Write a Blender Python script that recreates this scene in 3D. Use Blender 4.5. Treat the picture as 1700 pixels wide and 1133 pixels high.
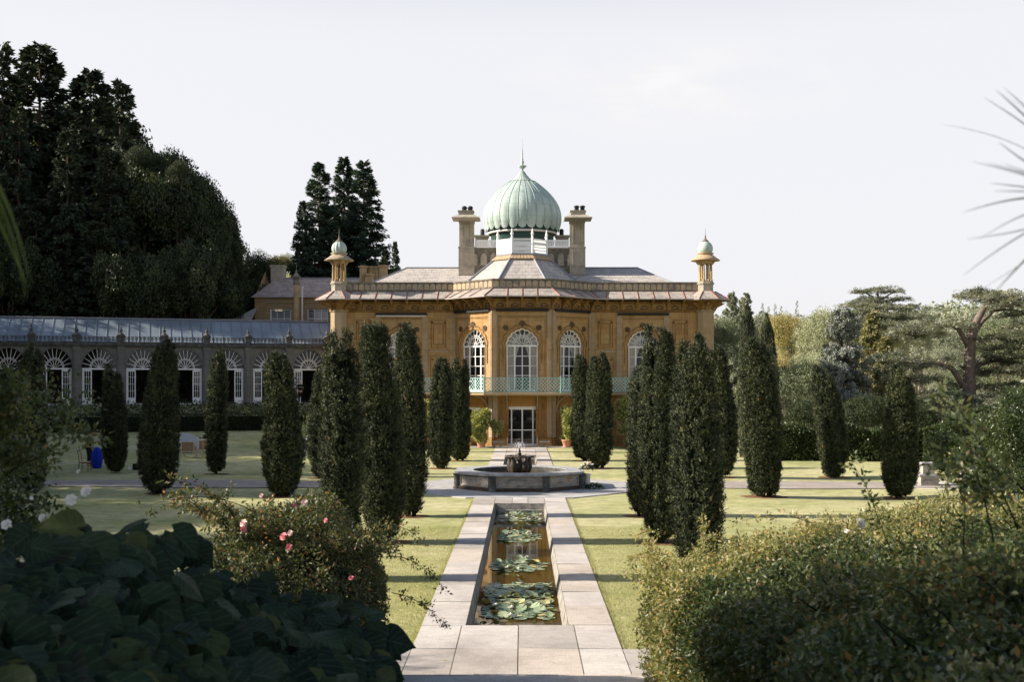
import bpy, math, random
import numpy as np
from mathutils import Vector, Matrix
from mathutils.geometry import tessellate_polygon
R = math.radians; PI = math.pi
scn = bpy.context.scene
COL = scn.collection
for _o in list(bpy.data.objects): bpy.data.objects.remove(_o)

# ------------------------------------------------------------------ camera, sky, sun, exposure
FP = 1950.0                                   # focal length in pixels of the 1700 px wide frame
cam_d = bpy.data.cameras.new('camera'); cam = bpy.data.objects.new('camera', cam_d); COL.objects.link(cam)
cam.location = (0, 0, 4.4); cam.rotation_euler = (R(90), 0, 0)
cam_d.sensor_width = 36; cam_d.lens = FP / 1700 * 36
cam_d.shift_x = -17 / 1700; cam_d.shift_y = 70.5 / 1700
cam_d.clip_start = 0.2; cam_d.clip_end = 6000
cam_d.dof.use_dof = True; cam_d.dof.focus_distance = 62; cam_d.dof.aperture_fstop = 4.0
scn.camera = cam
SUN_EL = R(28); SUN_AZ_FRONT = 0.022
S = Vector((-math.cos(SUN_EL), -SUN_AZ_FRONT, math.sin(SUN_EL))).normalized()
sun_d = bpy.data.lights.new('sun', 'SUN'); sun_d.energy = 5.0; sun_d.angle = R(0.55); sun_d.color = (1.0, 0.90, 0.76)
sun = bpy.data.objects.new('sun', sun_d); COL.objects.link(sun); sun.location = (-60, 20, 60)
sun.rotation_euler = (-S).to_track_quat('-Z', 'Y').to_euler()
world = bpy.data.worlds.new('World'); scn.world = world; world.use_nodes = True
def build_world():
    nt = world.node_tree; n = nt.nodes; n.clear(); L = nt.links.new
    out = n.new('ShaderNodeOutputWorld'); bg = n.new('ShaderNodeBackground'); bg.inputs[1].default_value = 0.080
    sky = n.new('ShaderNodeTexSky'); sky.sky_type = 'NISHITA'; sky.sun_disc = False
    sky.sun_elevation = SUN_EL; sky.sun_rotation = R(-90); sky.air_density = 1.0; sky.dust_density = 2.2; sky.ozone_density = 1.0
    tc = n.new('ShaderNodeTexCoord'); sep = n.new('ShaderNodeSeparateXYZ'); L(tc.outputs['Generated'], sep.inputs[0])
    # pale humid air low over the horizon: the blue fades to a milky lavender white
    mr = n.new('ShaderNodeMapRange'); mr.inputs[1].default_value = 0.27; mr.inputs[2].default_value = 0.46
    mr.inputs[3].default_value = 0.93; mr.inputs[4].default_value = 0.0; mr.interpolation_type = 'SMOOTHSTEP'
    L(sep.outputs[2], mr.inputs[0])
    mix = n.new('ShaderNodeMix'); mix.data_type = 'RGBA'; L(mr.outputs[0], mix.inputs[0]); L(sky.outputs[0], mix.inputs[6])
    mix.inputs[7].default_value = (5.82, 5.78, 6.0, 1)
    # one thin wisp of cloud
    mp = n.new('ShaderNodeMapping'); mp.inputs['Scale'].default_value = (4, 4, 16); L(tc.outputs['Generated'], mp.inputs[0])
    mp.inputs['Rotation'].default_value = (0, R(14), 0)
    nz = n.new('ShaderNodeTexNoise'); nz.inputs['Scale'].default_value = 2.2; nz.inputs['Detail'].default_value = 6; nz.inputs['Roughness'].default_value = .6
    L(mp.outputs[0], nz.inputs[0])
    cr = n.new('ShaderNodeMapRange'); cr.inputs[1].default_value = .42; cr.inputs[2].default_value = .80; L(nz.outputs[0], cr.inputs[0])
    ds = n.new('ShaderNodeVectorMath'); ds.operation = 'SUBTRACT'; ds.inputs[1].default_value = (0.128, 0.96, 0.243); L(tc.outputs['Generated'], ds.inputs[0])
    sc_ = n.new('ShaderNodeVectorMath'); sc_.operation = 'MULTIPLY'; sc_.inputs[1].default_value = (6.5, 2, 22); L(ds.outputs[0], sc_.inputs[0])
    ln = n.new('ShaderNodeVectorMath'); ln.operation = 'LENGTH'; L(sc_.outputs[0], ln.inputs[0])
    fm = n.new('ShaderNodeMapRange'); fm.inputs[1].default_value = .2; fm.inputs[2].default_value = 1.0; fm.inputs[3].default_value = 1; fm.inputs[4].default_value = 0
    L(ln.outputs['Value'], fm.inputs[0])
    mm = n.new('ShaderNodeMath'); mm.operation = 'MULTIPLY'; L(cr.outputs[0], mm.inputs[0]); L(fm.outputs[0], mm.inputs[1])
    mx = n.new('ShaderNodeMix'); mx.data_type = 'RGBA'; L(mm.outputs[0], mx.inputs[0]); L(mix.outputs[2], mx.inputs[6]); mx.inputs[7].default_value = (6.3, 6.2, 6.1, 1)
    L(mx.outputs[2], bg.inputs[0]); L(bg.outputs[0], out.inputs[0])
build_world()
scn.view_settings.view_transform = 'Standard'; scn.view_settings.look = 'None'
scn.view_settings.exposure = 1.0; scn.view_settings.gamma = 1.0
try:
    scn.cycles.use_denoising = True
    scn.cycles.denoiser = 'OPENIMAGEDENOISE'
    scn.cycles.max_bounces = 6; scn.cycles.transparent_max_bounces = 8; scn.cycles.diffuse_bounces = 3
    scn.cycles.caustics_reflective = False; scn.cycles.caustics_refractive = False
    scn.cycles.sample_clamp_indirect = 6
except Exception: pass

# ------------------------------------------------------------------ helpers: tagging
def tag(o, label=None, cat=None, group=None, kind=None):
    if label: o['label'] = label
    if cat: o['category'] = cat
    if group: o['group'] = group
    if kind: o['kind'] = kind
    return o
def thing(name, loc, label, cat, group=None):
    o = bpy.data.objects.new(name, None); COL.objects.link(o); o.location = loc; o.empty_display_size = .3
    return tag(o, label, cat, group)
def rootloc(p):
    l = Vector((0, 0, 0))
    while p is not None: l += p.location; p = p.parent
    return l
def link(me, name, m=None, parent=None, label=None):
    o = bpy.data.objects.new(name, me); COL.objects.link(o)
    if m is not None and not me.materials:
        for q in (m if isinstance(m, (list, tuple)) else [m]): me.materials.append(q)
    if parent is not None: o.parent = parent
    if label: o['label'] = label
    return o
def dup(root, loc, rz=None, scale=None, label=None, group=None, name=None):
    r = root.copy(); COL.objects.link(r); r.location = loc
    if rz is not None: r.rotation_euler = (0, 0, rz)
    if scale is not None: r.scale = scale if hasattr(scale, '__len__') else (scale,)*3
    if label: r['label'] = label
    if group: r['group'] = group
    for ch in list(root.children):
        c = ch.copy(); COL.objects.link(c); c.parent = r
        for g in list(ch.children):
            d = g.copy(); COL.objects.link(d); d.parent = c
    return r

class F:                                          # a wall's own frame: u along it, v up, n outwards
    def __init__(s, O, U):
        s.O = Vector(O); s.U = Vector(U).normalized(); s.N = Vector((s.U.y, -s.U.x, 0)); s.Z = Vector((0, 0, 1))
    def p(s, u, v, n=0): return s.O + s.U*u + s.Z*v + s.N*n
W0 = F((0, 0, 0), (1, 0, 0))

class MB:
    def __init__(s): s.v = []; s.f = []; s.mi = []; s.sm = []
    def add(s, vs, fs, mi=0, sm=False):
        b = len(s.v); s.v += [tuple(q) for q in vs]
        s.f += [tuple(i + b for i in q) for q in fs]; s.mi += [mi]*len(fs); s.sm += [sm]*len(fs)
    def fbox(s, fr, u0, u1, v0, v1, n0, n1, mi=0):
        c = [fr.p(u, v, n) for n in (n0, n1) for v in (v0, v1) for u in (u0, u1)]
        s.add(c, [(0,2,3,1),(4,5,7,6),(0,1,5,4),(2,6,7,3),(0,4,6,2),(1,3,7,5)], mi)
    def box(s, cx, cy, cz, sx, sy, sz, rz=0, mi=0):
        fr = F((cx, cy, cz), (math.cos(rz), math.sin(rz), 0)); s.fbox(fr, -sx/2, sx/2, -sz/2, sz/2, -sy/2, sy/2, mi)
    def prism(s, fr, pts, n0, n1, mi=0, back=True):
        k = len(pts); vs = [fr.p(u, v, n1) for u, v in pts] + [fr.p(u, v, n0) for u, v in pts]
        tri = tessellate_polygon([[Vector((u, v, 0)) for u, v in pts]])
        fs = [tuple(t) for t in tri]
        if back: fs += [tuple(k + i for i in t) for t in tri]
        fs += [(i, (i+1) % k, k + (i+1) % k, k + i) for i in range(k)]
        s.add(vs, fs, mi)
    def plate(s, fr, outer, holes, n, depth, mi=0, rmi=None):        # wall skin with holes and their reveals
        loops = [outer] + holes; tri = tessellate_polygon([[Vector((u, v, 0)) for u, v in l] for l in loops])
        flat = [q for l in loops for q in l]
        s.add([fr.p(u, v, n) for u, v in flat], [tuple(t) for t in tri], mi)
        for l in holes:
            k = len(l); vs = [fr.p(u, v, n) for u, v in l] + [fr.p(u, v, n-depth) for u, v in l]
            s.add(vs, [(i, (i+1) % k, k + (i+1) % k, k + i) for i in range(k)], mi if rmi is None else rmi)
    def band(s, fr, pts, w, n0, n1, closed=True, mi=0):              # moulding of width w laid along a line in the wall's plane
        k = len(pts); P = [Vector((u, v)) for u, v in pts]; off = []
        for i in range(k):
            a = P[(i-1) % k] if (closed or i > 0) else P[i]; b = P[(i+1) % k] if (closed or i < k-1) else P[i]
            d = (b - a); d = d.normalized() if d.length > 1e-9 else Vector((1, 0)); off.append(Vector((-d.y, d.x)) * w/2)
        vs = []
        for i in range(k):
            for sg, n in ((-1, n0), (-1, n1), (1, n1), (1, n0)):
                q = P[i] + off[i]*sg; vs.append(fr.p(q.x, q.y, n))
        fs = []
        for i in range(k if closed else k-1):
            j = (i+1) % k
            for e in range(4): fs.append((i*4+e, j*4+e, j*4+(e+1) % 4, i*4+(e+1) % 4))
        if not closed: fs += [(0, 1, 2, 3), tuple((k-1)*4+e for e in (3, 2, 1, 0))]
        s.add(vs, fs, mi)
    def tube(s, pts, rad, seg=8, cap=True, mi=0, sm=True):
        P = [Vector(q) for q in pts]; k = len(P)
        if not hasattr(rad, '__len__'): rad = [rad]*k
        vs = []; up = None
        for i in range(k):
            d = (P[min(i+1, k-1)] - P[max(i-1, 0)]).normalized()
            if up is None: up = Vector((0, 0, 1)) if abs(d.z) < .9 else Vector((1, 0, 0))
            a = d.cross(up).normalized(); b = a.cross(d).normalized(); up = b
            for e in range(seg):
                t = 2*PI*e/seg; vs.append(P[i] + (a*math.cos(t) + b*math.sin(t))*rad[i])
        fs = [(i*seg+e, i*seg+(e+1) % seg, (i+1)*seg+(e+1) % seg, (i+1)*seg+e) for i in range(k-1) for e in range(seg)]
        s.add(vs, fs, mi, sm)
        if cap: s.add([vs[e] for e in range(seg)], [tuple(range(seg))], mi); s.add(vs[-seg:], [tuple(range(seg))], mi)
    def lathe(s, prof, c, seg=24, flute=0, fdepth=0.0, rot=0.0, mi=0, sm=True, cap=True):
        vs = []; n = len(prof)
        for r, z in prof:
            for e in range(seg):
                t = 2*PI*e/seg + rot
                rr = r*(1 - fdepth*(1 - abs(math.sin(flute*(t-rot)/2)))) if flute else r
                vs.append((c[0] + rr*math.cos(t), c[1] + rr*math.sin(t), c[2] + z))
        fs = [(i*seg+e, i*seg+(e+1) % seg, (i+1)*seg+(e+1) % seg, (i+1)*seg+e) for i in range(n-1) for e in range(seg)]
        s.add(vs, fs, mi, sm)
        if cap:
            if prof[0][0] > .001: s.add(vs[:seg], [tuple(range(seg))], mi)
            if prof[-1][0] > .001: s.add(vs[-seg:], [tuple(range(seg))], mi)
    def quadstrip(s, A, B, mi=0, closed=False):
        k = len(A); vs = list(A) + list(B); m = k if closed else k-1
        s.add(vs, [(i, (i+1) % k, k + (i+1) % k, k + i) for i in range(m)], mi)
    def build(s, name, m, parent=None, label=None):
        me = bpy.data.meshes.new(name); l = rootloc(parent)
        me.from_pydata([(a - l.x, b - l.y, c - l.z) for a, b, c in s.v], [], s.f); me.update()
        o = link(me, name, m, parent, label)
        me.polygons.foreach_set('material_index', s.mi); me.polygons.foreach_set('use_smooth', s.sm)
        return o

def np_mesh(name, V, Fq, tint=None, smooth=False):
    V = np.asarray(V, dtype=np.float32); Fq = np.asarray(Fq, dtype=np.int32); k = Fq.shape[1]
    me = bpy.data.meshes.new(name); me.vertices.add(len(V)); me.vertices.foreach_set('co', V.ravel())
    me.loops.add(Fq.size); me.loops.foreach_set('vertex_index', Fq.ravel())
    me.polygons.add(len(Fq)); me.polygons.foreach_set('loop_start', np.arange(0, Fq.size, k, dtype=np.int32))
    if tint is not None:
        a = me.attributes.new('tint', 'FLOAT', 'FACE'); a.data.foreach_set('value', np.asarray(tint, dtype=np.float32))
    me.update(calc_edges=True)
    if smooth: me.polygons.foreach_set('use_smooth', np.ones(len(Fq), dtype=bool))
    return me

def vn(P, seed=0):                                 # smooth value noise, -1..1, on N x 3 points
    P = np.asarray(P, dtype=np.float64); i = np.floor(P).astype(np.int64); f = P - i; f = f*f*(3-2*f)
    def h(ix, iy, iz):
        x = (ix*374761393 + iy*668265263 + iz*2147483647 + seed*1274126177) & 0xffffffff
        x = ((x ^ (x >> 13))*1274126177) & 0xffffffff; x = x ^ (x >> 16)
        return (x & 0xffff)/32767.5 - 1
    r = 0
    for a in (0, 1):
        for b in (0, 1):
            for c in (0, 1):
                w = (f[:, 0] if a else 1-f[:, 0])*(f[:, 1] if b else 1-f[:, 1])*(f[:, 2] if c else 1-f[:, 2])
                r = r + w*h(i[:, 0]+a, i[:, 1]+b, i[:, 2]+c)
    return r
def nrm(a): return a/np.maximum(np.linalg.norm(a, axis=1, keepdims=True), 1e-9)
def sst(a, b, x): t = np.clip((x-a)/(b-a), 0, 1); return t*t*(3-2*t)

def vec3(P, s, seed): return np.stack([vn(P*s, seed), vn(P*s+17.3, seed+1), vn(P*s+41.7, seed+2)], 1)
def leaf_quads(P, D, L, Wd, rng, nrmhint=None, tint=None, fold=0.0):
    """diamond leaves at P pointing along D (unit), length L, width Wd"""
    n = len(P); D = nrm(D); h = nrmhint if nrmhint is not None else rng.normal(size=(n, 3))
    S_ = nrm(np.cross(D, h)); L = np.broadcast_to(L, (n,))[:, None]; Wd = np.broadcast_to(Wd, (n,))[:, None]
    if fold:
        N_ = nrm(np.cross(S_, D)); m = P + D*L*.45
        V = np.stack([P, m + S_*Wd*.5 + N_*Wd*fold, P + D*L, m - S_*Wd*.5 + N_*Wd*fold, m], 1).reshape(-1, 3)
        b = np.arange(n)[:, None]*5
        Fq = np.concatenate([b + np.array([0, 1, 2, 4]), b + np.array([0, 4, 2, 3])], 0)
        return V, Fq, (np.tile(tint, 2) if tint is not None else None)
    m = P + D*L*.45
    V = np.stack([P, m + S_*Wd*.5, P + D*L, m - S_*Wd*.5], 1).reshape(-1, 3)
    Fq = np.arange(n*4).reshape(-1, 4)
    return V, Fq, tint
def join_np(parts):
    Vs = []; Fs = []; Ts = []; b = 0
    for V, Fq, T in parts:
        Vs.append(V); Fs.append(Fq + b); b += len(V); Ts.append(T if T is not None else np.zeros(len(Fq)))
    return np.concatenate(Vs), np.concatenate(Fs), np.concatenate(Ts)
# ------------------------------------------------------------------ materials
def newmat(name):
    m = bpy.data.materials.new(name); m.use_nodes = True; nt = m.node_tree; nt.nodes.clear()
    return m, nt, nt.nodes, nt.links.new
def ramp(n, stops, interp='LINEAR'):
    r = n.new('ShaderNodeValToRGB'); r.color_ramp.interpolation = interp; e = r.color_ramp.elements
    while len(e) < len(stops): e.new(.5)
    for i, (p, c) in enumerate(stops): e[i].position = p; e[i].color = (*c, 1) if len(c) == 3 else c
    return r
def noise(n, L, vec, scale, detail=4, rough=.55, dist=0):
    z = n.new('ShaderNodeTexNoise'); z.inputs['Scale'].default_value = scale; z.inputs['Detail'].default_value = detail
    z.inputs['Roughness'].default_value = rough; z.inputs['Distortion'].default_value = dist; L(vec, z.inputs['Vector']); return z
def mixc(n, L, fac, a, b, mode='MIX'):
    m = n.new('ShaderNodeMix'); m.data_type = 'RGBA'; m.blend_type = mode
    for s, q in ((0, fac), (6, a), (7, b)):
        if hasattr(q, 'links'): L(q, m.inputs[s])
        elif s == 0: m.inputs[0].default_value = q
        else: m.inputs[s].default_value = (*q, 1)
    return m.outputs[2]
def principled(n, L, col, rough=.8, bump=None, bstr=.3, bdist=.02, spec=.3, metal=0):
    b = n.new('ShaderNodeBsdfPrincipled'); o = n.new('ShaderNodeOutputMaterial')
    if hasattr(col, 'links'): L(col, b.inputs['Base Color'])
    else: b.inputs['Base Color'].default_value = (*col, 1)
    if hasattr(rough, 'links'): L(rough, b.inputs['Roughness'])
    else: b.inputs['Roughness'].default_value = rough
    b.inputs['Specular IOR Level'].default_value = spec; b.inputs['Metallic'].default_value = metal
    if bump is not None:
        bp = n.new('ShaderNodeBump'); bp.inputs['Strength'].default_value = bstr; bp.inputs['Distance'].default_value = bdist
        L(bump, bp.inputs['Height']); L(bp.outputs[0], b.inputs['Normal'])
    L(b.outputs[0], o.inputs[0]); return b
def wallcoord(n, L):
    """(distance along the wall, height, 0) from position and face normal"""
    tc = n.new('ShaderNodeTexCoord'); g = n.new('ShaderNodeNewGeometry')
    cr = n.new('ShaderNodeVectorMath'); cr.operation = 'CROSS_PRODUCT'; cr.inputs[1].default_value = (0, 0, 1); L(g.outputs['True Normal'], cr.inputs[0])
    nm = n.new('ShaderNodeVectorMath'); nm.operation = 'NORMALIZE'; L(cr.outputs[0], nm.inputs[0])
    dt = n.new('ShaderNodeVectorMath'); dt.operation = 'DOT_PRODUCT'; L(nm.outputs[0], dt.inputs[0]); L(tc.outputs['Object'], dt.inputs[1])
    sp = n.new('ShaderNodeSeparateXYZ'); L(tc.outputs['Object'], sp.inputs[0])
    cb = n.new('ShaderNodeCombineXYZ'); L(dt.outputs['Value'], cb.inputs[0]); L(sp.outputs[2], cb.inputs[1])
    return cb.outputs[0], tc.outputs['Object']
def ashlar(name, c1, c2, stain, bw=.75, bh=.36, mortar=.010, stain_amt=.55, streak=True, rough=.9, bstr=.5, mcol=None, lich=(.30, .29, .25)):
    m, nt, n, L = newmat(name); uv, ob = wallcoord(n, L)
    br = n.new('ShaderNodeTexBrick'); L(uv, br.inputs['Vector']); br.inputs['Scale'].default_value = 1
    br.inputs['Brick Width'].default_value = bw; br.inputs['Row Height'].default_value = bh; br.inputs['Mortar Size'].default_value = mortar
    br.inputs['Mortar Smooth'].default_value = .3; br.inputs['Color1'].default_value = (*c1, 1); br.inputs['Color2'].default_value = (*c2, 1)
    br.inputs['Mortar'].default_value = (*(mcol or tuple(.6*q for q in c1)), 1); br.inputs['Bias'].default_value = -.2
    z1 = noise(n, L, ob, .55, 6, .6); r1 = ramp(n, [(.35, (0, 0, 0)), (.72, (1, 1, 1))]); L(z1.outputs[0], r1.inputs[0])
    f1 = n.new('ShaderNodeMath'); f1.operation = 'MULTIPLY'; f1.inputs[1].default_value = stain_amt; L(r1.outputs[0], f1.inputs[0])
    c = mixc(n, L, f1.outputs[0], br.outputs['Color'], stain)
    if streak:
        mp = n.new('ShaderNodeMapping'); mp.inputs['Scale'].default_value = (3.2, .28, 1); L(uv, mp.inputs[0])
        z2 = noise(n, L, mp.outputs[0], 1.0, 6, .62); r2 = ramp(n, [(.50, (0, 0, 0)), (.74, (1, 1, 1))]); L(z2.outputs[0], r2.inputs[0])
        f2 = n.new('ShaderNodeMath'); f2.operation = 'MULTIPLY'; f2.inputs[1].default_value = .6; L(r2.outputs[0], f2.inputs[0])
        c = mixc(n, L, f2.outputs[0], c, lich)
    z3 = noise(n, L, ob, 9, 5, .7); c = mixc(n, L, .35, c, mixc(n, L, 1.0, c, ramp_out(n, L, z3, .3, .75, .55, 1.35), 'MULTIPLY'))
    ad = n.new('ShaderNodeMath'); ad.operation = 'ADD'; L(z3.outputs[0], ad.inputs[0])
    iv = n.new('ShaderNodeMath'); iv.operation = 'MULTIPLY'; iv.inputs[1].default_value = -1.2; L(br.outputs['Fac'], iv.inputs[0]); L(iv.outputs[0], ad.inputs[1])
    principled(n, L, c, rough, ad.outputs[0], bstr, .015, .2); return m
def ramp_out(n, L, z, a, b, lo, hi):
    r = n.new('ShaderNodeMapRange'); r.inputs[1].default_value = a; r.inputs[2].default_value = b; r.inputs[3].default_value = lo; r.inputs[4].default_value = hi
    L(z.outputs[0], r.inputs[0])
    c = n.new('ShaderNodeCombineColor')
    for i in range(3): L(r.outputs[0], c.inputs[i])
    return c.outputs[0]
def mottled(name, stops, scale=3, detail=6, rough=.85, bstr=.4, bdist=.02, spec=.25, scale2=14, amt=.5, metal=0):
    m, nt, n, L = newmat(name); tc = n.new('ShaderNodeTexCoord'); ob = tc.outputs['Object']
    z = noise(n, L, ob, scale, detail, .6); r = ramp(n, stops); L(z.outputs[0], r.inputs[0])
    z2 = noise(n, L, ob, scale2, 5, .7)
    c = mixc(n, L, amt, r.outputs[0], mixc(n, L, 1.0, r.outputs[0], ramp_out(n, L, z2, .3, .7, .5, 1.4), 'MULTIPLY'))
    principled(n, L, c, rough, z2.outputs[0], bstr, bdist, spec, metal); return m
def plain(name, col, rough=.5, spec=.4, metal=0, var=.12):
    m, nt, n, L = newmat(name); tc = n.new('ShaderNodeTexCoord'); z = noise(n, L, tc.outputs['Object'], 6, 4, .6)
    c = mixc(n, L, 1.0, col, ramp_out(n, L, z, .3, .7, 1-var, 1+var), 'MULTIPLY'); principled(n, L, c, rough, None, 0, 0, spec, metal); return m
def slate(name, c1, c2, bw=.45, bh=.28, lich=(.36, .34, .30)):
    m, nt, n, L = newmat(name); g = n.new('ShaderNodeNewGeometry'); uv, ob = wallcoord(n, L)
    br = n.new('ShaderNodeTexBrick'); L(uv, br.inputs['Vector']); br.inputs['Scale'].default_value = 1
    br.inputs['Brick Width'].default_value = bw; br.inputs['Row Height'].default_value = bh; br.inputs['Mortar Size'].default_value = .018
    br.inputs['Color1'].default_value = (*c1, 1); br.inputs['Color2'].default_value = (*c2, 1); br.inputs['Mortar'].default_value = (*tuple(.4*q for q in c1), 1)
    z = noise(n, L, ob, 1.6, 7, .7); r = ramp(n, [(.42, (0, 0, 0)), (.66, (1, 1, 1))]); L(z.outputs[0], r.inputs[0])
    c = mixc(n, L, r.outputs[0], br.outputs[0], lich); z3 = noise(n, L, ob, 12, 5, .7)
    c = mixc(n, L, .5, c, mixc(n, L, 1.0, c, ramp_out(n, L, z3, .3, .7, .5, 1.4), 'MULTIPLY'))
    principled(n, L, c, .8, br.outputs['Fac'], -.4, .02, .3); return m
def foliage(name, stops, rough=.5, trans=.25, spec=.35, zscale=.5):
    """colour by each leaf's own tint attribute, patches by noise"""
    m, nt, n, L = newmat(name); at = n.new('ShaderNodeAttribute'); at.attribute_name = 'tint'; tc = n.new('ShaderNodeTexCoord')
    z = noise(n, L, tc.outputs['Object'], zscale, 3, .5)
    ad = n.new('ShaderNodeMath'); ad.operation = 'ADD'; L(at.outputs['Fac'], ad.inputs[0])
    mu = n.new('ShaderNodeMath'); mu.operation = 'MULTIPLY_ADD'; mu.inputs[1].default_value = .7; mu.inputs[2].default_value = -.35; L(z.outputs[0], mu.inputs[0]); L(mu.outputs[0], ad.inputs[1])
    r = ramp(n, stops); L(ad.outputs[0], r.inputs[0])
    b = n.new('ShaderNodeBsdfPrincipled'); L(r.outputs[0], b.inputs['Base Color']); b.inputs['Roughness'].default_value = rough; b.inputs['Specular IOR Level'].default_value = spec
    o = n.new('ShaderNodeOutputMaterial')
    if trans > 0:
        t = n.new('ShaderNodeBsdfTranslucent'); L(mixc(n, L, 1.0, r.outputs[0], (1.5, 1.5, .8), 'MULTIPLY'), t.inputs[0])
        mx = n.new('ShaderNodeMixShader'); mx.inputs[0].default_value = trans; L(b.outputs[0], mx.inputs[1]); L(t.outputs[0], mx.inputs[2]); L(mx.outputs[0], o.inputs[0])
    else: L(b.outputs[0], o.inputs[0])
    return m
def glass(name, tint=(.02, .025, .03), rough=.03, thru=.5):
    m, nt, n, L = newmat(name); fr = n.new('ShaderNodeFresnel'); fr.inputs[0].default_value = 1.5
    tr = n.new('ShaderNodeBsdfTransparent'); df = n.new('ShaderNodeBsdfDiffuse'); df.inputs[0].default_value = (*tint, 1)
    gl = n.new('ShaderNodeBsdfGlossy'); gl.inputs['Roughness'].default_value = rough
    m1 = n.new('ShaderNodeMixShader'); m1.inputs[0].default_value = 1-thru; L(tr.outputs[0], m1.inputs[1]); L(df.outputs[0], m1.inputs[2])
    m2 = n.new('ShaderNodeMixShader'); L(fr.outputs[0], m2.inputs[0]); L(m1.outputs[0], m2.inputs[1]); L(gl.outputs[0], m2.inputs[2])
    o = n.new('ShaderNodeOutputMaterial'); L(m2.outputs[0], o.inputs[0]); return m

M = {}
OC1, OC2 = (.47, .285, .120), (.34, .185, .066)
M['facade'] = ashlar('ochre_ashlar', OC1, OC2, (.46, .33, .18), .85, .38, .012, .7, True, lich=(.15, .095, .05))
M['under'] = ashlar('ochre_ashlar_below_balcony', (.38, .19, .055), (.30, .14, .038), (.42, .24, .09), .85, .38, .008, .6, True, lich=(.33, .22, .11))  # deeper orange: light bounced off the ground is painted into this wall
M['pier'] = ashlar('weathered_pilaster_stone', (.40, .28, .15), (.33, .215, .105), (.40, .34, .26), .9, .40, .006, .7, True, lich=(.44, .38, .31))
M['trim'] = mottled('carved_ochre_stone', [(.3, (.15, .085, .03)), (.55, (.29, .165, .06)), (.8, (.34, .25, .15))], 2, 6, .9, .5)  # lichen and moulding shadow both painted into this darker tone
M['relief'] = mottled('lichened_carving_and_painted_shade', [(.3, (.07, .045, .025)), (.7, (.17, .11, .06))], 5, 5, .9, .5)  # lichen, plus shade of carving and soffit put into the colour
M['parapet'] = mottled('lichened_parapet_stone', [(.30, (.17, .15, .12)), (.48, (.36, .30, .22)), (.62, (.46, .36, .22)), (.8, (.30, .28, .25))], 1.8, 7, .92, .6)
M['coping'] = mottled('dark_coping_stone', [(.3, (.10, .09, .075)), (.6, (.22, .19, .15)), (.85, (.34, .29, .22))], 3, 7, .95, .6)
M['chim'] = mottled('pale_chimney_stone', [(.3, (.27, .25, .215)), (.55, (.42, .37, .29)), (.8, (.30, .275, .24))], 1.5, 6, .9, .5)
M['chimo'] = mottled('ochre_chimney_stone', [(.3, (.30, .22, .12)), (.6, (.45, .33, .18)), (.85, (.36, .31, .24))], 1.5, 6, .9, .5)
M['slate'] = slate('stone_slates', (.44, .40, .37), (.36, .33, .32), lich=(.50, .46, .41))
M['eave'] = slate('eave_slates', (.36, .32, .29), (.27, .245, .235), .5, .3, (.43, .38, .335))
M['wingroof'] = slate('wing_stone_tiles', (.46, .33, .27), (.37, .27, .22), .4, .22, (.52, .42, .35))
M['red'] = plain('terracotta_ridge', (.33, .13, .085), .7, .2)
M['terra'] = mottled('terracotta_scallops', [(.3, (.36, .25, .15)), (.7, (.50, .37, .24))], 6, 4, .85, .3)
M['lead'] = plain('lead_flashing', (.20, .21, .24), .45, .5)
M['white'] = plain('white_paint', (.84, .84, .83), .45, .4, 0, .04)
M['cream'] = plain('cream_paint', (.70, .66, .62), .6, .3, 0, .06)
M['curtain'] = plain('cream_curtain', (.72, .66, .55), .9, .1, 0, .08)
M['glass'] = glass('window_glass', (.02, .022, .025), .02, .9)
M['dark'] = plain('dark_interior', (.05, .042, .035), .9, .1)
M['black'] = plain('black_cloth', (.012, .012, .014), .8, .2)
M['blind'] = plain('black_blind_box', (.018, .016, .016), .6, .3)
M['turq'] = mottled('turquoise_paint', [(.3, (.22, .40, .39)), (.7, (.34, .52, .50))], 3, 4, .5, .1)
M['turq_pale'] = plain('pale_lattice_paint', (.44, .64, .62), .5, .3, 0, .08)
def copper():
    m, nt, n, L = newmat('verdigris_copper'); tc = n.new('ShaderNodeTexCoord'); ob = tc.outputs['Object']
    z = noise(n, L, ob, .55, 6, .6, .6); r = ramp(n, [(.25, (.25, .33, .30)), (.42, (.36, .44, .41)), (.6, (.44, .52, .485)), (.8, (.56, .59, .51))]); L(z.outputs[0], r.inputs[0])
    mp = n.new('ShaderNodeMapping'); mp.inputs['Scale'].default_value = (5, 5, .5); L(ob, mp.inputs[0])
    z2 = noise(n, L, mp.outputs[0], 1.2, 6, .65); r2 = ramp(n, [(.5, (0, 0, 0)), (.72, (.8, .8, .8))]); L(z2.outputs[0], r2.inputs[0])
    c = mixc(n, L, r2.outputs[0], r.outputs[0], (.22, .25, .20))
    # sheet seams: thin horizontal joints
    sp = n.new('ShaderNodeSeparateXYZ'); L(ob, sp.inputs[0]); mo = n.new('ShaderNodeMath'); mo.operation = 'FRACT'
    mu = n.new('ShaderNodeMath'); mu.operation = 'MULTIPLY'; mu.inputs[1].default_value = 1.05; L(sp.outputs[2], mu.inputs[0]); L(mu.outputs[0], mo.inputs[0])
    lt = n.new('ShaderNodeMath'); lt.operation = 'LESS_THAN'; lt.inputs[1].default_value = .045; L(mo.outputs[0], lt.inputs[0])
    m3 = n.new('ShaderNodeMath'); m3.operation = 'MULTIPLY'; m3.inputs[1].default_value = .35; L(lt.outputs[0], m3.inputs[0])
    c = mixc(n, L, m3.outputs[0], c, (.14, .22, .19))
    principled(n, L, c, .55, z2.outputs[0], .15, .01, .4); return m
M['copper'] = copper()
M['copper_rib'] = plain('copper_rib', (.30, .40, .36), .6, .3)
M['copper_dark'] = plain('dark_oxidised_copper', (.045, .085, .075), .6, .3)
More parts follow.
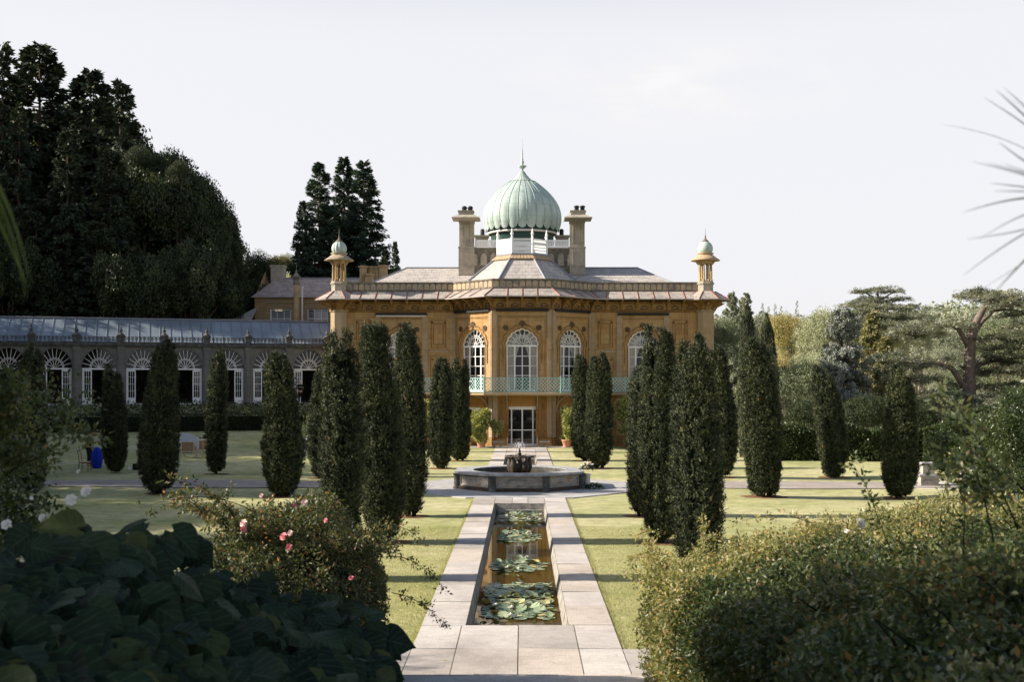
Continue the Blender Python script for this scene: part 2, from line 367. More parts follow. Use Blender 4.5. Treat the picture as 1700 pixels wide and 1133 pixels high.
M['orang'] = ashlar('grey_lichened_ashlar', (.215, .21, .195), (.17, .165, .155), (.13, .13, .125), .8, .4, .008, .7, True, lich=(.10, .10, .095))
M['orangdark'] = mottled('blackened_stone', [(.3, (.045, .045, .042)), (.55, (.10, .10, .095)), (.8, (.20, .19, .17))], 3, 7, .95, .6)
def roofglass():
    m, nt, n, L = newmat('glazed_roof_sheets'); tc = n.new('ShaderNodeTexCoord'); z = noise(n, L, tc.outputs['Object'], .4, 4, .6)
    r = ramp(n, [(.3, (.12, .15, .18)), (.7, (.22, .26, .30))]); L(z.outputs[0], r.inputs[0])  # opaque; reflected sky put in as a blue grey base colour
    principled(n, L, r.outputs[0], .18, None, 0, 0, .6); return m
M['roofglass'] = roofglass()
M['wing'] = ashlar('old_ochre_rubble', (.40, .28, .13), (.34, .22, .09), (.24, .21, .17), .6, .28, .010, .75, True, lich=(.22, .20, .17))
def flag(tn=(1, 1, 1)):
    m, nt, n, L = newmat('weathered_flagstone'); tc = n.new('ShaderNodeTexCoord'); ob = tc.outputs['Object']
    z = noise(n, L, ob, .45, 9, .68, .4); r = ramp(n, [(.30, (.34, .31, .29)), (.45, (.47, .43, .40)), (.58, (.55, .51, .475)), (.75, (.60, .57, .54))]); L(z.outputs[0], r.inputs[0])
    mp = n.new('ShaderNodeMapping'); mp.inputs['Scale'].default_value = (1.6, 5, 1); L(ob, mp.inputs[0])
    z1 = noise(n, L, mp.outputs[0], 1.5, 9, .75); r1 = ramp(n, [(.52, (0, 0, 0)), (.66, (.8, .8, .8))]); L(z1.outputs[0], r1.inputs[0]); c = mixc(n, L, r1.outputs[0], r.outputs[0], (.36, .335, .31))
    z2 = noise(n, L, ob, 5.5, 8, .8); r2 = ramp(n, [(.60, (0, 0, 0)), (.66, (.7, .7, .7))]); L(z2.outputs[0], r2.inputs[0]); c = mixc(n, L, r2.outputs[0], c, (.68, .66, .62))
    z3 = noise(n, L, ob, 3.1, 9, .8, 1); r3 = ramp(n, [(.57, (0, 0, 0)), (.68, (.7, .7, .7))]); L(z3.outputs[0], r3.inputs[0]); c = mixc(n, L, r3.outputs[0], c, (.22, .21, .18))
    z4 = noise(n, L, ob, 34, 5, .7); c = mixc(n, L, .6, c, mixc(n, L, 1.0, c, ramp_out(n, L, z4, .3, .7, .6, 1.35), 'MULTIPLY'))
    c = mixc(n, L, 1.0, c, tn, 'MULTIPLY'); principled(n, L, c, .9, z4.outputs[0], .4, .012, .2); return m
M['slab'] = flag(); M['slab2'] = flag((.87, .85, .83)); M['slab3'] = flag((.95, .90, .84)); M['slab4'] = flag((.78, .78, .77))
M['apron'] = mottled('shade_grey_flagstone', [(.28, (.26, .26, .26)), (.5, (.40, .39, .38)), (.75, (.50, .48, .46))], 1.6, 9, .9, .35, .012, .25, 26, .6)  # greyer than the path: tree shade round the fountain painted in
M['kerb'] = mottled('mossy_wet_kerb', [(.3, (.10, .10, .09)), (.55, (.30, .28, .25)), (.8, (.48, .44, .40))], 4, 8, .85, .5)
def basin():
    m, nt, n, L = newmat('stained_basin_stone'); tc = n.new('ShaderNodeTexCoord'); ob = tc.outputs['Object']
    mp = n.new('ShaderNodeMapping'); mp.inputs['Scale'].default_value = (1, 1, 3.2); L(ob, mp.inputs[0])
    z = noise(n, L, mp.outputs[0], 1.7, 8, .62); r = ramp(n, [(.30, (.10, .10, .095)), (.44, (.30, .28, .25)), (.56, (.40, .37, .33)), (.66, (.36, .24, .11)), (.8, (.17, .165, .15))]); L(z.outputs[0], r.inputs[0])
    z2 = noise(n, L, ob, 24, 5, .7); c = mixc(n, L, .6, r.outputs[0], mixc(n, L, 1.0, r.outputs[0], ramp_out(n, L, z2, .3, .7, .4, 1.5), 'MULTIPLY'))
    principled(n, L, c, .9, z2.outputs[0], .7, .02, .25); return m
M['basin'] = basin()
M['rim'] = mottled('grey_basin_rim', [(.3, (.24, .25, .26)), (.6, (.40, .40, .40)), (.8, (.48, .46, .43))], 2.5, 7, .85, .4)
M['bronze'] = mottled('dark_wet_carved_stone', [(.3, (.03, .026, .022)), (.7, (.085, .065, .05))], 5, 6, .45, .5)
def gravel():
    m, nt, n, L = newmat('pale_gravel'); tc = n.new('ShaderNodeTexCoord'); ob = tc.outputs['Object']
    z = n.new('ShaderNodeTexVoronoi'); z.inputs['Scale'].default_value = 42; L(ob, z.inputs['Vector'])
    z1 = noise(n, L, ob, .8, 5, .6); r = ramp(n, [(.3, (.40, .34, .30)), (.7, (.54, .48, .44))]); L(z1.outputs[0], r.inputs[0])
    c = mixc(n, L, .55, r.outputs[0], mixc(n, L, 1.0, r.outputs[0], z.outputs['Color'], 'MULTIPLY')); principled(n, L, c, .95, z.outputs['Distance'], .5, .02, .15); return m
M['gravel'] = gravel()
def lawn():
    m, nt, n, L = newmat('mown_lawn'); tc = n.new('ShaderNodeTexCoord'); ob = tc.outputs['Object']
    z = noise(n, L, ob, .22, 5, .6); r = ramp(n, [(.28, (.25, .275, .105)), (.44, (.37, .365, .175)), (.6, (.45, .425, .235)), (.78, (.51, .47, .31))]); L(z.outputs[0], r.inputs[0])
    z2 = noise(n, L, ob, 1.9, 8, .72); c = mixc(n, L, .6, r.outputs[0], mixc(n, L, 1.0, r.outputs[0], ramp_out(n, L, z2, .32, .68, .48, 1.5), 'MULTIPLY'))
    mp = n.new('ShaderNodeMapping'); mp.inputs['Scale'].default_value = (38, 20, 20); L(ob, mp.inputs[0]); z3 = noise(n, L, mp.outputs[0], 1, 5, .7)
    c = mixc(n, L, .6, c, mixc(n, L, 1.0, c, ramp_out(n, L, z3, .3, .7, .45, 1.5), 'MULTIPLY'))
    # rough far ground turns to meadow and leaf litter
    principled(n, L, c, .95, z3.outputs[0], .6, .03, .12); return m
M['lawn'] = lawn()
M['soil'] = mottled('red_brown_needle_litter', [(.3, (.12, .055, .03)), (.7, (.26, .13, .07))], 8, 5, .95, .6)
def water():
    m, nt, n, L = newmat('murky_pond_water'); tc = n.new('ShaderNodeTexCoord'); ob = tc.outputs['Object']
    z = noise(n, L, ob, .7, 4, .6); r = ramp(n, [(.3, (.035, .022, .004)), (.7, (.085, .052, .008))]); L(z.outputs[0], r.inputs[0])
    z2 = noise(n, L, ob, 2.2, 3, .5); b = principled(n, L, r.outputs[0], .03, z2.outputs[0], .02, .02, .55); b.inputs['IOR'].default_value = 1.33; return m
M['water'] = water()
M['lily'] = foliage('lily_pad_leaf', [(.1, (.12, .16, .10)), (.45, (.22, .29, .17)), (.7, (.36, .41, .26)), (.88, (.48, .45, .22)), (1, (.50, .32, .09))], .35, .05, .5, 2)
M['petal'] = plain('white_petal', (.80, .78, .72), .6, .2, 0, .05)
M['pink'] = plain('pink_petal', (.72, .25, .28), .6, .2, 0, .15)
M['palepink'] = plain('pale_pink_petal', (.80, .58, .55), .6, .2, 0, .1)
M['yew'] = foliage('yew_needles', [(.0, (.010, .016, .008)), (.42, (.032, .044, .020)), (.70, (.105, .120, .055)), (.95, (.22, .22, .105)), (1, (.26, .17, .05))], .6, .03, .3, 1.2)
M['yewcore'] = plain('shade_dark_core', (.010, .014, .008), .9, .1)  # near black: shade inside foliage painted into the core colour
M['bark'] = mottled('brown_bark', [(.3, (.05, .035, .025)), (.7, (.14, .10, .075))], 5, 6, .95, .7)
M['barkpink'] = mottled('pinkish_cedar_bark', [(.3, (.09, .072, .062)), (.7, (.22, .175, .155))], 4, 6, .95, .7)
M['woodraw'] = mottled('split_orange_wood', [(.3, (.32, .17, .09)), (.7, (.55, .34, .21))], 7, 6, .85, .5)
def FOL(key, a, b, c, d=None, rough=.55, trans=.2, zs=.35): M[key] = foliage(key + '_leaves', [(.05, a), (.45, b), (.85, c)] + ([(1, d)] if d else []), rough, trans, .3, zs)
FOL('conif', (.008, .014, .008), (.024, .036, .018), (.052, .070, .032), rough=.7, trans=.06)
FOL('cypr', (.014, .028, .018), (.032, .054, .032), (.065, .095, .055))
FOL('broad', (.022, .038, .014), (.048, .072, .026), (.09, .115, .045))
FOL('darkb', (.010, .017, .007), (.028, .042, .016), (.065, .085, .032))
FOL('pale', (.17, .19, .11), (.32, .34, .21), (.46, .46, .32))
FOL('yell', (.16, .16, .06), (.34, .29, .11), (.52, .44, .20))
FOL('olive', (.10, .10, .045), (.21, .205, .09), (.36, .33, .15))
FOL('blue', (.09, .105, .09), (.21, .23, .205), (.36, .375, .34))
FOL('cedar', (.09, .10, .075), (.22, .235, .18), (.40, .40, .33))
FOL('far', (.15, .17, .13), (.23, .25, .185), (.32, .33, .25))  # pale throughout: distance haze painted into the leaf colour
FOL('mid', (.075, .10, .055), (.15, .18, .10), (.26, .28, .17))
FOL('hedge', (.018, .032, .012), (.05, .075, .028), (.12, .14, .065), rough=.3)
FOL('citrus', (.06, .09, .025), (.24, .27, .08), (.56, .54, .24), (.66, .58, .28), rough=.35)  # yellow raised to stand in for sunlight on the leaves
FOL('rose', (.025, .04, .015), (.06, .085, .032), (.13, .14, .055), (.20, .12, .05), rough=.4, trans=.25, zs=1.2)
FOL('rosem', (.022, .032, .014), (.062, .078, .030), (.15, .15, .065), (.42, .20, .10), rough=.45, trans=.25, zs=1.5)
FOL('rose_sunlit', (.08, .09, .035), (.21, .215, .09), (.42, .38, .19), (.46, .27, .14), rough=.4, trans=.35, zs=1.5)  # sunlit copy of the rose leaf, yellow sunlight painted in
def bigleaf():
    m, nt, n, L = newmat('broad_blue_green_leaf'); at = n.new('ShaderNodeAttribute'); at.attribute_name = 'tint'; tc = n.new('ShaderNodeTexCoord')
    r = ramp(n, [(.0, (.010, .022, .013)), (.45, (.020, .040, .020)), (.7, (.038, .056, .022)), (.9, (.075, .088, .026)), (1, (.14, .135, .04))]); L(at.outputs['Fac'], r.inputs[0])
    z = noise(n, L, tc.outputs['Object'], 9, 5, .6)
    va = n.new('ShaderNodeAttribute'); va.attribute_name = 'across'; vl = n.new('ShaderNodeAttribute'); vl.attribute_name = 'along'
    def mth(op, a, b=None, c_=None):
        q = n.new('ShaderNodeMath'); q.operation = op
        for i, s_ in enumerate((a, b, c_)):
            if s_ is None: continue
            if hasattr(s_, 'links'): L(s_, q.inputs[i])
            else: q.inputs[i].default_value = s_
        return q.outputs[0]
    ab = mth('ABSOLUTE', va.outputs['Fac']); ph = mth('MULTIPLY_ADD', ab, -.28, vl.outputs['Fac']); fr_ = mth('ABSOLUTE', mth('SUBTRACT', mth('FRACT', mth('MULTIPLY', ph, 6.5)), .5))
    side = mth('LESS_THAN', fr_, .07); mid = mth('LESS_THAN', ab, .045); vein = mth('MULTIPLY', mth('MAXIMUM', side, mid), .28)
    c = mixc(n, L, .6, r.outputs[0], mixc(n, L, 1.0, r.outputs[0], ramp_out(n, L, z, .3, .7, .5, 1.5), 'MULTIPLY'))
    c = mixc(n, L, vein, c, (.10, .14, .08))
    b = n.new('ShaderNodeBsdfPrincipled'); L(c, b.inputs['Base Color']); b.inputs['Roughness'].default_value = .6; b.inputs['Specular IOR Level'].default_value = .12
    bp = n.new('ShaderNodeBump'); bp.inputs['Strength'].default_value = .5; bp.inputs['Distance'].default_value = .01; z2 = noise(n, L, tc.outputs['Object'], 30, 3, .5); L(z2.outputs[0], bp.inputs['Height']); L(bp.outputs[0], b.inputs['Normal'])
    t = n.new('ShaderNodeBsdfTranslucent'); L(c, t.inputs[0]); mx = n.new('ShaderNodeMixShader'); mx.inputs[0].default_value = .18; o = n.new('ShaderNodeOutputMaterial')
    L(b.outputs[0], mx.inputs[1]); L(t.outputs[0], mx.inputs[2]); L(mx.outputs[0], o.inputs[0]); return m
M['bigleaf'] = bigleaf()
M['blade'] = plain('strap_leaf', (.10, .085, .075), .5, .3, 0, .2)
M['bladeg'] = plain('green_strap_leaf', (.10, .15, .04), .45, .3, 0, .2)
M['stem'] = plain('rose_stem', (.16, .07, .04), .7, .2, 0, .2)
M['fruit'] = plain('orange_fruit', (.75, .26, .03), .4, .4)
M['pot'] = mottled('terracotta_pot', [(.3, (.42, .17, .10)), (.7, (.60, .30, .20))], 4, 5, .85, .3)
M['bluecloth'] = plain('bright_blue_cloth', (.006, .03, .42), .7, .2, 0, .2)
M['skin'] = plain('skin', (.48, .27, .20), .6, .3, 0, .05)
M['hair'] = plain('dark_hair', (.02, .014, .01), .6, .3)
M['wood'] = mottled('varnished_chair_wood', [(.3, (.10, .04, .02)), (.7, (.22, .10, .05))], 6, 5, .5, .2)
M['seat'] = plain('cane_seat', (.50, .33, .22), .8, .2)
M['cane'] = mottled('woven_cane', [(.3, (.22, .14, .08)), (.7, (.36, .24, .14))], 40, 3, .8, .4)
M['sofa'] = plain('pale_grey_upholstery', (.50, .52, .58), .85, .2, 0, .08)
M['limewood'] = plain('limed_wood', (.52, .44, .34), .7, .2)
M['grass'] = foliage('grass_blade', [(.0, (.22, .25, .10)), (.5, (.36, .36, .18)), (1, (.50, .45, .28))], .6, .3, .2, .5)
# ------------------------------------------------------------------ terrain
XC = -0.09                                          # centre line of the garden canal
OQ = np.array([-14.3, 86.2]); OD = np.array([-.954, -.300]); ON = np.array([.300, -.954])
def gz(x, y):
    x = np.asarray(x, float); y = np.asarray(y, float); x, y = np.broadcast_arrays(x, y)
    z = np.zeros(x.shape)
    s = (x-OQ[0])*ON[0] + (y-OQ[1])*ON[1]
    prof = np.interp(s, [-60, -14, -6, 1.4, 5.2, 6.4, 12, 27], [14, 4.5, 2.9, 2.9, 1.35, 1.22, .55, 0])
    z = z + prof*sst(-9, -15, x)*sst(40, 55, y)
    z = z + sst(-34, -110, x)*14*sst(10, 50, y) + sst(-34, -110, x)*6*(1 - sst(10, 50, y))
    z = z + sst(90, 180, y)*6*sst(-2, -30, x)
    # right: ground drops into the valley, far hill beyond
    drop = -7.5*np.maximum(sst(67.5, 120, y)*sst(5, 16, x), sst(22, 60, x)*sst(20, 60, y))
    z = z + drop
    z = z + sst(170, 460, y)*sst(-30, 60, x)*(26 + 7*np.sin(x*.011+.6) + 4*np.sin(x*.027+2)) + sst(460, 1400, y)*12*sst(-30, 60, x)
    z = z + sst(60, 300, x)*sst(-40, 300, y)*8
    # near bank either side of the steps
    side = np.where(y > 15.6, sst(1.8, 2.5, np.abs(x-XC)), sst(.78, .95, np.abs(x-XC)))
    bank = 2.75*(1 - sst(4.5, 17.6, y))
    z = np.where(y < 17.7, bank*side + (np.clip(2.75-(y-4)*.229, -.02, 2.75) - .3)*(1-side)*(y < 17.0), z)
    far = (np.abs(x) > 6) & (y > 17) & (y < 66)
    z = z + far*.05*np.sin(x*.5+y*.23)*np.sin(y*.31)*sst(6, 9, np.abs(x))
    return z
def lines(fix, a, b, step, lo, hi, g=1.18):
    L_ = list(np.arange(a, b+.01, step)); d = step; q = b
    while q < hi: d *= g; q += d; L_.append(q)
    d = step; q = a
    while q > lo: d *= g; q -= d; L_.append(q)
    L_ = [v for v in L_ if all(abs(v-f_) > .25*step for f_ in fix)] + list(fix); return np.array(sorted(L_))
CAN = [(21.2, 42.75), (56.2, 71.2)]                 # two lengths of canal
HO, HI = .925, .81                                  # half width at the kerb and at the water
gx = lines([XC-HO, XC+HO, XC-1.9, XC+1.9], -42, 36, 1.0, -1500, 1500); gy = lines([21.2, 42.75, 56.2, 71.2, 17.0, 17.7], 2, 110, 1.0, -60, 2600)
GX, GY = np.meshgrid(gx, gy); GZ = gz(GX, GY); nx = len(gx)
Vg = np.stack([GX, GY, GZ], -1).reshape(-1, 3); Fg = []
for j in range(len(gy)-1):
    for i in range(nx-1):
        cx, cy = (gx[i]+gx[i+1])/2, (gy[j]+gy[j+1])/2
        if abs(cx-XC) < HO and any(a < cy < b for a, b in CAN): continue
        Fg.append((j*nx+i, j*nx+i+1, (j+1)*nx+i+1, (j+1)*nx+i))
me = np_mesh('ground', Vg, np.array(Fg), None, True); tag(link(me, 'ground', M['lawn']), 'mown pale green lawn and rising wooded ground', None, None, 'structure')

# grass blades standing on the nearer lawns
rng = np.random.default_rng(3)
def blades(x0, x1, y0, y1, n, h):
    x = rng.uniform(x0, x1, n); y = rng.uniform(y0, y1, n); P = np.stack([x, y, gz(x, y)-.004], 1)
    D = nrm(np.stack([rng.normal(0, .45, n), rng.normal(0, .45, n), np.ones(n)], 1))
    return leaf_quads(P, D, rng.uniform(.5, 1.3, n)*h, .007, rng, None, rng.uniform(0, 1, n))
gp = []
for x0, x1 in ((XC-1.86-3.4, XC-1.79), (XC+1.79, XC+1.86+3.4)):
    gp += [blades(x0, x1, 19.4, 26, 60000, .035), blades(x0, x1, 26, 36, 50000, .035)]
for sx in (-1, 1): gp.append(blades(XC+sx*1.775-.03, XC+sx*1.775+.03, 19.4, 44, 9000, .05))
V, Fq, T = join_np(gp); tag(link(np_mesh('grass', V, Fq, T), 'grass', M['grass']), 'short grass blades on the lawns beside the canal', None, None, 'stuff')

n = 420; x = rng.uniform(-6, 6, n); y = rng.uniform(18, 46, n)**1.0; x = np.where(rng.random(n) < .5, x, rng.uniform(-22, 22, n)); ok = np.abs(x-XC) > .95; x, y = x[ok], y[ok]; P = np.stack([x, y, gz(x, y)+np.where(np.abs(x-XC) < 1.75, .045, .025)], 1)
V, Fq, T = leaf_quads(P, rng.normal(0, 1, (len(P), 3))*np.array([1, 1, .12]), rng.uniform(.03, .07, len(P)), .03, rng, np.tile(np.array([[0, 0, 1.]]), (len(P), 1))+rng.normal(0, .3, (len(P), 3)), rng.uniform(.7, 1, len(P)))
tag(link(np_mesh('fallen_leaves', V, Fq, T), 'fallen_leaves', M['lily']), 'a few small fallen leaves scattered over lawn and paving', None, None, 'stuff')

# ------------------------------------------------------------------ paths, canal, steps
rnd = random.Random(5)
def slab(mb, x0, x1, y0, y1, z=0.03, th=.06, g=.009, mi=0):
    j = rnd.uniform(-.006, .006); k = rnd.uniform(-.005, .005)
    vs = []
    for zz in (z-th, z):
        for (x, y) in ((x0+g, y0+g), (x1-g, y0+g), (x1-g, y1-g), (x0+g, y1-g)): vs.append((x, y, zz + (j + k*(1 if x > (x0+x1)/2 else -1) if zz == z else 0)))
    mb.add(vs, [(4,5,6,7),(0,1,5,4),(1,2,6,5),(2,3,7,6),(3,0,4,7)], rnd.choice([0, 0, 0, 1, 1, 2, 2, 3]))
pb = MB(); OW = 1.735
for (a, b) in ((21.2, 44.95), (54.4, 79.9)):
    for sx in (-1, 1):
        y = a
        while y < b - .05:
            y2 = min(b, y + rnd.choice([1.5, 1.9, 2.3])); 
            if b - y2 < .5: y2 = b
            i0, i1 = (XC-OW, XC-HO) if sx < 0 else (XC+HO, XC+OW)
            slab(pb, i0, i1, y, y2); y = y2
for (a, b) in ((42.75, 44.95), (54.4, 56.2)):
    slab(pb, XC-HO, XC-.28, a, b); slab(pb, XC-.28, XC+.3, a, b); slab(pb, XC+.3, XC+HO, a, b)
for y0, y1 in ((71.2, 73.3), (73.3, 75.5), (75.5, 77.7), (77.7, 79.9)):
    for k in range(3): slab(pb, XC-HO+k*.617, XC-HO+(k+1)*.617, y0, y1)
for y0, y1 in ((79.9, 81.6),):
    for k in range(8): slab(pb, XC-5.6+k*1.4, XC-4.2+k*1.4, y0, y1)
xs = [XC-OW, XC-1.0, XC+.02, XC+1.02, XC+OW]
for (y0, y1) in ((19.35, 21.2), (17.1, 19.35)):
    for k in range(4): slab(pb, xs[k], xs[k+1], y0, y1)
for sx in (-1, 1):
    for k in range(4): a = XC+sx*(OW+k*1.3); b = XC+sx*(OW+(k+1)*1.3); slab(pb, min(a, b), max(a, b), 17.1, 19.3)
SL = [M['slab'], M['slab2'], M['slab3'], M['slab4']]; o = pb.build('path', SL); tag(o, 'pale worn flagstone path round the canal', None, None, 'structure')
sb = MB()
for k in range(22):                                  # steps climbing towards the viewer's terrace
    yb = 17.2 - k*.62; zt = .13 + k*.135
    if zt > 2.75: break
    hw_ = 1.9 if k < 2 else .8
    for q in range(3): slab(sb, XC-hw_+q*hw_*2/3, XC-hw_+(q+1)*hw_*2/3, yb-.62-.03, yb, zt, .22, .004)
slab(sb, XC-.8, XC+.8, -3, 17.2-k*.62, 2.78, .3)
tag(sb.build('steps', SL), 'broad shallow stone steps at the near end of the path', None, None, 'structure')
cb = MB(); WL = -.30
for a, b in CAN:
    T_ = [(XC-HO, a, .025), (XC+HO, a, .025), (XC+HO, b, .025), (XC-HO, b, .025)]; e = HO-HI
    B_ = [(XC-HI, a+e, WL-.3), (XC+HI, a+e, WL-.3), (XC+HI, b-e, WL-.3), (XC-HI, b-e, WL-.3)]
    cb.quadstrip(T_, B_, 0, True)
    cb.box(XC, b-e-.10, WL+.0, 2*HI-.02, .20, .22)                        # ledge at the far end
tag(cb.build('canal_wall', M['kerb']), 'stained sloping stone sides of the canal', None, None, 'structure')
wb = MB()
for a, b in CAN: wb.add([(XC-HO, a, WL), (XC+HO, a, WL), (XC+HO, b, WL), (XC-HO, b, WL)], [(0,1,2,3)])
tag(wb.build('water', M['water']), 'still golden brown canal water', None, None, 'structure')
# cross path of gravel
def strip(yc, hw, x0, x1, z, m, name, lab, tilt=0):
    xs_ = np.arange(x0, x1+.1, .5); A = np.stack([xs_, yc-hw+tilt*(xs_-x0), xs_*0], 1); Bp = np.stack([xs_, yc+hw+tilt*(xs_-x0), xs_*0], 1)
    mid = [A*(1-t)+Bp*t for t in np.linspace(0, 1, 6)]; V = np.concatenate(mid); V[:, 2] = gz(V[:, 0], V[:, 1]) + z; k = len(xs_)
    Fq = [(r*k+i, r*k+i+1, (r+1)*k+i+1, (r+1)*k+i) for r in range(5) for i in range(k-1)]
    tag(link(np_mesh(name, V, np.array(Fq), None, True), name, m), lab, None, None, 'structure')
strip(50.6, 1.65, 4.2, 18.6, .03, M['gravel'], 'gravel_path', 'pale gravel path crossing the right lawn')
strip(52.1, 1.75, -34, -4.2, .03, M['gravel'], 'gravel_path', 'gravel path crossing the shaded left lawn', -.045)
ab = MB(); FC = (XC-.03, 49.72)                       # fountain centre
def octp(r, k, c=FC): t = R(22.5 + 45*k); q = r/math.cos(R(22.5)); return Vector((c[0]+q*math.cos(t), c[1]+q*math.sin(t), 0))
for (r0, r1) in ((2.45, 3.75), (3.75, 4.92)):
    for k in range(8):
        for h in range(2):
            p = [octp(r0, k).lerp(octp(r0, k+1), h*.5), octp(r0, k).lerp(octp(r0, k+1), h*.5+.5), octp(r1, k).lerp(octp(r1, k+1), h*.5+.5), octp(r1, k).lerp(octp(r1, k+1), h*.5)]
            c_ = sum(p, Vector())/4; j = rnd.uniform(-.003, .003)
            top = [q.lerp(c_, .006) + Vector((0, 0, .038+j)) for q in p]; bot = [q - Vector((0, 0, .05)) for q in top]
            ab.add(top + bot, [(0,1,2,3),(0,1,5,4),(1,2,6,5),(2,3,7,6),(3,0,4,7)])
tag(ab.build('fountain_paving', M['apron']), 'octagonal flagstone paving around the fountain, tree shade painted in as grey', None, None, 'structure')
cpb = MB(); cpb.lathe([(0, .034), (2.1, .034), (2.1, -.05)], (17.7, 50.6, 0), 32, sm=False, cap=False)
tag(cpb.build('paved_circle', M['slab']), 'pale paved circle at the end of the right gravel path', None, None, 'structure')

# ------------------------------------------------------------------ fountain
ft = thing('fountain', (FC[0], FC[1], 0), 'large octagonal stained stone fountain basin in the middle of the garden path', 'fountain')
wall = MB(); rim = MB(); base = MB(); AP = 2.56
for k in range(8):
    a, b = octp(AP, k), octp(AP, k+1); U = (a-b).normalized(); fr = F(b, U); w = (a-b).length
    if (fr.p(w/2, 0, 1) - Vector((FC[0], FC[1], 0))).length < (fr.p(w/2, 0, 0) - Vector((FC[0], FC[1], 0))).length: fr.N = -fr.N
    wall.fbox(fr, 0, w, .10, .66, -.25, 0)
    wall.band(fr, [(.24, .22), (w-.24, .22), (w-.24, .56), (.24, .56)], .05, 0, .035)
    base.fbox(fr, -.02, w+.02, 0.03, .13, -.2, .09); base.fbox(fr, 0, w, .13, .17, -.2, .05)
    for q in range(int(w/.09)): wall.fbox(fr, .05+q*.09, .10+q*.09, .615, .66, 0, .05)
    n_ = 2                                                            # rim slabs with round inner edge
    for h in range(6):
        t0 = R(22.5+45*k) + R(45)*h/6; t1 = t0 + R(45)/6
        oa = octp(AP+.13, k).lerp(octp(AP+.13, k+1), h/6); ob = octp(AP+.13, k).lerp(octp(AP+.13, k+1), (h+1)/6)
        ia = Vector((FC[0]+1.96*math.cos(t0), FC[1]+1.96*math.sin(t0), 0)); ib = Vector((FC[0]+1.96*math.cos(t1), FC[1]+1.96*math.sin(t1), 0))
        up = Vector((0, 0, .755)); dn = Vector((0, 0, .662)); lo = Vector((0, 0, .40))
        rim.add([oa+up, ob+up, ib+up, ia+up, oa+dn, ob+dn, ib+lo, ia+lo], [(0,1,2,3),(0,1,5,4),(3,2,6,7)])
inn = MB(); inn.lathe([(1.965, .752), (1.95, .70), (1.95, .3)], (FC[0], FC[1], 0), 64, cap=False); inn.build('inner_wall', M['orangdark'], ft)
wall.build('basin_wall', M['basin'], ft); rim.build('rim', M['rim'], ft); base.build('plinth', M['bronze'], ft)
for k in range(8):
    c = octp(AP+.02, k); pb_ = MB()
    pb_.lathe([(.17, .03), (.17, .11), (.13, .14), (.125, .20), (.145, .30), (.125, .36), (.14, .44), (.12, .50), (.13, .56), (.16, .60), (.165, .68)], (c.x, c.y, 0), 12)
    pb_.build('pilaster', M['orangdark'], ft)
wt = MB(); wt.lathe([(0.001, .56), (1.96, .56)], (FC[0], FC[1], 0), 40, cap=False); wt.build('water', M['water'], ft)
bw = MB(); c0 = (FC[0], FC[1]-.0, .42)
bw.lathe([(.22, -.2), (.20, .08), (.26, .20), (.36, .32), (.42, .46), (.40, .56), (.22, .60), (.05, .58)], c0, 60, 5, .25)
for k in range(5):                                       # shell lobes round the bowl
    t = R(72*k+18); d = Vector((math.cos(t), math.sin(t), 0)); C_ = Vector(c0)
    bw.tube([C_+d*.20+Vector((0,0,.12)), C_+d*.34+Vector((0,0,.30)), C_+d*.40+Vector((0,0,.48)), C_+d*.43+Vector((0,0,.66)), C_+d*.46+Vector((0,0,.82)), C_+d*.54+Vector((0,0,.89))], [.09, .16, .17, .12, .06, .04], 10)
bw.build('shell_bowl', M['bronze'], ft)
rg = MB(); rg.lathe([(.50, .86), (.64, .86), (.66, .89), (.62, .92), (.50, .91), (.50, .86)], c0, 40, 10, .10, cap=False); 
rg.lathe([(.10, .86), (.30, .86), (.32, .90), (.0, .91)], c0, 32, cap=False); rg.build('bowl_lip', M['bronze'], ft)
sp = MB(); sp.lathe([(.10, .90), (.07, .96), (.11, 1.0), (.05, 1.05), (.07, 1.12), (.03, 1.17), (.025, 1.24)], c0, 12); sp.build('spout', M['bronze'], ft)
jm, jnt, jn, jL = newmat('water_jet'); jo = jn.new('ShaderNodeOutputMaterial'); jt = jn.new('ShaderNodeBsdfTransparent'); jg = jn.new('ShaderNodeBsdfDiffuse'); jg.inputs[0].default_value = (.9, .9, .95, 1)
jx = jn.new('ShaderNodeMixShader'); jx.inputs[0].default_value = .32; jL(jt.outputs[0], jx.inputs[1]); jL(jg.outputs[0], jx.inputs[2]); jL(jx.outputs[0], jo.inputs[0])
jb = MB()
for k in range(9):
    t = 2*PI*k/9 + .3; v = .55 + .12*math.sin(k*3.1); up_ = 1.75 + .2*math.sin(k*2.3) if k % 2 else 2.2
    pts = []
    for i in range(12):
        s_ = i/11*(.46 if k % 2 else .52); pts.append((c0[0]+math.cos(t)*v*s_, c0[1]+math.sin(t)*v*s_, c0[2]+1.24+up_*s_-4.9*s_*s_))
    jb.tube(pts, [.006+.003*((i*7+k) % 3) for i in range(12)], 5)
for k in range(60):
    t = rnd.uniform(0, 6.28); r = rnd.uniform(.02, .4); z = 1.25 + rnd.uniform(0, .42)*(1-r)
    jb.box(c0[0]+r*math.cos(t), c0[1]+r*math.sin(t), c0[2]+z, .018, .018, .022)
jb.build('water_jet', jm, ft)

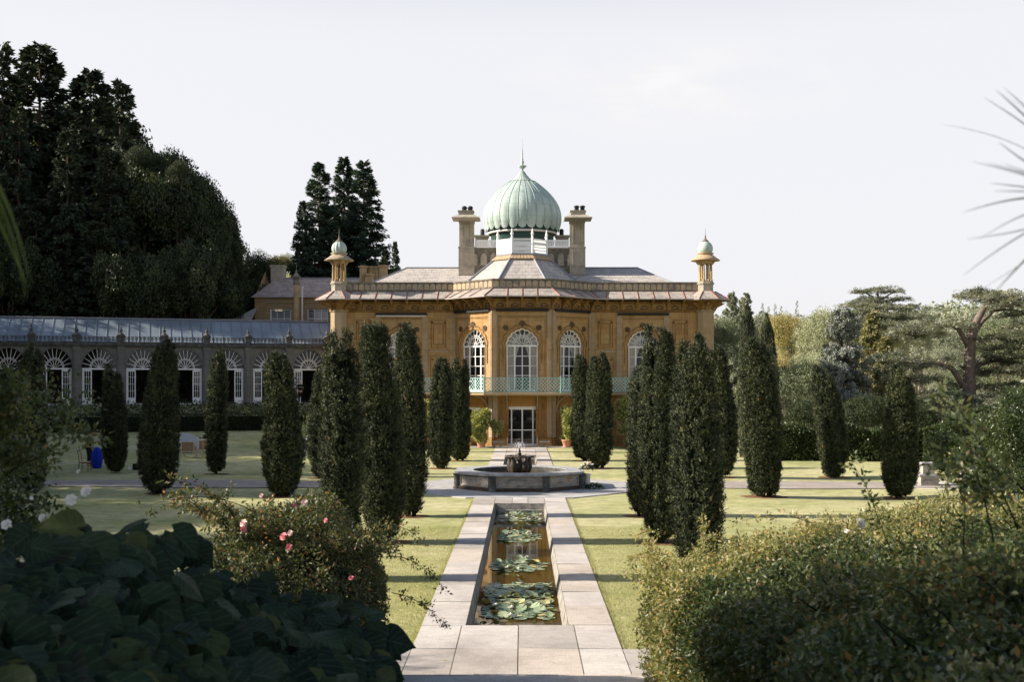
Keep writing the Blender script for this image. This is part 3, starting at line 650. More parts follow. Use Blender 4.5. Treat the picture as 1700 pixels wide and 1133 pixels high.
# flower pedestal beside the fountain
fp = thing('flower_pedestal', (2.72, 49.0, .03), 'white fluted pedestal topped with pale roses and foliage beside the fountain', 'flower stand')
b_ = MB(); b_.lathe([(.17, .0), (.17, .05), (.13, .08), (.125, .52), (.16, .56), (.17, .60)], (2.72, 49.0, .03), 20, 16, .06); b_.build('pedestal', M['cream'], fp)
def posy(name, c, r, nleaf, nflow, parent, fm, fr_=.05, squash=.8, lm='hedge', seed=1, lsz=.09):
    g = np.random.default_rng(seed); d = nrm(g.normal(size=(nleaf, 3))); d[:, 2] = np.abs(d[:, 2])*.9 - .2
    P = np.array(c) + d*(r*g.uniform(.4, 1.05, (nleaf, 1)))*np.array([1, 1, squash])
    V, Fq, T = leaf_quads(P, d + g.normal(0, .6, (nleaf, 3)), lsz, lsz*.5, g, None, g.uniform(0, .9, nleaf), .15)
    link(np_mesh('foliage', V - np.array(rootloc(parent)), Fq, T), 'foliage', M[lm], parent)
    for i in range(nflow):
        t = g.uniform(0, 6.28); e = g.uniform(-.1, 1.2); q = np.array(c) + r*np.array([math.cos(t)*math.cos(e), math.sin(t)*math.cos(e), math.sin(e)*squash])*1.0
        fb = MB()
        for rr, zz, n_, tl in ((1.0, 0, 6, .3), (.7, .25, 5, .7), (.4, .4, 4, 1.1)):
            for h in range(n_):
                a = 2*PI*h/n_ + rr*3; ca, sa = math.cos(a), math.sin(a); w = fr_*rr
                fb.add([(q[0], q[1], q[2]+zz*fr_*.5), (q[0]+ca*w*.7-sa*w*.45, q[1]+sa*w*.7+ca*w*.45, q[2]+w*tl*.5+zz*fr_), (q[0]+ca*w*1.1, q[1]+sa*w*1.1, q[2]+w*tl*.8+zz*fr_), (q[0]+ca*w*.7+sa*w*.45, q[1]+sa*w*.7-ca*w*.45, q[2]+w*tl*.5+zz*fr_)], [(0,1,2,3)])
        fb.build(name, M[fm] if isinstance(fm, str) else M[fm[i % len(fm)]], parent)
posy('rose', (2.72, 49.0, .86), .30, 260, 16, fp, ('petal', 'petal', 'palepink'), .085, .8, 'hedge', 4, .10)
fg = thing('flower_garland', (2.95, 48.6, .03), 'trailing greenery with small white roses lying at the foot of the pedestal', 'flowers')
posy('rose', (2.95, 48.62, .12), .42, 300, 6, fg, 'petal', .05, .35, 'hedge', 8, .10)

# stone plinth on the right
pt = thing('stone_pedestal', (17.36, 50.4, .03), 'two tiered square weathered stone pedestal behind the right yew', 'pedestal')
a_ = MB(); fr = F((17.36, 50.4, .03), (1, 0, 0))
a_.fbox(fr, -.38, .38, 0, .40, -.38, .38); a_.build('lower_block', M['basin'], pt)
a_ = MB(); a_.fbox(fr, -.44, .44, .40, .48, -.44, .44); a_.build('lower_cap', M['rim'], pt)
a_ = MB(); a_.fbox(fr, -.25, .25, .48, .90, -.25, .25); a_.build('upper_block', M['basin'], pt)
a_ = MB(); a_.fbox(fr, -.31, .31, .90, .98, -.31, .31); a_.build('upper_cap', M['rim'], pt)

# water lilies
def lily(y0, y1, xw, n, seed, label, nf, raise_=.06):
    g = np.random.default_rng(seed); cy = (y0+y1)/2; t = thing('water_lily_clump', (XC, cy, WL), label, 'water lilies', 'water lily clumps along the canal')
    mb = MB(); tint = []
    k = 0; tries = 0; pads = []
    while k < n and tries < n*30:
        tries += 1; a = g.uniform(0, 6.283); rr = math.sqrt(g.uniform(0, 1)); 
        if xw > .75: x = g.uniform(-1, 1)*xw; y = g.uniform(-1, 1)*(y1-y0)/2*(1-.12*abs(math.sin(x*6)))
        else: x = rr*math.cos(a)*xw; y = rr*math.sin(a)*(y1-y0)/2
        r = g.uniform(.06, .135)
        if abs(x)+r*.8 > HI-.02: continue
        if any((x-p[0])**2+(y-p[1])**2 < ((r+p[2])*.62)**2 for p in pads): continue
        pads.append((x, y, r)); k += 1
    for i, (x, y, r) in enumerate(pads):
        up = g.random() < .30; z = .012 + .003*(i % 5) + (g.uniform(.02, raise_) if up else 0); tx, ty = (g.normal(0, .35, 2) if up else g.normal(0, .02, 2)); a0 = g.uniform(0, 6.28)
        vs = [(XC+x, cy+y, WL+z-.01)]; N_ = 16
        for e in range(N_+1):
            an = a0 + .18 + (2*PI-.36)*e/N_; rr = r*(1+.05*math.sin(5*an+i)); px, py = rr*math.cos(an), rr*math.sin(an)
            vs.append((XC+x+px, cy+y+py, WL+z + px*tx + py*ty + (.012 if up else .002)))
        for v_ in vs: pass
        mb.add(vs, [(0, e+1, e+2) for e in range(N_)]); tint += [min(1, max(0, g.beta(2, 2.2) + (.35 if g.random() < .06 else 0)))]*N_
    o = mb.build('leaf_pads', M['lily'], t); at = o.data.attributes.new('tint', 'FLOAT', 'FACE'); at.data.foreach_set('value', np.array(tint, dtype=np.float32))
    for f_ in range(nf):
        fb = MB(); p = pads[(f_*7+3) % len(pads)]; q = (XC+p[0], cy+p[1], WL+.05)
        for ring, (n_, w, up_) in enumerate(((8, .085, .035), (7, .065, .06), (5, .04, .075))):
            for h in range(n_):
                a = 2*PI*h/n_ + ring*.4; ca, sa = math.cos(a), math.sin(a)
                fb.add([(q[0], q[1], q[2]), (q[0]+ca*w*.6-sa*w*.3, q[1]+sa*w*.6+ca*w*.3, q[2]+up_*.6), (q[0]+ca*w, q[1]+sa*w, q[2]+up_), (q[0]+ca*w*.6+sa*w*.3, q[1]+sa*w*.6-ca*w*.3, q[2]+up_*.6)], [(0,1,2,3)])
        fb.build('lily_flower', M['petal'], t)
lily(23.2, 27.6, .80, 290, 1, 'wide mat of lily pads filling the nearest end of the canal', 4)
lily(29.1, 31.3, .72, 90, 2, 'round raft of lily pads next beyond the wide near mat', 2)
lily(34.5, 37.0, .66, 85, 3, 'round raft of lily pads in mid canal, third from the near end', 3)
lily(39.7, 42.4, .78, 120, 4, 'lily pads crowded against the canal end nearest the fountain', 13, .16)
lily(57.0, 61.0, .70, 60, 6, 'yellow green lily pads in the canal behind the fountain', 3, .25)
# ------------------------------------------------------------------ the domed house
YM, YB = 84.6, 81.7
hs = thing('domed_mansion', (0, YM, 0), 'ochre stone mansion with a green onion dome, bowed centre and corner turrets', 'mansion')
PL = [(-12.65, YM), (-4.95, YM), (-2.05, YB), (2.05, YB), (4.95, YM), (12.65, YM)]
def offs(d, pts=PL):
    P = [Vector((x, y)) for x, y in pts]; out = []
    for i in range(len(P)):
        ns = []
        if i > 0: e = (P[i]-P[i-1]).normalized(); ns.append(Vector((e.y, -e.x)))
        if i < len(P)-1: e = (P[i+1]-P[i]).normalized(); ns.append(Vector((e.y, -e.x)))
        if len(ns) == 2: n_ = (ns[0]+ns[1]).normalized(); k = d/max(.2, n_.dot(ns[0]))
        else: n_ = ns[0]; k = d
        out.append(P[i] + n_*k)
    return out
def ring(d, z): return [Vector((p.x, p.y, z)) for p in offs(d)]
def sweep(mb, prof, mi=0):                               # profile [(offset, z), ...] run along the whole front
    rs = [ring(d, z) for d, z in prof]
    for a, b in zip(rs, rs[1:]): mb.quadstrip(a, b, mi)
FR = [F((a[0], a[1], 0), (b[0]-a[0], b[1]-a[1], 0)) for a, b in zip(PL, PL[1:])]
LEN = [math.dist(a, b) for a, b in zip(PL, PL[1:])]
def cusp(uc, w, v0, vs, rise, n=9, a=.055, k=8, grow=0):  # outline of a cusped arch window: base v0, springing vs
    pts = [(uc-w/2-grow, v0), (uc+w/2+grow, v0)]
    for i in range(n*k+1):
        t = PI*i/(n*k); s_ = abs(math.sin(n*t)); q = 1 + a*s_**.8
        pe = 1 + .05*max(0, math.cos((t-PI/2)*3))**3 if abs(t-PI/2) < .5 else 1
        pts.append((uc + (w/2+grow)*math.cos(t)*q, vs + (rise+grow)*math.sin(t)*q*pe + (0 if 0 < i < n*k else .001)))
    return pts
def rect(u0, u1, v0, v1): return [(u0, v0), (u1, v0), (u1, v1), (u0, v1)]
WV0, WVS, WR = 3.78, 7.02, 1.12
wl = MB(); un = MB(); tr = MB(); rl = MB(); pil = MB()
wins = []
def upper_window(fi, uc, w):
    fr = FR[fi]; wins.append((fi, uc, w)); return cusp(uc, w, WV0, WVS, WR)
# wall skins: lower storey (0-3.55) and upper storey (3.55-10.2)
holesU = {0: [(0, 3.95, 2.12)], 1: [(1, LEN[1]/2, 2.42)], 2: [(2, LEN[2]/2, 2.2)], 3: [(3, LEN[3]/2, 2.42)], 4: [(4, LEN[4]-3.95, 2.12)]}
lowW = {0: [(2.9, 5.0, .9, 2.75)], 1: [(LEN[1]/2-.8, LEN[1]/2+.8, .75, 2.72)], 2: [(LEN[2]/2-1.08, LEN[2]/2+1.08, 0.04, 2.8)], 3: [(LEN[3]/2-.8, LEN[3]/2+.8, .75, 2.72)], 4: [(LEN[4]-5.0, LEN[4]-2.9, .9, 2.75)]}
for i, fr in enumerate(FR):
    L_ = LEN[i]; hs_ = [upper_window(*h) for h in holesU[i]]
    wl.plate(fr, rect(0, L_, 3.55, 10.3), hs_, 0, .42)
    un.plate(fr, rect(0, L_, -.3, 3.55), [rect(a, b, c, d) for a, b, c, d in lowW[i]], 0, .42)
    for (fi, uc, w) in holesU[i]:
        # outer cusped hood, rectangular panel round it, finial flower and two roundels
        tr.band(fr, cusp(uc, w, WVS-1.2, WVS, WR, 9, .06, 8, .26)[1:] + [(uc-w/2-.26, WVS-1.2)], .09, 0, .05, False)
        tr.band(fr, cusp(uc, w, WV0, WVS, WR, 9, .055, 8, .05)[1:] + [(uc-w/2-.05, WV0)], .06, 0, .03, False)
        pw = min(w/2+.62, L_/2-.28)
        tr.band(fr, rect(uc-pw, uc+pw, 3.8, 9.05), .08, 0, .045)
        tr.band(fr, rect(uc-pw+.14, uc+pw-.14, 3.9, 8.93), .03, 0, .02)
        for k in range(7):
            a = PI*(k+.5)/7; rl.prism(fr, [(uc, 8.42), (uc+.26*math.cos(a-.16), 8.44+.3*math.sin(a-.16)), (uc+.30*math.cos(a), 8.44+.35*math.sin(a)), (uc+.26*math.cos(a+.16), 8.44+.3*math.sin(a+.16))], 0, .06+.01*(k % 2))
        rl.fbox(fr, uc-.05, uc+.05, 8.30, 8.46, 0, .06)
        for sg in (-1, 1):
            c = (uc+sg*min(w/2+.05, L_/2-.55), 8.28); rl.band(fr, [(c[0]+.155*math.cos(t_*.5236), c[1]+.155*math.sin(t_*.5236)) for t_ in range(12)], .07, 0, .055)
            for k in range(8): a = k*PI/4; rl.prism(fr, [(c[0], c[1]), (c[0]+.11*math.cos(a-.25), c[1]+.11*math.sin(a-.25)), (c[0]+.13*math.cos(a), c[1]+.13*math.sin(a)), (c[0]+.11*math.cos(a+.25), c[1]+.11*math.sin(a+.25))], 0, .035+.004*k)
# cornices and string courses along the front
cn = MB()
sweep(cn, [(0, 9.52), (.09, 9.55), (.09, 9.63), (.03, 9.66), (.03, 9.70), (0, 9.72)])
sweep(cn, [(0, 10.12), (.06, 10.15), (.06, 10.22), (.14, 10.3), (0, 10.36)])
for i, fr in enumerate(FR):                               # plinth and low string course, broken by the openings
    for v0, v1, n1 in ((0, .56, .10), (.56, .63, .05), (1.03, 1.11, .04)):
        cuts = sorted((a-.06, b+.06) for a, b, c, d in lowW[i] if c < v1); u = 0
        for a, b in cuts + [(LEN[i], LEN[i])]:
            if a > u: cn.fbox(fr, u, a, v0, v1, 0, n1)
            u = b
# wing walls: pilaster strips, niche panels, string course
for sg, fi in ((-1, 0), (1, 4)):
    fr = FR[fi]; L_ = LEN[fi]; c = 3.95 if sg < 0 else L_-3.95
    for off_ in (-1.70, 1.70): pil.fbox(fr, c+off_-.21, c+off_+.21, .64, 9.5, 0, .07)
    for off_ in (-2.72, 2.66):
        u = c + off_; tr.band(fr, rect(u-.52, u+.52, 7.0, 8.95), .07, 0, .04); tr.band(fr, rect(u-.34, u+.34, 7.2, 8.7), .06, 0, .05)
        for a in (-.45, .45): rl.fbox(fr, u+a-.06, u+a+.06, 8.72, 8.86, 0, .055)
        pil.fbox(fr, u-.7, u+.7, 6.62, 6.82, 0, .06)
        nic = [(u-.40, 3.8), (u+.40, 3.8), (u+.40, 5.3)] + [(u+.40*math.cos(t), 5.3+.62*math.sin(t)**1.25) for t in np.linspace(.15, PI-.15, 14)] + [(u-.40, 5.3)]
        tr.band(fr, nic, .08, 0, .05); tr.band(fr, rect(u-.55, u+.55, 3.75, 6.35), .05, 0, .035)
        for a in (-.42, 0, .42): rl.fbox(fr, u+a-.06, u+a+.06, 6.05, 6.17, 0, .05)
# pilasters where the bow's faces meet
for i, (x, y) in enumerate(PL[1:5]):
    fa, fb_ = FR[i], FR[i+1]; la = LEN[i]; inner = i in (0, 3)
    for fr, u0, u1 in ((fa, la-.34, la), (fb_, 0, .34)):
        if inner: u0, u1 = (la-.26, la) if fr is fa else (0, .26)
        pil.fbox(fr, u0, u1, .64, 9.5, 0, .09 if not inner else .055); pil.fbox(fr, u0+.08, u1-.08, 3.9, 9.3, 0, .115 if not inner else .075)
        pil.fbox(fr, u0-.03, u1, 6.75, 6.9, 0, .13)
# ground floor pilasters flanking the garden door
for u in (.62, 1.02): 
    for uu in (u, LEN[2]-u): tr.fbox(FR[2], uu-.09, uu+.09, .64, 3.3, 0, .06)
for fi in (1, 3):
    for u in (.55, .85, LEN[fi]-.85, LEN[fi]-.55): tr.fbox(FR[fi], u-.08, u+.08, .64, 3.3, 0, .05)
wl.build('wall', M['facade'], hs, 'ochre ashlar upper wall'); un.build('wall', M['under'], hs, 'lower wall under the balcony, orange bounced light painted in')
tr.build('wall_moulding', M['trim'], hs); rl.build('carved_ornament', M['relief'], hs); pil.build('pilaster_strips', M['pier'], hs)
# shell behind: sides, back, floors
sh = MB()
sh.quadstrip([Vector((-13.2, YM+.3, -.3)), Vector((-13.2, 100, -.3)), Vector((13.2, 100, -.3)), Vector((13.2, YM+.3, -.3))], [Vector((-13.2, YM+.3, 11)), Vector((-13.2, 100, 11)), Vector((13.2, 100, 11)), Vector((13.2, YM+.3, 11))])
sh.build('side_wall', M['facade'], hs)
fl = MB()
for z in (.01, 3.6, 10.9):
    P_ = ring(-.1, z); fl.add([tuple(p) for p in P_] + [(12.5, 99.9, z), (-12.5, 99.9, z)], [tuple(range(8))])
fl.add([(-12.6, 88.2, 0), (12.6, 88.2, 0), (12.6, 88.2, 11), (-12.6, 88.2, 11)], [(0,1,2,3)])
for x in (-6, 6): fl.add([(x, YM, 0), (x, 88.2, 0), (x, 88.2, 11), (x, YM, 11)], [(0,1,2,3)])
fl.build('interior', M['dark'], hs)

# windows
def fan_window(fr, uc, w, drape):
    W = MB(); n0, n1 = -.30, -.24
    out = cusp(uc, w, WV0, WVS, WR, 9, .055, 8, -.05); W.band(fr, out, .11, n0, n1+.02)
    rs = WR; ri = w*.30
    W.fbox(fr, uc-w/2, uc+w/2, WVS-.06, WVS+.06, n0, n1+.03)                      # transom
    for rr in (ri, ri*.82): W.band(fr, [(uc+rr*math.cos(t), WVS+.05+rr*math.sin(t)) for t in np.linspace(0, PI, 20)], .045, n0, n1, False)
    for k in range(1, 9):
        t = PI*k/9; r1 = 1/math.sqrt((math.cos(t)/(w/2))**2 + (math.sin(t)/rs)**2)*.99; r0 = ri if k % 2 == 0 or True else 0
        a = (uc+ri*math.cos(t), WVS+.05+ri*math.sin(t)); b = (uc+r1*math.cos(t), WVS+r1*math.sin(t)); W.band(fr, [a, b], .04, n0, n1, False)
    for k in range(1, 6):
        t = PI*k/6; W.band(fr, [(uc+.1*math.cos(t), WVS+.05+.1*math.sin(t)), (uc+ri*.82*math.cos(t), WVS+.05+ri*.82*math.sin(t))], .035, n0, n1, False)
    for u in (-.235, .235): W.fbox(fr, uc+u*w*1.02-.055, uc+u*w*1.02+.055, WV0, WVS, n0, n1+.01)
    W.fbox(fr, uc-.03, uc+.03, WV0, WVS, n0, n1)
    for v in (4.95, 5.62, 6.30): W.fbox(fr, uc-w/2, uc+w/2, v-.022, v+.022, n0, n1-.008)
    W.fbox(fr, uc-w/2, uc+w/2, WV0-.02, WV0+.16, n0, n1+.005)
    f_ = W.build('window', M['white'], hs)
    G = MB(); G.prism(fr, cusp(uc, w, WV0, WVS, rs, 9, .055, 8, -.03), -.285, -.28, 0, False); G.build('pane', M['glass'], f_)
    # drapes tied back behind the glass
    Cm = MB(); N_ = 26
    for sg in (-1, 1):
        rows = []
        for q in range(15):
            v = WVS + rs*.75 - q*(WVS+rs*.75-WV0)/14; fr_ = (WVS+rs*.75 - v)/(WVS+rs*.75-WV0)
            inn = {0: lambda s: .98 - .55*math.sin(min(1, s/.72)*PI/2)**1.4 if s < .72 else .43 + (s-.72)*.35,
                   1: lambda s: .45}[drape](fr_)
            x1 = w/2*.97
            if v > WVS: x1 = w/2*math.sqrt(max(.02, 1-((v-WVS)/rs)**2))*.97
            x0 = (1-inn)*w/2*.98; x0 = min(x0, x1-.01)
            rows.append([fr.p(uc+sg*(x0+(x1-x0)*e/N_), v, -.385+.035*math.sin(e*1.9+q*.12)) for e in range(N_+1)])
        for a, b in zip(rows, rows[1:]): Cm.quadstrip(a, b)
    Cm.sm = [True]*len(Cm.sm); Cm.build('curtain', M['curtain'], f_)
for fi, uc, w in wins: fan_window(FR[fi], uc, w, 0)
def low_window(fr, u0, u1, v0, v1, door=False):
    W = MB(); n0, n1 = -.30, -.24; w = u1-u0
    W.band(fr, rect(u0+.04, u1-.04, v0+.04, v1-.04), .09, n0, n1+.02); W.fbox(fr, u0, u1, v1-.20, v1, n0, n1+.05)
    if door:
        for k in range(16): W.prism(fr, [(u0+.05+(w-.1)*(k+c_)/16, v1-.20) if d_ == 0 else (u0+.05+(w-.1)*(k+c_)/16, v1-.20-.05) for c_, d_ in ((0, 0), (1, 0), (.5, 1))], n1, n1+.045)
    for f_ in ((.155, .5, .845) if door else (.33, .67)): u = u0+w*f_; W.fbox(fr, u-.045, u+.045, v0, v1-.1, n0, n1)
    v = v0+(v1-v0)*(.40 if door else .45); W.fbox(fr, u0, u1, v-.03, v+.03, n0, n1-.01)
    if door: W.fbox(fr, u0, u1, v0-.02, v0+.14, n0, n1+.01)
    o = W.build('garden_door' if door else 'window', M['white'], hs)
    G = MB(); G.fbox(fr, u0, u1, v0, v1, -.285, -.28); G.build('pane', M['glass'], o)
for i in range(5):
    for (a, b, c, d) in lowW[i]: low_window(FR[i], a, b, c, d, i == 2)
# roller blind boxes
for i, fr in enumerate(FR):
    B = MB(); c = {0: 3.95, 4: LEN[4]-3.95}.get(i, LEN[i]/2); hw = 1.85 if i in (0, 4) else LEN[i]/2-.22
    B.fbox(fr, c-hw, c+hw, 9.30 if i in (0, 4) else 9.42, 9.47 if i in (0, 4) else 9.62, .02, .20); o = B.build('blind_box', M['blind'], hs)
    if i == 0:
        S_ = MB()
        for k in range(30): u = c-hw+.06+k*(2*hw-.12)/30; S_.prism(fr, [(u, 9.31), (u+.1, 9.31), (u+.1, 9.22), (u+.05, 9.17), (u, 9.22)], .17, .185)
        S_.build('scalloped_fringe', M['cream'], o)

# corner piers (octagonal) with their own skirts of slates, open turrets above
def octring(c, r, z, rot=22.5, n=8): return [Vector((c[0]+r/math.cos(PI/n)*math.cos(R(rot+360/n*k)), c[1]+r/math.cos(PI/n)*math.sin(R(rot+360/n*k)), z)) for k in range(n)]
def octstack(mb, c, prof, mi=0, cap=True):
    rs = [octring(c, r, z) for r, z in prof]
    for a, b in zip(rs, rs[1:]): mb.quadstrip(a, b, mi, True)
    if cap: mb.add(rs[0], [tuple(range(8))], mi); mb.add(rs[-1], [tuple(range(8))], mi)
for sx in (-1, 1):
    c = (sx*13.18, YM-.05)
    P_ = MB(); octstack(P_, c, [(.68, -.3), (.68, .6), (.60, .65), (.60, 3.5), (.66, 3.55), (.66, 3.7), (.58, 3.75), (.58, 9.5), (.66, 9.55), (.66, 9.68), (.58, 9.72), (.58, 10.0)])
    P_.build('corner_pier', M['pier'], hs, 'pale octagonal corner pier')
    K = MB(); octstack(K, c, [(.58, 9.72), (.66, 9.9), (.85, 10.12), (1.25, 10.28), (1.55, 10.31)], 0, False)
    for k in range(8):
        t = R(45*k); fr = F((c[0], c[1], 0), (-math.sin(t), math.cos(t), 0)); fr.N = Vector((math.cos(t), math.sin(t), 0)); fr.U = Vector((-math.sin(t), math.cos(t), 0))
        g_ = F((c[0], c[1], 0), fr.N); K.prism(g_, [(.58, 9.6), (.72, 9.62), (.86, 9.85), (1.2, 10.02), (1.45, 10.18), (.58, 10.18)], -.08, .08)
    K.build('corbelled_bracket', M['trim'], hs)
    E = MB(); octstack(E, c, [(1.60, 10.32), (1.64, 10.39), (.66, 10.99)], 0, False); e_ = E.build('pier_eave', M['eave'], hs)
    Rr = MB(); a_, b_ = octring(c, 1.64, 10.40), octring(c, .66, 11.01)
    for p_, q_ in zip(a_, b_): Rr.tube([p_, q_], .04, 6)
    Rr.build('ridge_tiles', M['red'], e_)
    T = thing('corner_turret', (c[0], c[1], 10.9), 'small open stone turret with %s on the %s corner of the mansion' % (('dark ribbed green dome', 'left') if sx < 0 else ('smooth pale green dome', 'right')), 'turret', 'open turrets on the mansion corners')
    B = MB(); octstack(B, c, [(.60, 10.85), (.60, 10.98), (.53, 11.02), (.53, 11.48), (.60, 11.52), (.62, 11.60), (.54, 11.64), (.54, 11.74)]); B.build('pedestal', M['chim'], T)
    for k in range(8):
        t = R(22.5+45*k); q = (c[0]+.44*math.cos(t), c[1]+.44*math.sin(t), 0); Cc = MB()
        Cc.lathe([(.10, 11.74), (.10, 11.86), (.062, 11.92), (.075, 12.1), (.06, 12.9), (.10, 12.98), (.11, 13.06)], q, 10); Cc.build('column', M['chimo'], T)
        for_b = F((c[0], c[1], 0), (math.cos(t), math.sin(t), 0))
    Bk = MB()
    for k in range(8):
        t = R(22.5+45*k); g_ = F((c[0], c[1], 0), (math.cos(t), math.sin(t), 0)); Bk.prism(g_, [(.46, 12.9), (.56, 12.95), (.72, 13.16), (.92, 13.22), (.46, 13.24)], -.04, .04)
    octstack(Bk, c, [(.52, 13.03), (.55, 13.2), (.5, 13.24)]); Bk.build('bracket', M['chimo'], T)
    Ev = MB(); Ev.lathe([(.4, 13.22), (1.03, 13.22), (1.06, 13.26), (.80, 13.44), (.60, 13.60), (.52, 13.62), (.52, 13.70), (.60, 13.72), (.60, 13.78), (.45, 13.80)], (c[0], c[1], 0), 32, cap=False); Ev.build('turret_eave', M['terra' if sx > 0 else 'parapet'], T)
    D_ = MB(); pr = [(.44, 13.80), (.51, 13.90), (.545, 14.06), (.53, 14.24), (.45, 14.42), (.31, 14.56), (.18, 14.64)]
    D_.lathe(pr, (c[0], c[1], 0), 72 if sx < 0 else 40, 12 if sx < 0 else 0, .13 if sx < 0 else 0); D_.build('dome', M['copper'], T)
    Sp = MB(); Sp.lathe([(.28, 14.58), (.24, 14.66), (.10, 14.78), (.05, 14.86), (.08, 14.92), (.03, 14.98), (.05, 15.04), (.018, 15.1), (.012, 15.5), (.001, 15.62)], (c[0], c[1], 0), 12, cap=False); Sp.build('finial', M['coping'], T)

# deep slate eave along the front with brackets and red ridge rolls
ev = MB(); ZT, ZE = 11.02, 10.42
sweep(ev, [(.02, ZT), (1.32, ZE), (1.32, ZE-.07)]); so = MB(); sweep(so, [(1.31, ZE-.07), (1.0, ZE-.09), (.0, ZE-.02)])
eo = ev.build('eave', M['eave'], hs, 'slate clad deep eave'); so.build('soffit', M['relief'], hs)  # soffit coloured dark in place of the shade under the eave
rr_ = MB(); bk = MB(); nb_parts = []
for i, fr in enumerate(FR):
    L_ = LEN[i]; n = max(3, round(L_/1.03)); us = [L_*k/n for k in range(n+1)]
    for k, u in enumerate(us):
        if k in (0, n):
            if (i == 0 and k == 0) or (i == 4 and k == n) or k == 0: continue
            A = offs(1.33)[i+1]; B_ = offs(.02)[i+1]; rr_.tube([(A.x, A.y, ZE+.02), (B_.x, B_.y, ZT+.02)], .035, 6); n_ = Vector((A.x-B_.x, A.y-B_.y, 0)); w_ = n_.length; g_ = F((B_.x, B_.y, 0), n_)
        else: rr_.tube([fr.p(u, ZE+.02, 1.33), fr.p(u, ZT+.02, .02)], .03, 6); w_ = 1.3; g_ = F(fr.p(u, 0, 0), fr.N)
        s_ = w_/1.3; bk = MB()
        bk.prism(g_, [(0, 9.66), (.16*s_, 9.66), (.20*s_, 9.82), (.34*s_, 9.87), (.38*s_, 10.03), (.56*s_, 10.06), (.62*s_, 10.20), (.95*s_, 10.24), (1.05*s_, 10.33), (0, 10.34)], -.075, .075)
        nb_parts.append(bk.build('eave_bracket', M['trim'], hs))
    for k in range(n):                                        # little cusped arches between brackets
        u = (us[k]+us[k+1])/2; tr2 = [(u+.26*math.cos(t), 9.78+.20*math.sin(t)**1.3) for t in np.linspace(0.0, PI, 13)]
        
        cn.band(fr, tr2, .07, 0, .05, True, 1)
cn.build('cornice', [M['trim'], M['relief']], hs)
rr_.build('ridge_tiles', M['red'], eo)
# parapet with rows of arched panels
pq = MB(); pp = MB(); sweep(pp, [(.03, ZT-.02), (.03, 11.62), (-.3, 11.62), (-.3, ZT-.02)]); cp = MB(); sweep(cp, [(.09, 11.60), (.09, 11.70), (-.36, 11.70), (-.36, 11.60), (.09, 11.60)])
sweep(cp, [(.032, 11.02), (.07, 11.04), (.07, 11.10), (.032, 11.12)])
for i, fr in enumerate(FR):
    n = round(LEN[i]/.44)
    for k in range(n):
        w = LEN[i]/n; u = (k+.5)*w
        pq.prism(fr, [(u-w*.42, 11.13), (u+w*.42, 11.13), (u+w*.42, 11.44)] + [(u+w*.42*math.cos(t), 11.44+.13*math.sin(t)) for t in np.linspace(.2, PI-.2, 6)] + [(u-w*.42, 11.44)], .03, .06)
pp.build('parapet', M['coping'], hs); pq.build('parapet_panelling', M['parapet'], hs); cp.build('coping', M['coping'], hs)
# main hipped roof and the bow's half-octagon roof
rf = MB(); ZR = 13.35
a, b, c, d = (-11.9, YM+.6, 11.3), (11.9, YM+.6, 11.3), (12.2, 99, 11.3), (-12.2, 99, 11.3); e, f = (-9.0, 91.2, ZR), (9.0, 91.2, ZR)
rf.add([a, b, c, d, e, f], [(0,1,5,4),(1,2,5),(2,3,4,5),(3,0,4)]); rf.add([(-12.6, YM+.2, 11.2), (12.6, YM+.2, 11.2), (12.6, 99.5, 11.2), (-12.6, 99.5, 11.2)], [(0,1,2,3)])
rf.build('roof', M['slate'], hs, 'low hipped slate roof')
BC = (0, 86.35); rb = MB(); lo, hi = octring(BC, 4.35, 11.35), octring(BC, 1.95, 13.42); rb.quadstrip(lo, hi, 0, True); rb.build('roof', M['slate'], hs, 'octagonal slate roof over the bow')
ld = MB()
for p_, q_ in zip(lo, hi): ld.tube([p_+Vector((0,0,.02)), q_+Vector((0,0,.02))], .10, 6)
ld.tube([Vector(e)+Vector((0,0,.03)), Vector(f)+Vector((0,0,.03))], .07, 6)
for p_, q_ in ((a, e), (b, f)): ld.tube([Vector(p_), Vector(q_)], .06, 6)
ld.build('lead_ridge', M['lead'], hs)
tc_ = MB()
for k in range(8):
    A_, B_ = octring(BC, 2.20, 13.34)[k], octring(BC, 2.20, 13.34)[(k+1) % 8]; C_, D_2 = octring(BC, 1.82, 13.66)[k], octring(BC, 1.82, 13.66)[(k+1) % 8]
    for h in range(7):
        p = [A_.lerp(B_, h/7), A_.lerp(B_, (h+.86)/7), C_.lerp(D_2, (h+.86)/7), C_.lerp(D_2, h/7)]; up = Vector((0, 0, .05)); tc_.add([*p, *[q+up for q in p]], [(0,1,2,3),(4,5,6,7),(0,1,5,4),(1,2,6,5),(3,0,4,7)])
tc_.build('scalloped_tiles', M['terra'], hs)
bs = MB(); octstack(bs, BC, [(1.8, 13.5), (1.9, 13.68), (1.9, 13.78), (1.82, 13.80)]); bs.build('lead_platform', M['lead'], hs)
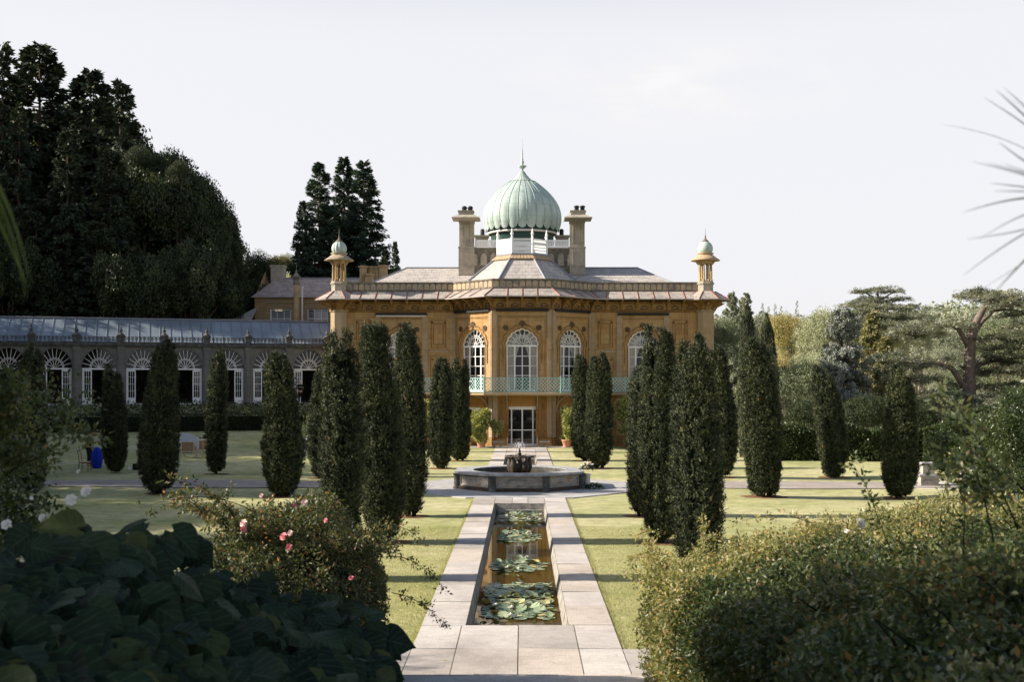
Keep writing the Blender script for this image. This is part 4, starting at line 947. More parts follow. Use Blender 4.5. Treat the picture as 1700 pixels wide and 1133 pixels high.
# white octagonal balustrade
bl = MB(); O_ = octring(BC, 1.78, 0)
for k in range(8):
    p, q = O_[k], O_[(k+1) % 8]; fr = F((p.x, p.y, 0), q-p); L_ = (q-p).length
    for v0, v1 in ((13.80, 13.86), (14.02, 14.06), (14.24, 14.28), (14.78, 14.86)): bl.fbox(fr, 0, L_, v0, v1, -.04, .04)
    for h in range(22): u = L_*(h+.5)/22; bl.fbox(fr, u-.018, u+.018, 13.82, 14.80, -.015, .015)
    bl.fbox(fr, .02, L_-.02, 14.40, 14.62, -.006, .006)
bl.build('balustrade', M['white'], hs, 'white painted octagonal balustrade')
for k in range(8):
    P_ = MB(); P_.lathe([(.085, 13.70), (.085, 14.95), (.06, 15.0), (.06, 15.1), (.11, 15.16), (.115, 15.24), (.06, 15.32), (.05, 15.42), (.07, 15.46), (.02, 15.56), (.001, 15.66)], (O_[k].x, O_[k].y, 0), 10, cap=False); P_.build('baluster_post', M['white'], hs)
# raised attic with arcaded wall between two chimneys
at_w = MB(); fr = F((-4.0, 89.0, 0), (1, 0, 0)); at_w.fbox(fr, 0, 8.0, 12.4, 14.55, -6, 0); at_w.fbox(fr, -.05, 8.05, 14.55, 14.68, -6.05, .08)
arc = MB()
for k in range(11):
    u = .36+k*.73; arc.prism(fr, [(u-.25, 13.32), (u+.25, 13.32), (u+.25, 13.95)] + [(u+.25*math.cos(t), 13.95+.33*math.sin(t)**1.2) for t in np.linspace(.2, PI-.2, 9)] + [(u-.25, 13.95)], 0, .012); at_w.band(fr, [(u-.27, 13.3), (u+.27, 13.3), (u+.27, 13.95)] + [(u+.27*math.cos(t), 13.95+.36*math.sin(t)**1.2) for t in np.linspace(.2, PI-.2, 9)] + [(u-.27, 13.95)], .07, 0, .05)
at_w.build('attic_wall', M['coping'], hs); arc.build('blind_arcade', M['chim'], hs)
wf = MB()
for u0, u1 in ((.55, 2.3), (5.7, 7.45)):
    for v0, v1 in ((14.68, 14.78), (15.2, 15.28)): wf.fbox(fr, u0, u1, v0, v1, .0, .06)
    for h in range(16): u = u0+(u1-u0)*h/15; wf.fbox(fr, u-.03, u+.03, 14.7, 15.25, .01, .05)
    for h in range(5): v = 14.83+h*.08; wf.fbox(fr, u0, u1, v-.02, v+.02, .015, .045)
wf.build('roof_railing', M['white'], hs)
for sx, kinds in ((-1, 0), (1, 1)):
    cx = -4.22 if sx < 0 else 4.18; ch = MB(); fr = F((cx, 88.9, 0), (1, 0, 0))
    ch.fbox(fr, -.60, .60, 12.6, 14.68, -1.1, 0); ch.fbox(fr, -.64, .64, 14.68, 14.76, -1.14, .04); ch.fbox(fr, -.55, .55, 14.76, 16.75, -1.05, -.04)
    for v0, v1 in ((13.3, 14.4), (15.05, 16.4)): ch.band(fr, rect(-.33, .33, v0, v1), .09, -.04, .05)
    ch.fbox(fr, -.60, .60, 16.62, 16.74, -1.1, .02)
    co = ch.build('chimney', M['chim'], hs); cap = MB()
    cc = (cx, 88.35); 
    for (r0, z0), (r1, z1) in (((1.02, 16.72), (1.05, 16.78)), ((1.05, 16.78), (.62, 17.02)), ((.55, 17.02), (.55, 17.28)), ((.60, 17.28), (.60, 17.36))):
        A_ = [Vector((cc[0]+sx_*r0, cc[1]+sy_*r0, z0)) for sx_, sy_ in ((-1,-1),(1,-1),(1,1),(-1,1))]; B_ = [Vector((cc[0]+sx_*r1, cc[1]+sy_*r1, z1)) for sx_, sy_ in ((-1,-1),(1,-1),(1,1),(-1,1))]; cap.quadstrip(A_, B_, 0, True)
    for z in (16.72, 17.36): r_ = 1.02 if z < 17 else .60; cap.add([(cc[0]-r_, cc[1]-r_, z), (cc[0]+r_, cc[1]-r_, z), (cc[0]+r_, cc[1]+r_, z), (cc[0]-r_, cc[1]+r_, z)], [(0,1,2,3)])
    cap.build('chimney_cap', M['chim'], co)
    for k in range(2):
        po = MB(); po.lathe([(.17, 17.34), (.16, 17.6), (.20, 17.64), (.20, 17.72), (.12, 17.76)] if kinds else [(.17, 17.34), (.18, 17.52), (.22, 17.60), (.14, 17.70), (.10, 17.72)], (cc[0]-.22+k*.44+(.1 if not kinds else .12), cc[1]-.2, 0), 14); po.build('chimney_pot', M['blind'], co)
    # stub chimney behind
    s2 = MB(); x2 = cx - sx*1.0; s2.box(x2, 93.5, 14.9, 1.0, .8, 2.3); s2.box(x2, 93.5, 16.1, 1.15, .95, .14); so_ = s2.build('chimney', M['chim'], hs); s3 = MB(); s3.lathe([(.17, 16.1), (.17, 16.6), (.12, 16.7)], (x2-sx*.05, 93.5, 0), 12); s3.build('chimney_pot', M['blind'], so_)
# onion dome
DC = (0, 92.0, 0); dm = MB(); prof = []
ctl = [(249, 655), (257, 630), (262, 605), (263, 580), (261, 550), (255, 525), (246, 500), (233, 475), (216, 450), (195, 425), (171, 400), (143, 375), (112, 350), (90, 335)]
for r, yz in ctl: prof.append((r/85.8*1.0, 4.4 + (637 - (220 + yz/4.047))/21.2))
NG = 26; seg = NG*8
vs = []; n = len(prof)
for j, (r, z) in enumerate(prof):
    for e in range(seg):
        t = 2*PI*e/seg; ph = (e % 8)/8; bul = math.sin(PI*ph); zz = z
        rr2 = r*(1 + .013*(bul-.55))
        if j == 0: zz = prof[0][1] + .16 - .34*math.sqrt(max(0, bul)); rr2 = r*(1 - .02*(1-bul))
        if j == 1: zz = prof[1][1] + .06 - .06*bul
        vs.append((rr2*math.cos(t), DC[1]+rr2*math.sin(t), zz))
# keep rows ordered from the scalloped hem upwards
rows = list(range(n))
fs = [(a_*seg+e, a_*seg+(e+1) % seg, b_*seg+(e+1) % seg, b_*seg+e) for a_, b_ in zip(rows, rows[1:]) for e in range(seg)]
dm.add(vs, fs, 0, True); do = dm.build('dome', M['copper'], hs, 'verdigris green ribbed onion dome')
rbm = MB()
for k in range(NG):
    t = 2*PI*k/NG; pts = [((r*.992+.01)*math.cos(t), DC[1]+(r*.992+.01)*math.sin(t), z) for r, z in prof[1:]]; rbm.tube(pts, .032, 6)
rbm.build('rib', M['copper_rib'], do)
dr = MB(); dr.lathe([(2.45, 15.2), (2.45, 16.0), (2.62, 16.05), (2.66, 16.12), (2.55, 16.2), (2.82, 16.7), (2.9, 17.0)], DC, 64); dr.build('drum', M['copper_dark'], hs)
wc = MB(); wc.lathe([(2.64, 16.02), (2.72, 16.06), (2.72, 16.16), (2.6, 16.2)], DC, 64, cap=False); wc.build('drum_moulding', M['cream'], hs)
cr_ = MB(); z0 = prof[-1][1]; cr_.lathe([(.9, z0-.05), (1.05, z0), (1.05, z0+.06), (.82, z0+.10), (.60, z0+.30), (.36, z0+.58), (.20, z0+.82), (.10, z0+.92)], DC, 96, 24, .10); co_ = cr_.build('dome_cap', M['copper'], hs)
for_ = MB()
for k in range(30): t = 2*PI*k/30; for_.box(1.03*math.cos(t), DC[1]+1.03*math.sin(t), z0-.02, .09, .09, .12, t)
for_.build('dentil_ring', M['copper_dark'], co_)
fi_ = MB(); zz = z0+.90; fi_.lathe([(.10, zz), (.08, zz+.12), (.20, zz+.22), (.32, zz+.34), (.34, zz+.40), (.12, zz+.42), (.08, zz+.5), (.15, zz+.66), (.12, zz+.76), (.05, zz+.84), (.10, zz+.94), (.04, zz+1.02), (.08, zz+1.12), (.03, zz+1.2), (.07, zz+1.34), (.025, zz+1.5), (.05, zz+1.6), (.02, zz+1.7), (.012, zz+2.3), (.001, zz+2.7)], DC, 16, cap=False)
fi_.build('finial', M['copper'], hs)

# balcony: slab, iron lattice in bays, posts, curved iron brackets
bc = MB(); sweep(bc, [(.0, 3.56), (1.38, 3.56), (1.45, 3.60), (1.45, 3.72), (0, 3.74)]); balc = bc.build('balcony', M['pier'], hs, 'stone balcony slab')
for i, fr in enumerate(FR):
    a, b = offs(1.38)[i], offs(1.38)[i+1]; g = F((a.x, a.y, 0), (b.x-a.x, b.y-a.y, 0)); L_ = (b-a).length; nb = max(2, round(L_/1.95)); 
    for k in range(nb):
        u0, u1 = L_*k/nb, L_*(k+1)/nb; Q = MB(); v0, v1 = 3.86, 4.72
        Q.fbox(g, u0, u1, 4.74, 4.80, -.03, .03); Q.fbox(g, u0, u1, 3.80, 3.84, -.02, .02); Q.fbox(g, u0-.035, u0+.035, 3.72, 4.86, -.035, .035)
        if k == nb-1: Q.fbox(g, u1-.035, u1+.035, 3.72, 4.86, -.035, .035)
        ob_ = Q.build('railing', M['turq'], balc); H = v1-v0; X_ = MB(); st = .245; q = -H
        while q < (u1-u0):
            for sg in (1, -1):
                x0_, x1_ = q, q+H; y0_, y1_ = (v0, v1) if sg > 0 else (v1, v0); lo_, hi_ = max(0, x0_), min(u1-u0, x1_)
                if hi_-lo_ > .03:
                    f = lambda x: y0_ + (y1_-y0_)*(x-x0_)/H
                    X_.band(g, [(u0+lo_, f(lo_)), (u0+hi_, f(hi_))], .034, -.008 if sg > 0 else .001, 0 if sg > 0 else .009, False)
            q += st
        X_.build('railing_lattice', M['turq_pale'], balc)
for i, fr in enumerate(FR):
    L_ = LEN[i]; us = {0: (1.2, 3.95, 6.7), 1: (.9, 3.2), 2: (1.0, 3.1), 3: (.9, 3.2), 4: (1.0, 3.75, 6.5)}[i]
    if i in (1, 3): us = (.45, LEN[i]-.45)
    for u in us:
        Bk = MB(); g_ = F(fr.p(u, 0, 0), fr.N); pts = [(.02+1.25*(1-math.cos(t)), 2.45+1.06*math.sin(t)) for t in np.linspace(0, PI/2, 12)]
        Bk.band(g_, pts, .05, -.03, .03, False); Bk.band(g_, [(.35+.16*math.cos(t), 3.33+.16*math.sin(t)) for t in np.linspace(0, 2*PI, 13)[:-1]], .03, -.02, .02); Bk.build('balcony_bracket', M['chim'], hs)
# ------------------------------------------------------------------ orangery
og = thing('orangery', (OQ[0], OQ[1], 2.9), 'long shaded grey stone orangery with arched fan windows and a glazed roof', 'orangery')
OF = F((OQ[0], OQ[1], 0), (.954, .300, 0)); SPC = 2.89; NB = 9; Z0 = 2.9
wl = MB(); pi_ = MB(); fn = MB(); U0 = -(1.33+SPC*(NB-.5)) - .1
def oarch(uc, w, grow=0, a=.05, n=11, k=6):
    pts = [(uc-w/2-grow, Z0+.02), (uc+w/2+grow, Z0+.02)]
    for i in range(n*k+1):
        t = PI*i/(n*k); q = 1 + a*abs(math.sin(n*t))**.7; pts.append((uc+(w/2+grow)*math.cos(t)*q, 5.40+(1.36+grow)*math.sin(t)*q + (0 if 0 < i < n*k else .001)))
    return pts
cs = [-(1.33+SPC*k) for k in range(NB)]
wl.plate(OF, rect(U0, .55, Z0-.5, 7.0), [oarch(c, 2.2) for c in cs], 0, .4)
for c in cs:
    wl.band(OF, oarch(c, 2.2, .10, .055)[1:] + [(c-1.2, Z0+.05)], .07, 0, .05, False)
    wl.band(OF, [(c-1.32, 5.3)] + [(c+1.30*math.cos(t), 5.4+1.52*math.sin(t)) for t in np.linspace(PI, 0, 24)] + [(c+1.32, 5.3)], .06, 0, .035, False)
wl.build('wall', M['orang'], og)
for k in range(NB+1):
    u = -(1.33+SPC*(k-.5)); P_ = MB()
    if k == 0: u = -.02
    P_.fbox(OF, u-.26, u+.26, Z0-.4, Z0+.35, 0, .16); P_.fbox(OF, u-.21, u+.21, Z0+.35, 6.75, 0, .11); P_.fbox(OF, u-.14, u+.14, Z0+.5, 6.6, .11, .135); P_.fbox(OF, u-.25, u+.25, 6.72, 6.98, 0, .17)
    for q in range(9): 
        v = Z0+.75+q*.42; P_.prism(OF, [(u, v-.16), (u+.1, v), (u, v+.16), (u-.1, v)], .135, .16)
    P_.build('pilaster', M['orang'], og); Q = MB(); q0 = OF.p(u, 0, .0)
    Q.fbox(OF, u-.21, u+.21, 7.22, 7.66, -.15, .24); Q.fbox(OF, u-.28, u+.28, 7.66, 7.78, -.2, .3)
    c_ = OF.p(u, 0, .05); Q.lathe([(.24, 7.78), (.20, 7.86), (.10, 7.93), (.06, 7.98), (.13, 8.06), (.13, 8.12), (.06, 8.18), (.04, 8.23), (.075, 8.28), (.03, 8.34), (.001, 8.55)], (c_.x, c_.y, 0), 12, cap=False)
    Q.build('pinnacle', M['orangdark'], og)
C_ = MB()
for v0, v1, n1 in ((6.98, 7.06, .22), (7.06, 7.14, .28), (7.14, 7.24, .20)): C_.fbox(OF, U0, .5, v0, v1, -.35, n1)
C_.build('cornice', M['orangdark'], og); A_ = MB()
A_.fbox(OF, U0, .3, 7.24, 7.30, -.06, .08); nn = int((-U0)/.26)
for k in range(nn):                                          # pierced cresting of little fans
    u = -.30-.26*k
    A_.fbox(OF, u-.02, u+.02, 7.30, 7.42, -.02, .03); A_.band(OF, [(u+.09*math.cos(t), 7.52+.10*math.sin(t)) for t in np.linspace(0, 2*PI, 9)[:-1]], .045, -.02, .03); A_.fbox(OF, u-.03, u+.03, 7.44, 7.60, -.01, .02)
A_.fbox(OF, U0, .3, 7.635, 7.67, -.02, .035); A_.build('cresting', M['orangdark'], og)
# roof: sloping glazed sheets with bars
G = MB(); r0, r1 = [OF.p(u, 7.28, -.45) for u in (U0-6, .6)], [OF.p(u, 9.05, -3.4) for u in (U0-6, .6)]; r2 = [OF.p(u, 7.2, -6.5) for u in (U0-6, .6)]
G.quadstrip(r0, r1); G.quadstrip(r1, r2); go = G.build('roof', M['roofglass'], og, 'opaque glazed roof, reflected sky painted in as blue grey'); Bm = MB()
u = .5
while u > U0-5: Bm.tube([OF.p(u, 7.31, -.45), OF.p(u, 9.07, -3.38)], .018, 4); u -= .72
Bm.tube([OF.p(.5, 9.1, -3.4), OF.p(U0-6, 9.1, -3.4)], .07, 6); Bm.build('glazing_bar', M['lead'], go)
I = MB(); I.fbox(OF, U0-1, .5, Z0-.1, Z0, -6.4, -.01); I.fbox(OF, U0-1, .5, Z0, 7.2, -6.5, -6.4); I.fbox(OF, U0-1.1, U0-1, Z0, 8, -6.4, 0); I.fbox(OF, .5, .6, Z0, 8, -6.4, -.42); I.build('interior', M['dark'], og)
W_ = MB(); W_.fbox(OF, U0-7, U0-.05, Z0-.5, 7.0, -.4, 0); W_.build('wall', M['orang'], og)
for k, c in enumerate(cs):
    W = MB(); n0, n1 = -.26, -.20; w = 2.2
    W.fbox(OF, c-w/2+.0, c-w/2+.07, Z0, 5.4, n0, n1+.02); W.fbox(OF, c+w/2-.07, c+w/2, Z0, 5.4, n0, n1+.02); W.fbox(OF, c-w/2, c+w/2, 5.36, 5.46, n0, n1+.03)
    W.fbox(OF, c-w/2, c+w/2, Z0, Z0+.08, n0, n1+.03)
    for rr in (.60, .52): W.band(OF, [(c+rr*math.cos(t), 5.46+rr*1.15*math.sin(t)) for t in np.linspace(0, PI, 22)], .035, n0, n1, False)
    for q in range(1, 11):
        t = PI*q/11; W.band(OF, [(c+.60*math.cos(t), 5.46+.69*math.sin(t)), (c+1.12*math.cos(t), 5.42+1.36*math.sin(t))], .03, n0, n1, False)
    for q in range(1, 7):
        t = PI*q/7; W.band(OF, [(c+.05*math.cos(t), 5.46+.05*math.sin(t)), (c+.52*math.cos(t), 5.46+.60*math.sin(t))], .028, n0, n1, False)
    wo = W.build('window', M['white'], og)
    gl = MB(); gl.prism(OF, [(c+1.14*math.cos(t), 5.44+1.38*math.sin(t)) for t in np.linspace(0, PI, 24)], -.24, -.235, 0, False); gl.build('pane', M['glass'], wo)
    for sg, op in ((-1, k not in (3,)), (1, k not in (1, 6))):
        Lf = MB(); lw = .56; ue = c+sg*w/2 - (0 if sg > 0 else 0); hinge = OF.p(c+sg*(w/2-.07), 0, -.2); ang = R(8 if (k*3+sg) % 4 else 38)
        dirv = (OF.U*(-sg)*math.cos(ang) + OF.N*math.sin(ang)); lf = F((hinge.x, hinge.y, 0), dirv)
        Lf.fbox(lf, 0, lw, Z0+.08, Z0+.20, -.025, .025); Lf.fbox(lf, 0, lw, 5.24, 5.34, -.025, .025); Lf.fbox(lf, 0, .07, Z0+.08, 5.34, -.025, .025); Lf.fbox(lf, lw-.07, lw, Z0+.08, 5.34, -.025, .025)
        Lf.fbox(lf, 0, lw, Z0+.2, Z0+.50, -.018, .018)
        for q in (1, 2): Lf.fbox(lf, .07+q*.14-.012, .07+q*.14+.012, Z0+.5, 5.3, -.015, .015)
        for q in range(1, 4): v = Z0+.5+q*.48; Lf.fbox(lf, 0, lw, v-.012, v+.012, -.014, .014)
        lo_ = Lf.build('french_door_leaf', M['white'], og); g2 = MB(); g2.fbox(lf, .05, lw-.05, Z0+.5, 5.28, -.003, .003); g2.build('pane', M['glass'], lo_)
# terrace edge wall with grass bank behind the clipped hedge
tr_ = MB(); tr_.fbox(OF, U0-4, .2, Z0-.5, Z0-.02, .10, 1.3); tag(tr_.build('terrace', M['apron']), 'narrow stone terrace along the orangery doors', None, None, 'structure')
def leafy_box(name, fr, u0, u1, v0, v1, n0, n1, mat, n, lsz, seed, label, cat, core='yewcore', bump=.10, group=None, vfun=None):
    g = np.random.default_rng(seed); o0 = fr.p((u0+u1)/2, v0, (n0+n1)/2); t = thing(name, o0, label, cat, group)
    cb_ = MB(); cb_.fbox(fr, u0+.1, u1-.1, v0-.3, v1-.15, n0+.12, n1-.12); cb_.build('stems', M[core], t)  # solid near-black box, inner shade put into its colour
    U_, N_ = np.array(fr.U), np.array(fr.N); u = g.uniform(u0, u1, n); face = g.random(n); v = g.uniform(v0, v1, n); nn_ = np.where(face < .62, n1, g.uniform(n0, n1, n)); v = np.where(face >= .62, v1, v)
    en = g.random(n); u = np.where(en < .04, u0, np.where(en > .96, u1, u))
    P = np.array(fr.O)[None] + u[:, None]*U_ + nn_[:, None]*N_; P[:, 2] = v
    d = np.where((face < .62)[:, None], N_[None], np.array([[0, 0, 1.]])) ; k = vn(P*1.6, seed); P = P + d*(k*bump + g.normal(0, .04, n))[:, None]
    if vfun is not None: P[:, 2] += vfun(u)
    keep = (vn(P*2.3, seed+9) + g.normal(0, .3, n)) > -.55; P = P[keep]; d = d[keep]; m_ = len(P)
    V, Fq, T_ = leaf_quads(P, d + g.normal(0, .8, (m_, 3)), lsz*g.uniform(.6, 1.3, m_), lsz*.55, g, None, np.clip(.45+.5*vn(P*3, seed+3)*.5+g.normal(0, .2, m_), 0, 1))
    link(np_mesh('foliage', V-np.array(o0), Fq, T_), 'foliage', M[mat], t); return t
leafy_box('clipped_hedge', OF, -31, -2.4, 1.2, 2.35, 5.2, 6.3, 'darkb', 26000, .09, 21, 'low dark clipped hedge below the orangery terrace', 'hedge')

g = np.random.default_rng(55); n = 22000; u = g.uniform(-33, -.8, n); s_ = g.uniform(1.35, 5.4, n); P = np.array([[OQ[0], OQ[1], 0.]]) + u[:, None]*np.array([.954, .3, 0]) + s_[:, None]*np.array([.3, -.954, 0]); P[:, 2] = gz(P[:, 0], P[:, 1]) + g.uniform(0, .28, n) + .15*vn(P*1.3, 3)
V, Fq, T_ = leaf_quads(P, g.normal(0, 1, (n, 3)), g.uniform(.10, .2, n), .09, g, np.tile(np.array([[0, -.3, 1.]]), (n, 1)) + g.normal(0, .5, (n, 3)), g.uniform(.1, .95, n)); tag(link(np_mesh('bank_darkening_leaves', V, Fq, T_), 'bank_darkening_leaves', M['darkb']), 'leaf scatter added to darken the grass bank below the orangery', None, None, 'stuff')  # dark leaves added over dim grass to stand in for shade

# ------------------------------------------------------------------ wing behind the orangery
wg = thing('old_wing', (-17.5, 97, 0), 'old ochre wing with stone tiled roof and two sash windows behind the orangery', 'house wing')
YW = 97.0; fr = F((0, YW, 0), (1, 0, 0)); Wb = MB(); xa, xb = -22.1, -11
Wb.plate(fr, rect(xa, xb, 4, 11.5), [rect(-20.85, -19.1, 7.6, 10.55), rect(-18.0+.25, -16.3+.25, 7.6, 10.55)], 0, .35)
Wb.add([(xa, YW, 4), (xa, YW+8, 4), (xa, YW+8, 11.5), (xa, YW+4, 14.0), (xa, YW, 11.5)], [(0,1,2,3,4)])
for uc in (-19.97, -16.9):
    Wb.band(fr, [(uc-1.3, 7.6), (uc-1.3, 10.7)] + [(uc-1.3+.35*(1-math.cos(t)), 10.7+.4*math.sin(t)) for t in np.linspace(.2, PI/2, 5)] + [(uc+1.3-.35*(1-math.cos(t)), 10.7+.4*math.sin(t)) for t in np.linspace(PI/2, .2, 5)] + [(uc+1.3, 10.7), (uc+1.3, 7.6)], .12, 0, .07, False)
Wb.fbox(fr, xa-.05, xb, 11.42, 11.56, -.1, .12); Wb.fbox(fr, xa, xb, 11.15, 11.25, 0, .06); Wb.build('wall', M['wing'], wg)
Rf = MB(); Rf.add([(xa-.25, YW-.35, 11.5), (xb, YW-.35, 11.5), (xb, YW+4.2, 13.45), (xa+.95, YW+4.2, 13.45)], [(0,1,2,3)]); Rf.add([(xa-.25, YW-.35, 11.5), (xa+.95, YW+4.2, 13.45), (xa-.25, YW+8.5, 11.5)], [(0,1,2)])
Rf.build('roof', M['wingroof'], wg); Rg = MB(); Rg.box((xa+xb)/2+.5, YW+4.2, 13.46, xb-xa-.9, .3, .12); Rg.build('ridge', M['lead'], wg)
for uc in (-19.97, -16.9):
    S_ = MB(); u0, u1 = uc-.86, uc+.86; S_.band(fr, rect(u0+.04, u1-.04, 7.7, 10.5), .10, -.2, -.10)
    for q in (1, 2): S_.fbox(fr, u0+(u1-u0)*q/3-.025, u0+(u1-u0)*q/3+.025, 7.7, 10.5, -.19, -.12)
    for v in (8.3, 9.0, 9.75): S_.fbox(fr, u0, u1, v-.03, v+.03, -.19, -.125)
    so_ = S_.build('sash_window', M['white'], wg); g2 = MB(); g2.fbox(fr, u0, u1, 7.7, 10.5, -.17, -.165); g2.build('pane', M['glass'], so_); g3 = MB(); g3.fbox(fr, u0+.1, u1-.1, 8.1, 10.4, -.30, -.28); g3.build('blind', M['sofa'], so_)
cc = MB(); cx, cy = (460-867)/1950*101, 101.5; cc.box(cx, cy, 13.4, 1.1, 1.0, 2.2); cc.box(cx, cy, 14.5, 1.25, 1.1, .18); cc.build('chimney', M['chim'], wg); 
# slender minaret column and pale pipe
mn = thing('minaret_column', ((492-867)/1950*94, 94, 0), 'slender round ochre minaret column with lantern top in front of the old wing', 'column')
mx_, my_ = mn.location.x, 94; Q = MB(); Q.lathe([(.24, 3), (.235, 11.9), (.22, 12.3)], (mx_, my_, 0), 16); Q.build('shaft', M['chimo'], mn)
Q = MB(); Q.lathe([(.26, 12.3), (.30, 12.36), (.28, 12.5), (.24, 12.55), (.24, 12.78), (.36, 12.84), (.36, 12.92), (.24, 13.05), (.14, 13.2), (.06, 13.3), (.09, 13.38), (.03, 13.45), (.02, 13.8), (.001, 14.1)], (mx_, my_, 0), 12, cap=False); Q.build('lantern_top', M['coping'], mn)
pp_ = thing('flue_pipe', ((501.5-867)/1950*94.5, 94.5, 0), 'thin pale vertical flue pipe beside the minaret column', 'pipe'); Q = MB(); Q.lathe([(.08, 3), (.08, 12.1)], (pp_.location.x, 94.5, 0), 10); Q.build('pipe', M['cream'], pp_); Q = MB(); Q.lathe([(.10, 12.1), (.12, 12.14), (.10, 12.2)], (pp_.location.x, 94.5, 0), 10); Q.build('pipe_cap', M['cream'], pp_)
# cluster of octagonal chimneys
ck = thing('chimney_cluster', (-12.4, 98, 6), 'cluster of tall ochre octagonal chimney shafts behind the left end of the mansion', 'chimneys')
for (dx, dy, zt, r) in ((-.85, 0, 14.0, .30), (-.25, .5, 14.0, .28), (.25, .5, 14.0, .28), (.82, 0, 14.05, .34), (-.25, -.8, 13.25, .36)):
    Q = MB(); c_ = (-12.4+dx, 98+dy); octstack(Q, c_, [(r, 6), (r, zt), (r+.06, zt+.05), (r+.10, zt+.12), (r+.10, zt+.2), (r, zt+.22)]); Q.build('chimney_shaft', M['chimo'], ck)
# lone chimney, mast and low roof behind the orangery roof
lc = thing('square_chimney', ((338-867)/1950*92, 92, 6), 'lone slim square chimney with pyramid cap rising behind the orangery roof', 'chimney'); X_ = lc.location.x
Q = MB(); Q.box(X_, 92, 9.0, .54, .54, 5.6); Q.box(X_, 92, 11.15, .60, .60, .06); Q.build('shaft', M['chimo'], lc)
Q = MB(); fr_c = [( .34, 11.72), (.36, 11.80), (.10, 12.0)]; rs_ = [[Vector((X_+a_*r, 92+b_*r, z)) for a_, b_ in ((-1,-1),(1,-1),(1,1),(-1,1))] for r, z in fr_c]
for a_, b_ in zip(rs_, rs_[1:]): Q.quadstrip(a_, b_, 0, True)
Q.add(rs_[0], [(0,1,2,3)]); Q.add(rs_[2], [(0,1,2,3)]); Q.build('chimney_cap', M['chim'], lc)
ma = thing('mast', ((348-867)/1950*92.5, 92.5, 6), 'thin grey metal mast beside the lone square chimney', 'mast'); Q = MB(); Q.lathe([(.05, 6), (.045, 12.6)], (ma.location.x, 92.5, 0), 8); Q.build('pole', M['lead'], ma); Q = MB(); Q.box(ma.location.x, 92.5, 9.4, .16, .16, .5); Q.build('junction_box', M['lead'], ma)
lb = thing('service_building', (-22.5, 95, 6), 'low ochre wall with a grey slate lean-to roof left of the old wing', 'outbuilding')
Q = MB(); Q.fbox(F((0, 93.6, 0), (1, 0, 0)), -24.9, -22.0, 6, 9.45, -1, 0); Q.fbox(F((0, 93.6, 0), (1, 0, 0)), -24.95, -22.0, 9.45, 9.55, -1.05, .06); Q.build('wall', M['chimo'], lb)
Q = MB(); Q.add([(-23.6, 95.0, 9.5), (-21.9, 95.0, 9.5), (-21.9, 97, 10.6), (-22.1, 97, 10.6)], [(0,1,2,3)]); Q.add([(-23.6, 95.0, 9.5), (-23.6, 97, 9.5), (-22.1, 97, 10.6)], [(0,1,2)]); Q.build('roof', M['slate'], lb)

# ------------------------------------------------------------------ potted citrus, benches by the garden door
def citrus(x, y, h, r, label, seed, standard=False, nfruit=14, potr=.34):
    t = thing('potted_citrus', (x, y, 0.03), label, 'potted tree', 'potted citrus trees along the mansion wall'); g = np.random.default_rng(seed)
    if potr:
        Q = MB(); Q.lathe([(potr*.7, .0), (potr*.95, .42), (potr*1.06, .44), (potr*1.06, .52), (potr*.92, .52), (potr*.9, .47), (0, .47)], (x, y, .03), 24); Q.build('pot', M['pot'], t)
    Q = MB(); Q.tube([(x, y, .45), (x+.03, y, h*.35), (x-.02, y, h*.55)], [.04, .035, .025], 8)
    for k in range(5): a = k*1.26; Q.tube([(x, y, h*.42), (x+math.cos(a)*r*.5, y+math.sin(a)*r*.5, h*.66), (x+math.cos(a)*r*.8, y+math.sin(a)*r*.8, h*.8)], [.02, .014, .008], 5)
    Q.build('trunk', M['bark'], t)
    zc = h*(.60 if not standard else .78); hz = h*.52 if not standard else h*.24; n = int(5200*r*r/.5)
    lob = g.normal(0, .55, (14, 3))*np.array([r, r, hz])*.8; P = []; D = []
    for l in lob:
        d = nrm(g.normal(size=(n//14, 3))); P.append(np.array([x, y, zc]) + l + d*r*.42*g.uniform(.5, 1.05, (n//14, 1))); D.append(d + g.normal(0, .5, d.shape))
    P = np.concatenate(P); D = np.concatenate(D); V, Fq, T_ = leaf_quads(P, D, g.uniform(.11, .20, len(P)), .07, g, None, g.beta(2, 2, len(P)), .15); link(np_mesh('foliage', V-np.array([x, y, .03]), Fq, T_), 'foliage', M['citrus'], t)
    for k in range(nfruit):
        q = P[g.integers(len(P))]; q = q + (q-np.array([x, y, zc]))*.12; Q = MB(); Q.lathe([(.001, -.05), (.035, -.035), (.05, 0), (.035, .035), (.001, .05)], q, 8, cap=False); Q.build('orange', M['fruit'], t)
citrus(-2.80, 80.3, 2.45, .86, 'large citrus tree, yellow sunlight painted in, in a terracotta pot left of the garden door', 31, False, 8)
citrus(-1.90, 80.5, 1.95, .34, 'small standard citrus on a thin stem between the large left one and the garden door', 32, True, 0, .0)
citrus(3.05, 80.3, 2.45, .86, 'large citrus tree, yellow sunlight painted in, in a terracotta pot right of the garden door', 33, False, 8)
citrus(-6.75, 82.6, 2.5, .62, 'green citrus tree in a red pot partly hidden by the yews on the left', 34, False, 3, .22)
citrus(7.3, 82.6, 2.9, .75, 'green citrus tree in a red pot partly hidden by the yews on the right', 35, False, 4, .26)
for sx in (-1, 1):
    x = -.09 + sx*1.62; t = thing('stone_bench', (x, 80.6, .03), 'small low stone bench immediately %s of the garden door' % ('left' if sx < 0 else 'right'), 'bench', 'stone benches beside the garden door')
    Q = MB(); Q.box(x, 80.6, .40, .72, .36, .08); Q.build('seat', M['slab'], t)
    for s2 in (-1, 1): Q = MB(); Q.box(x+s2*.22, 80.6, .18, .12, .28, .34); Q.build('leg', M['basin'], t)
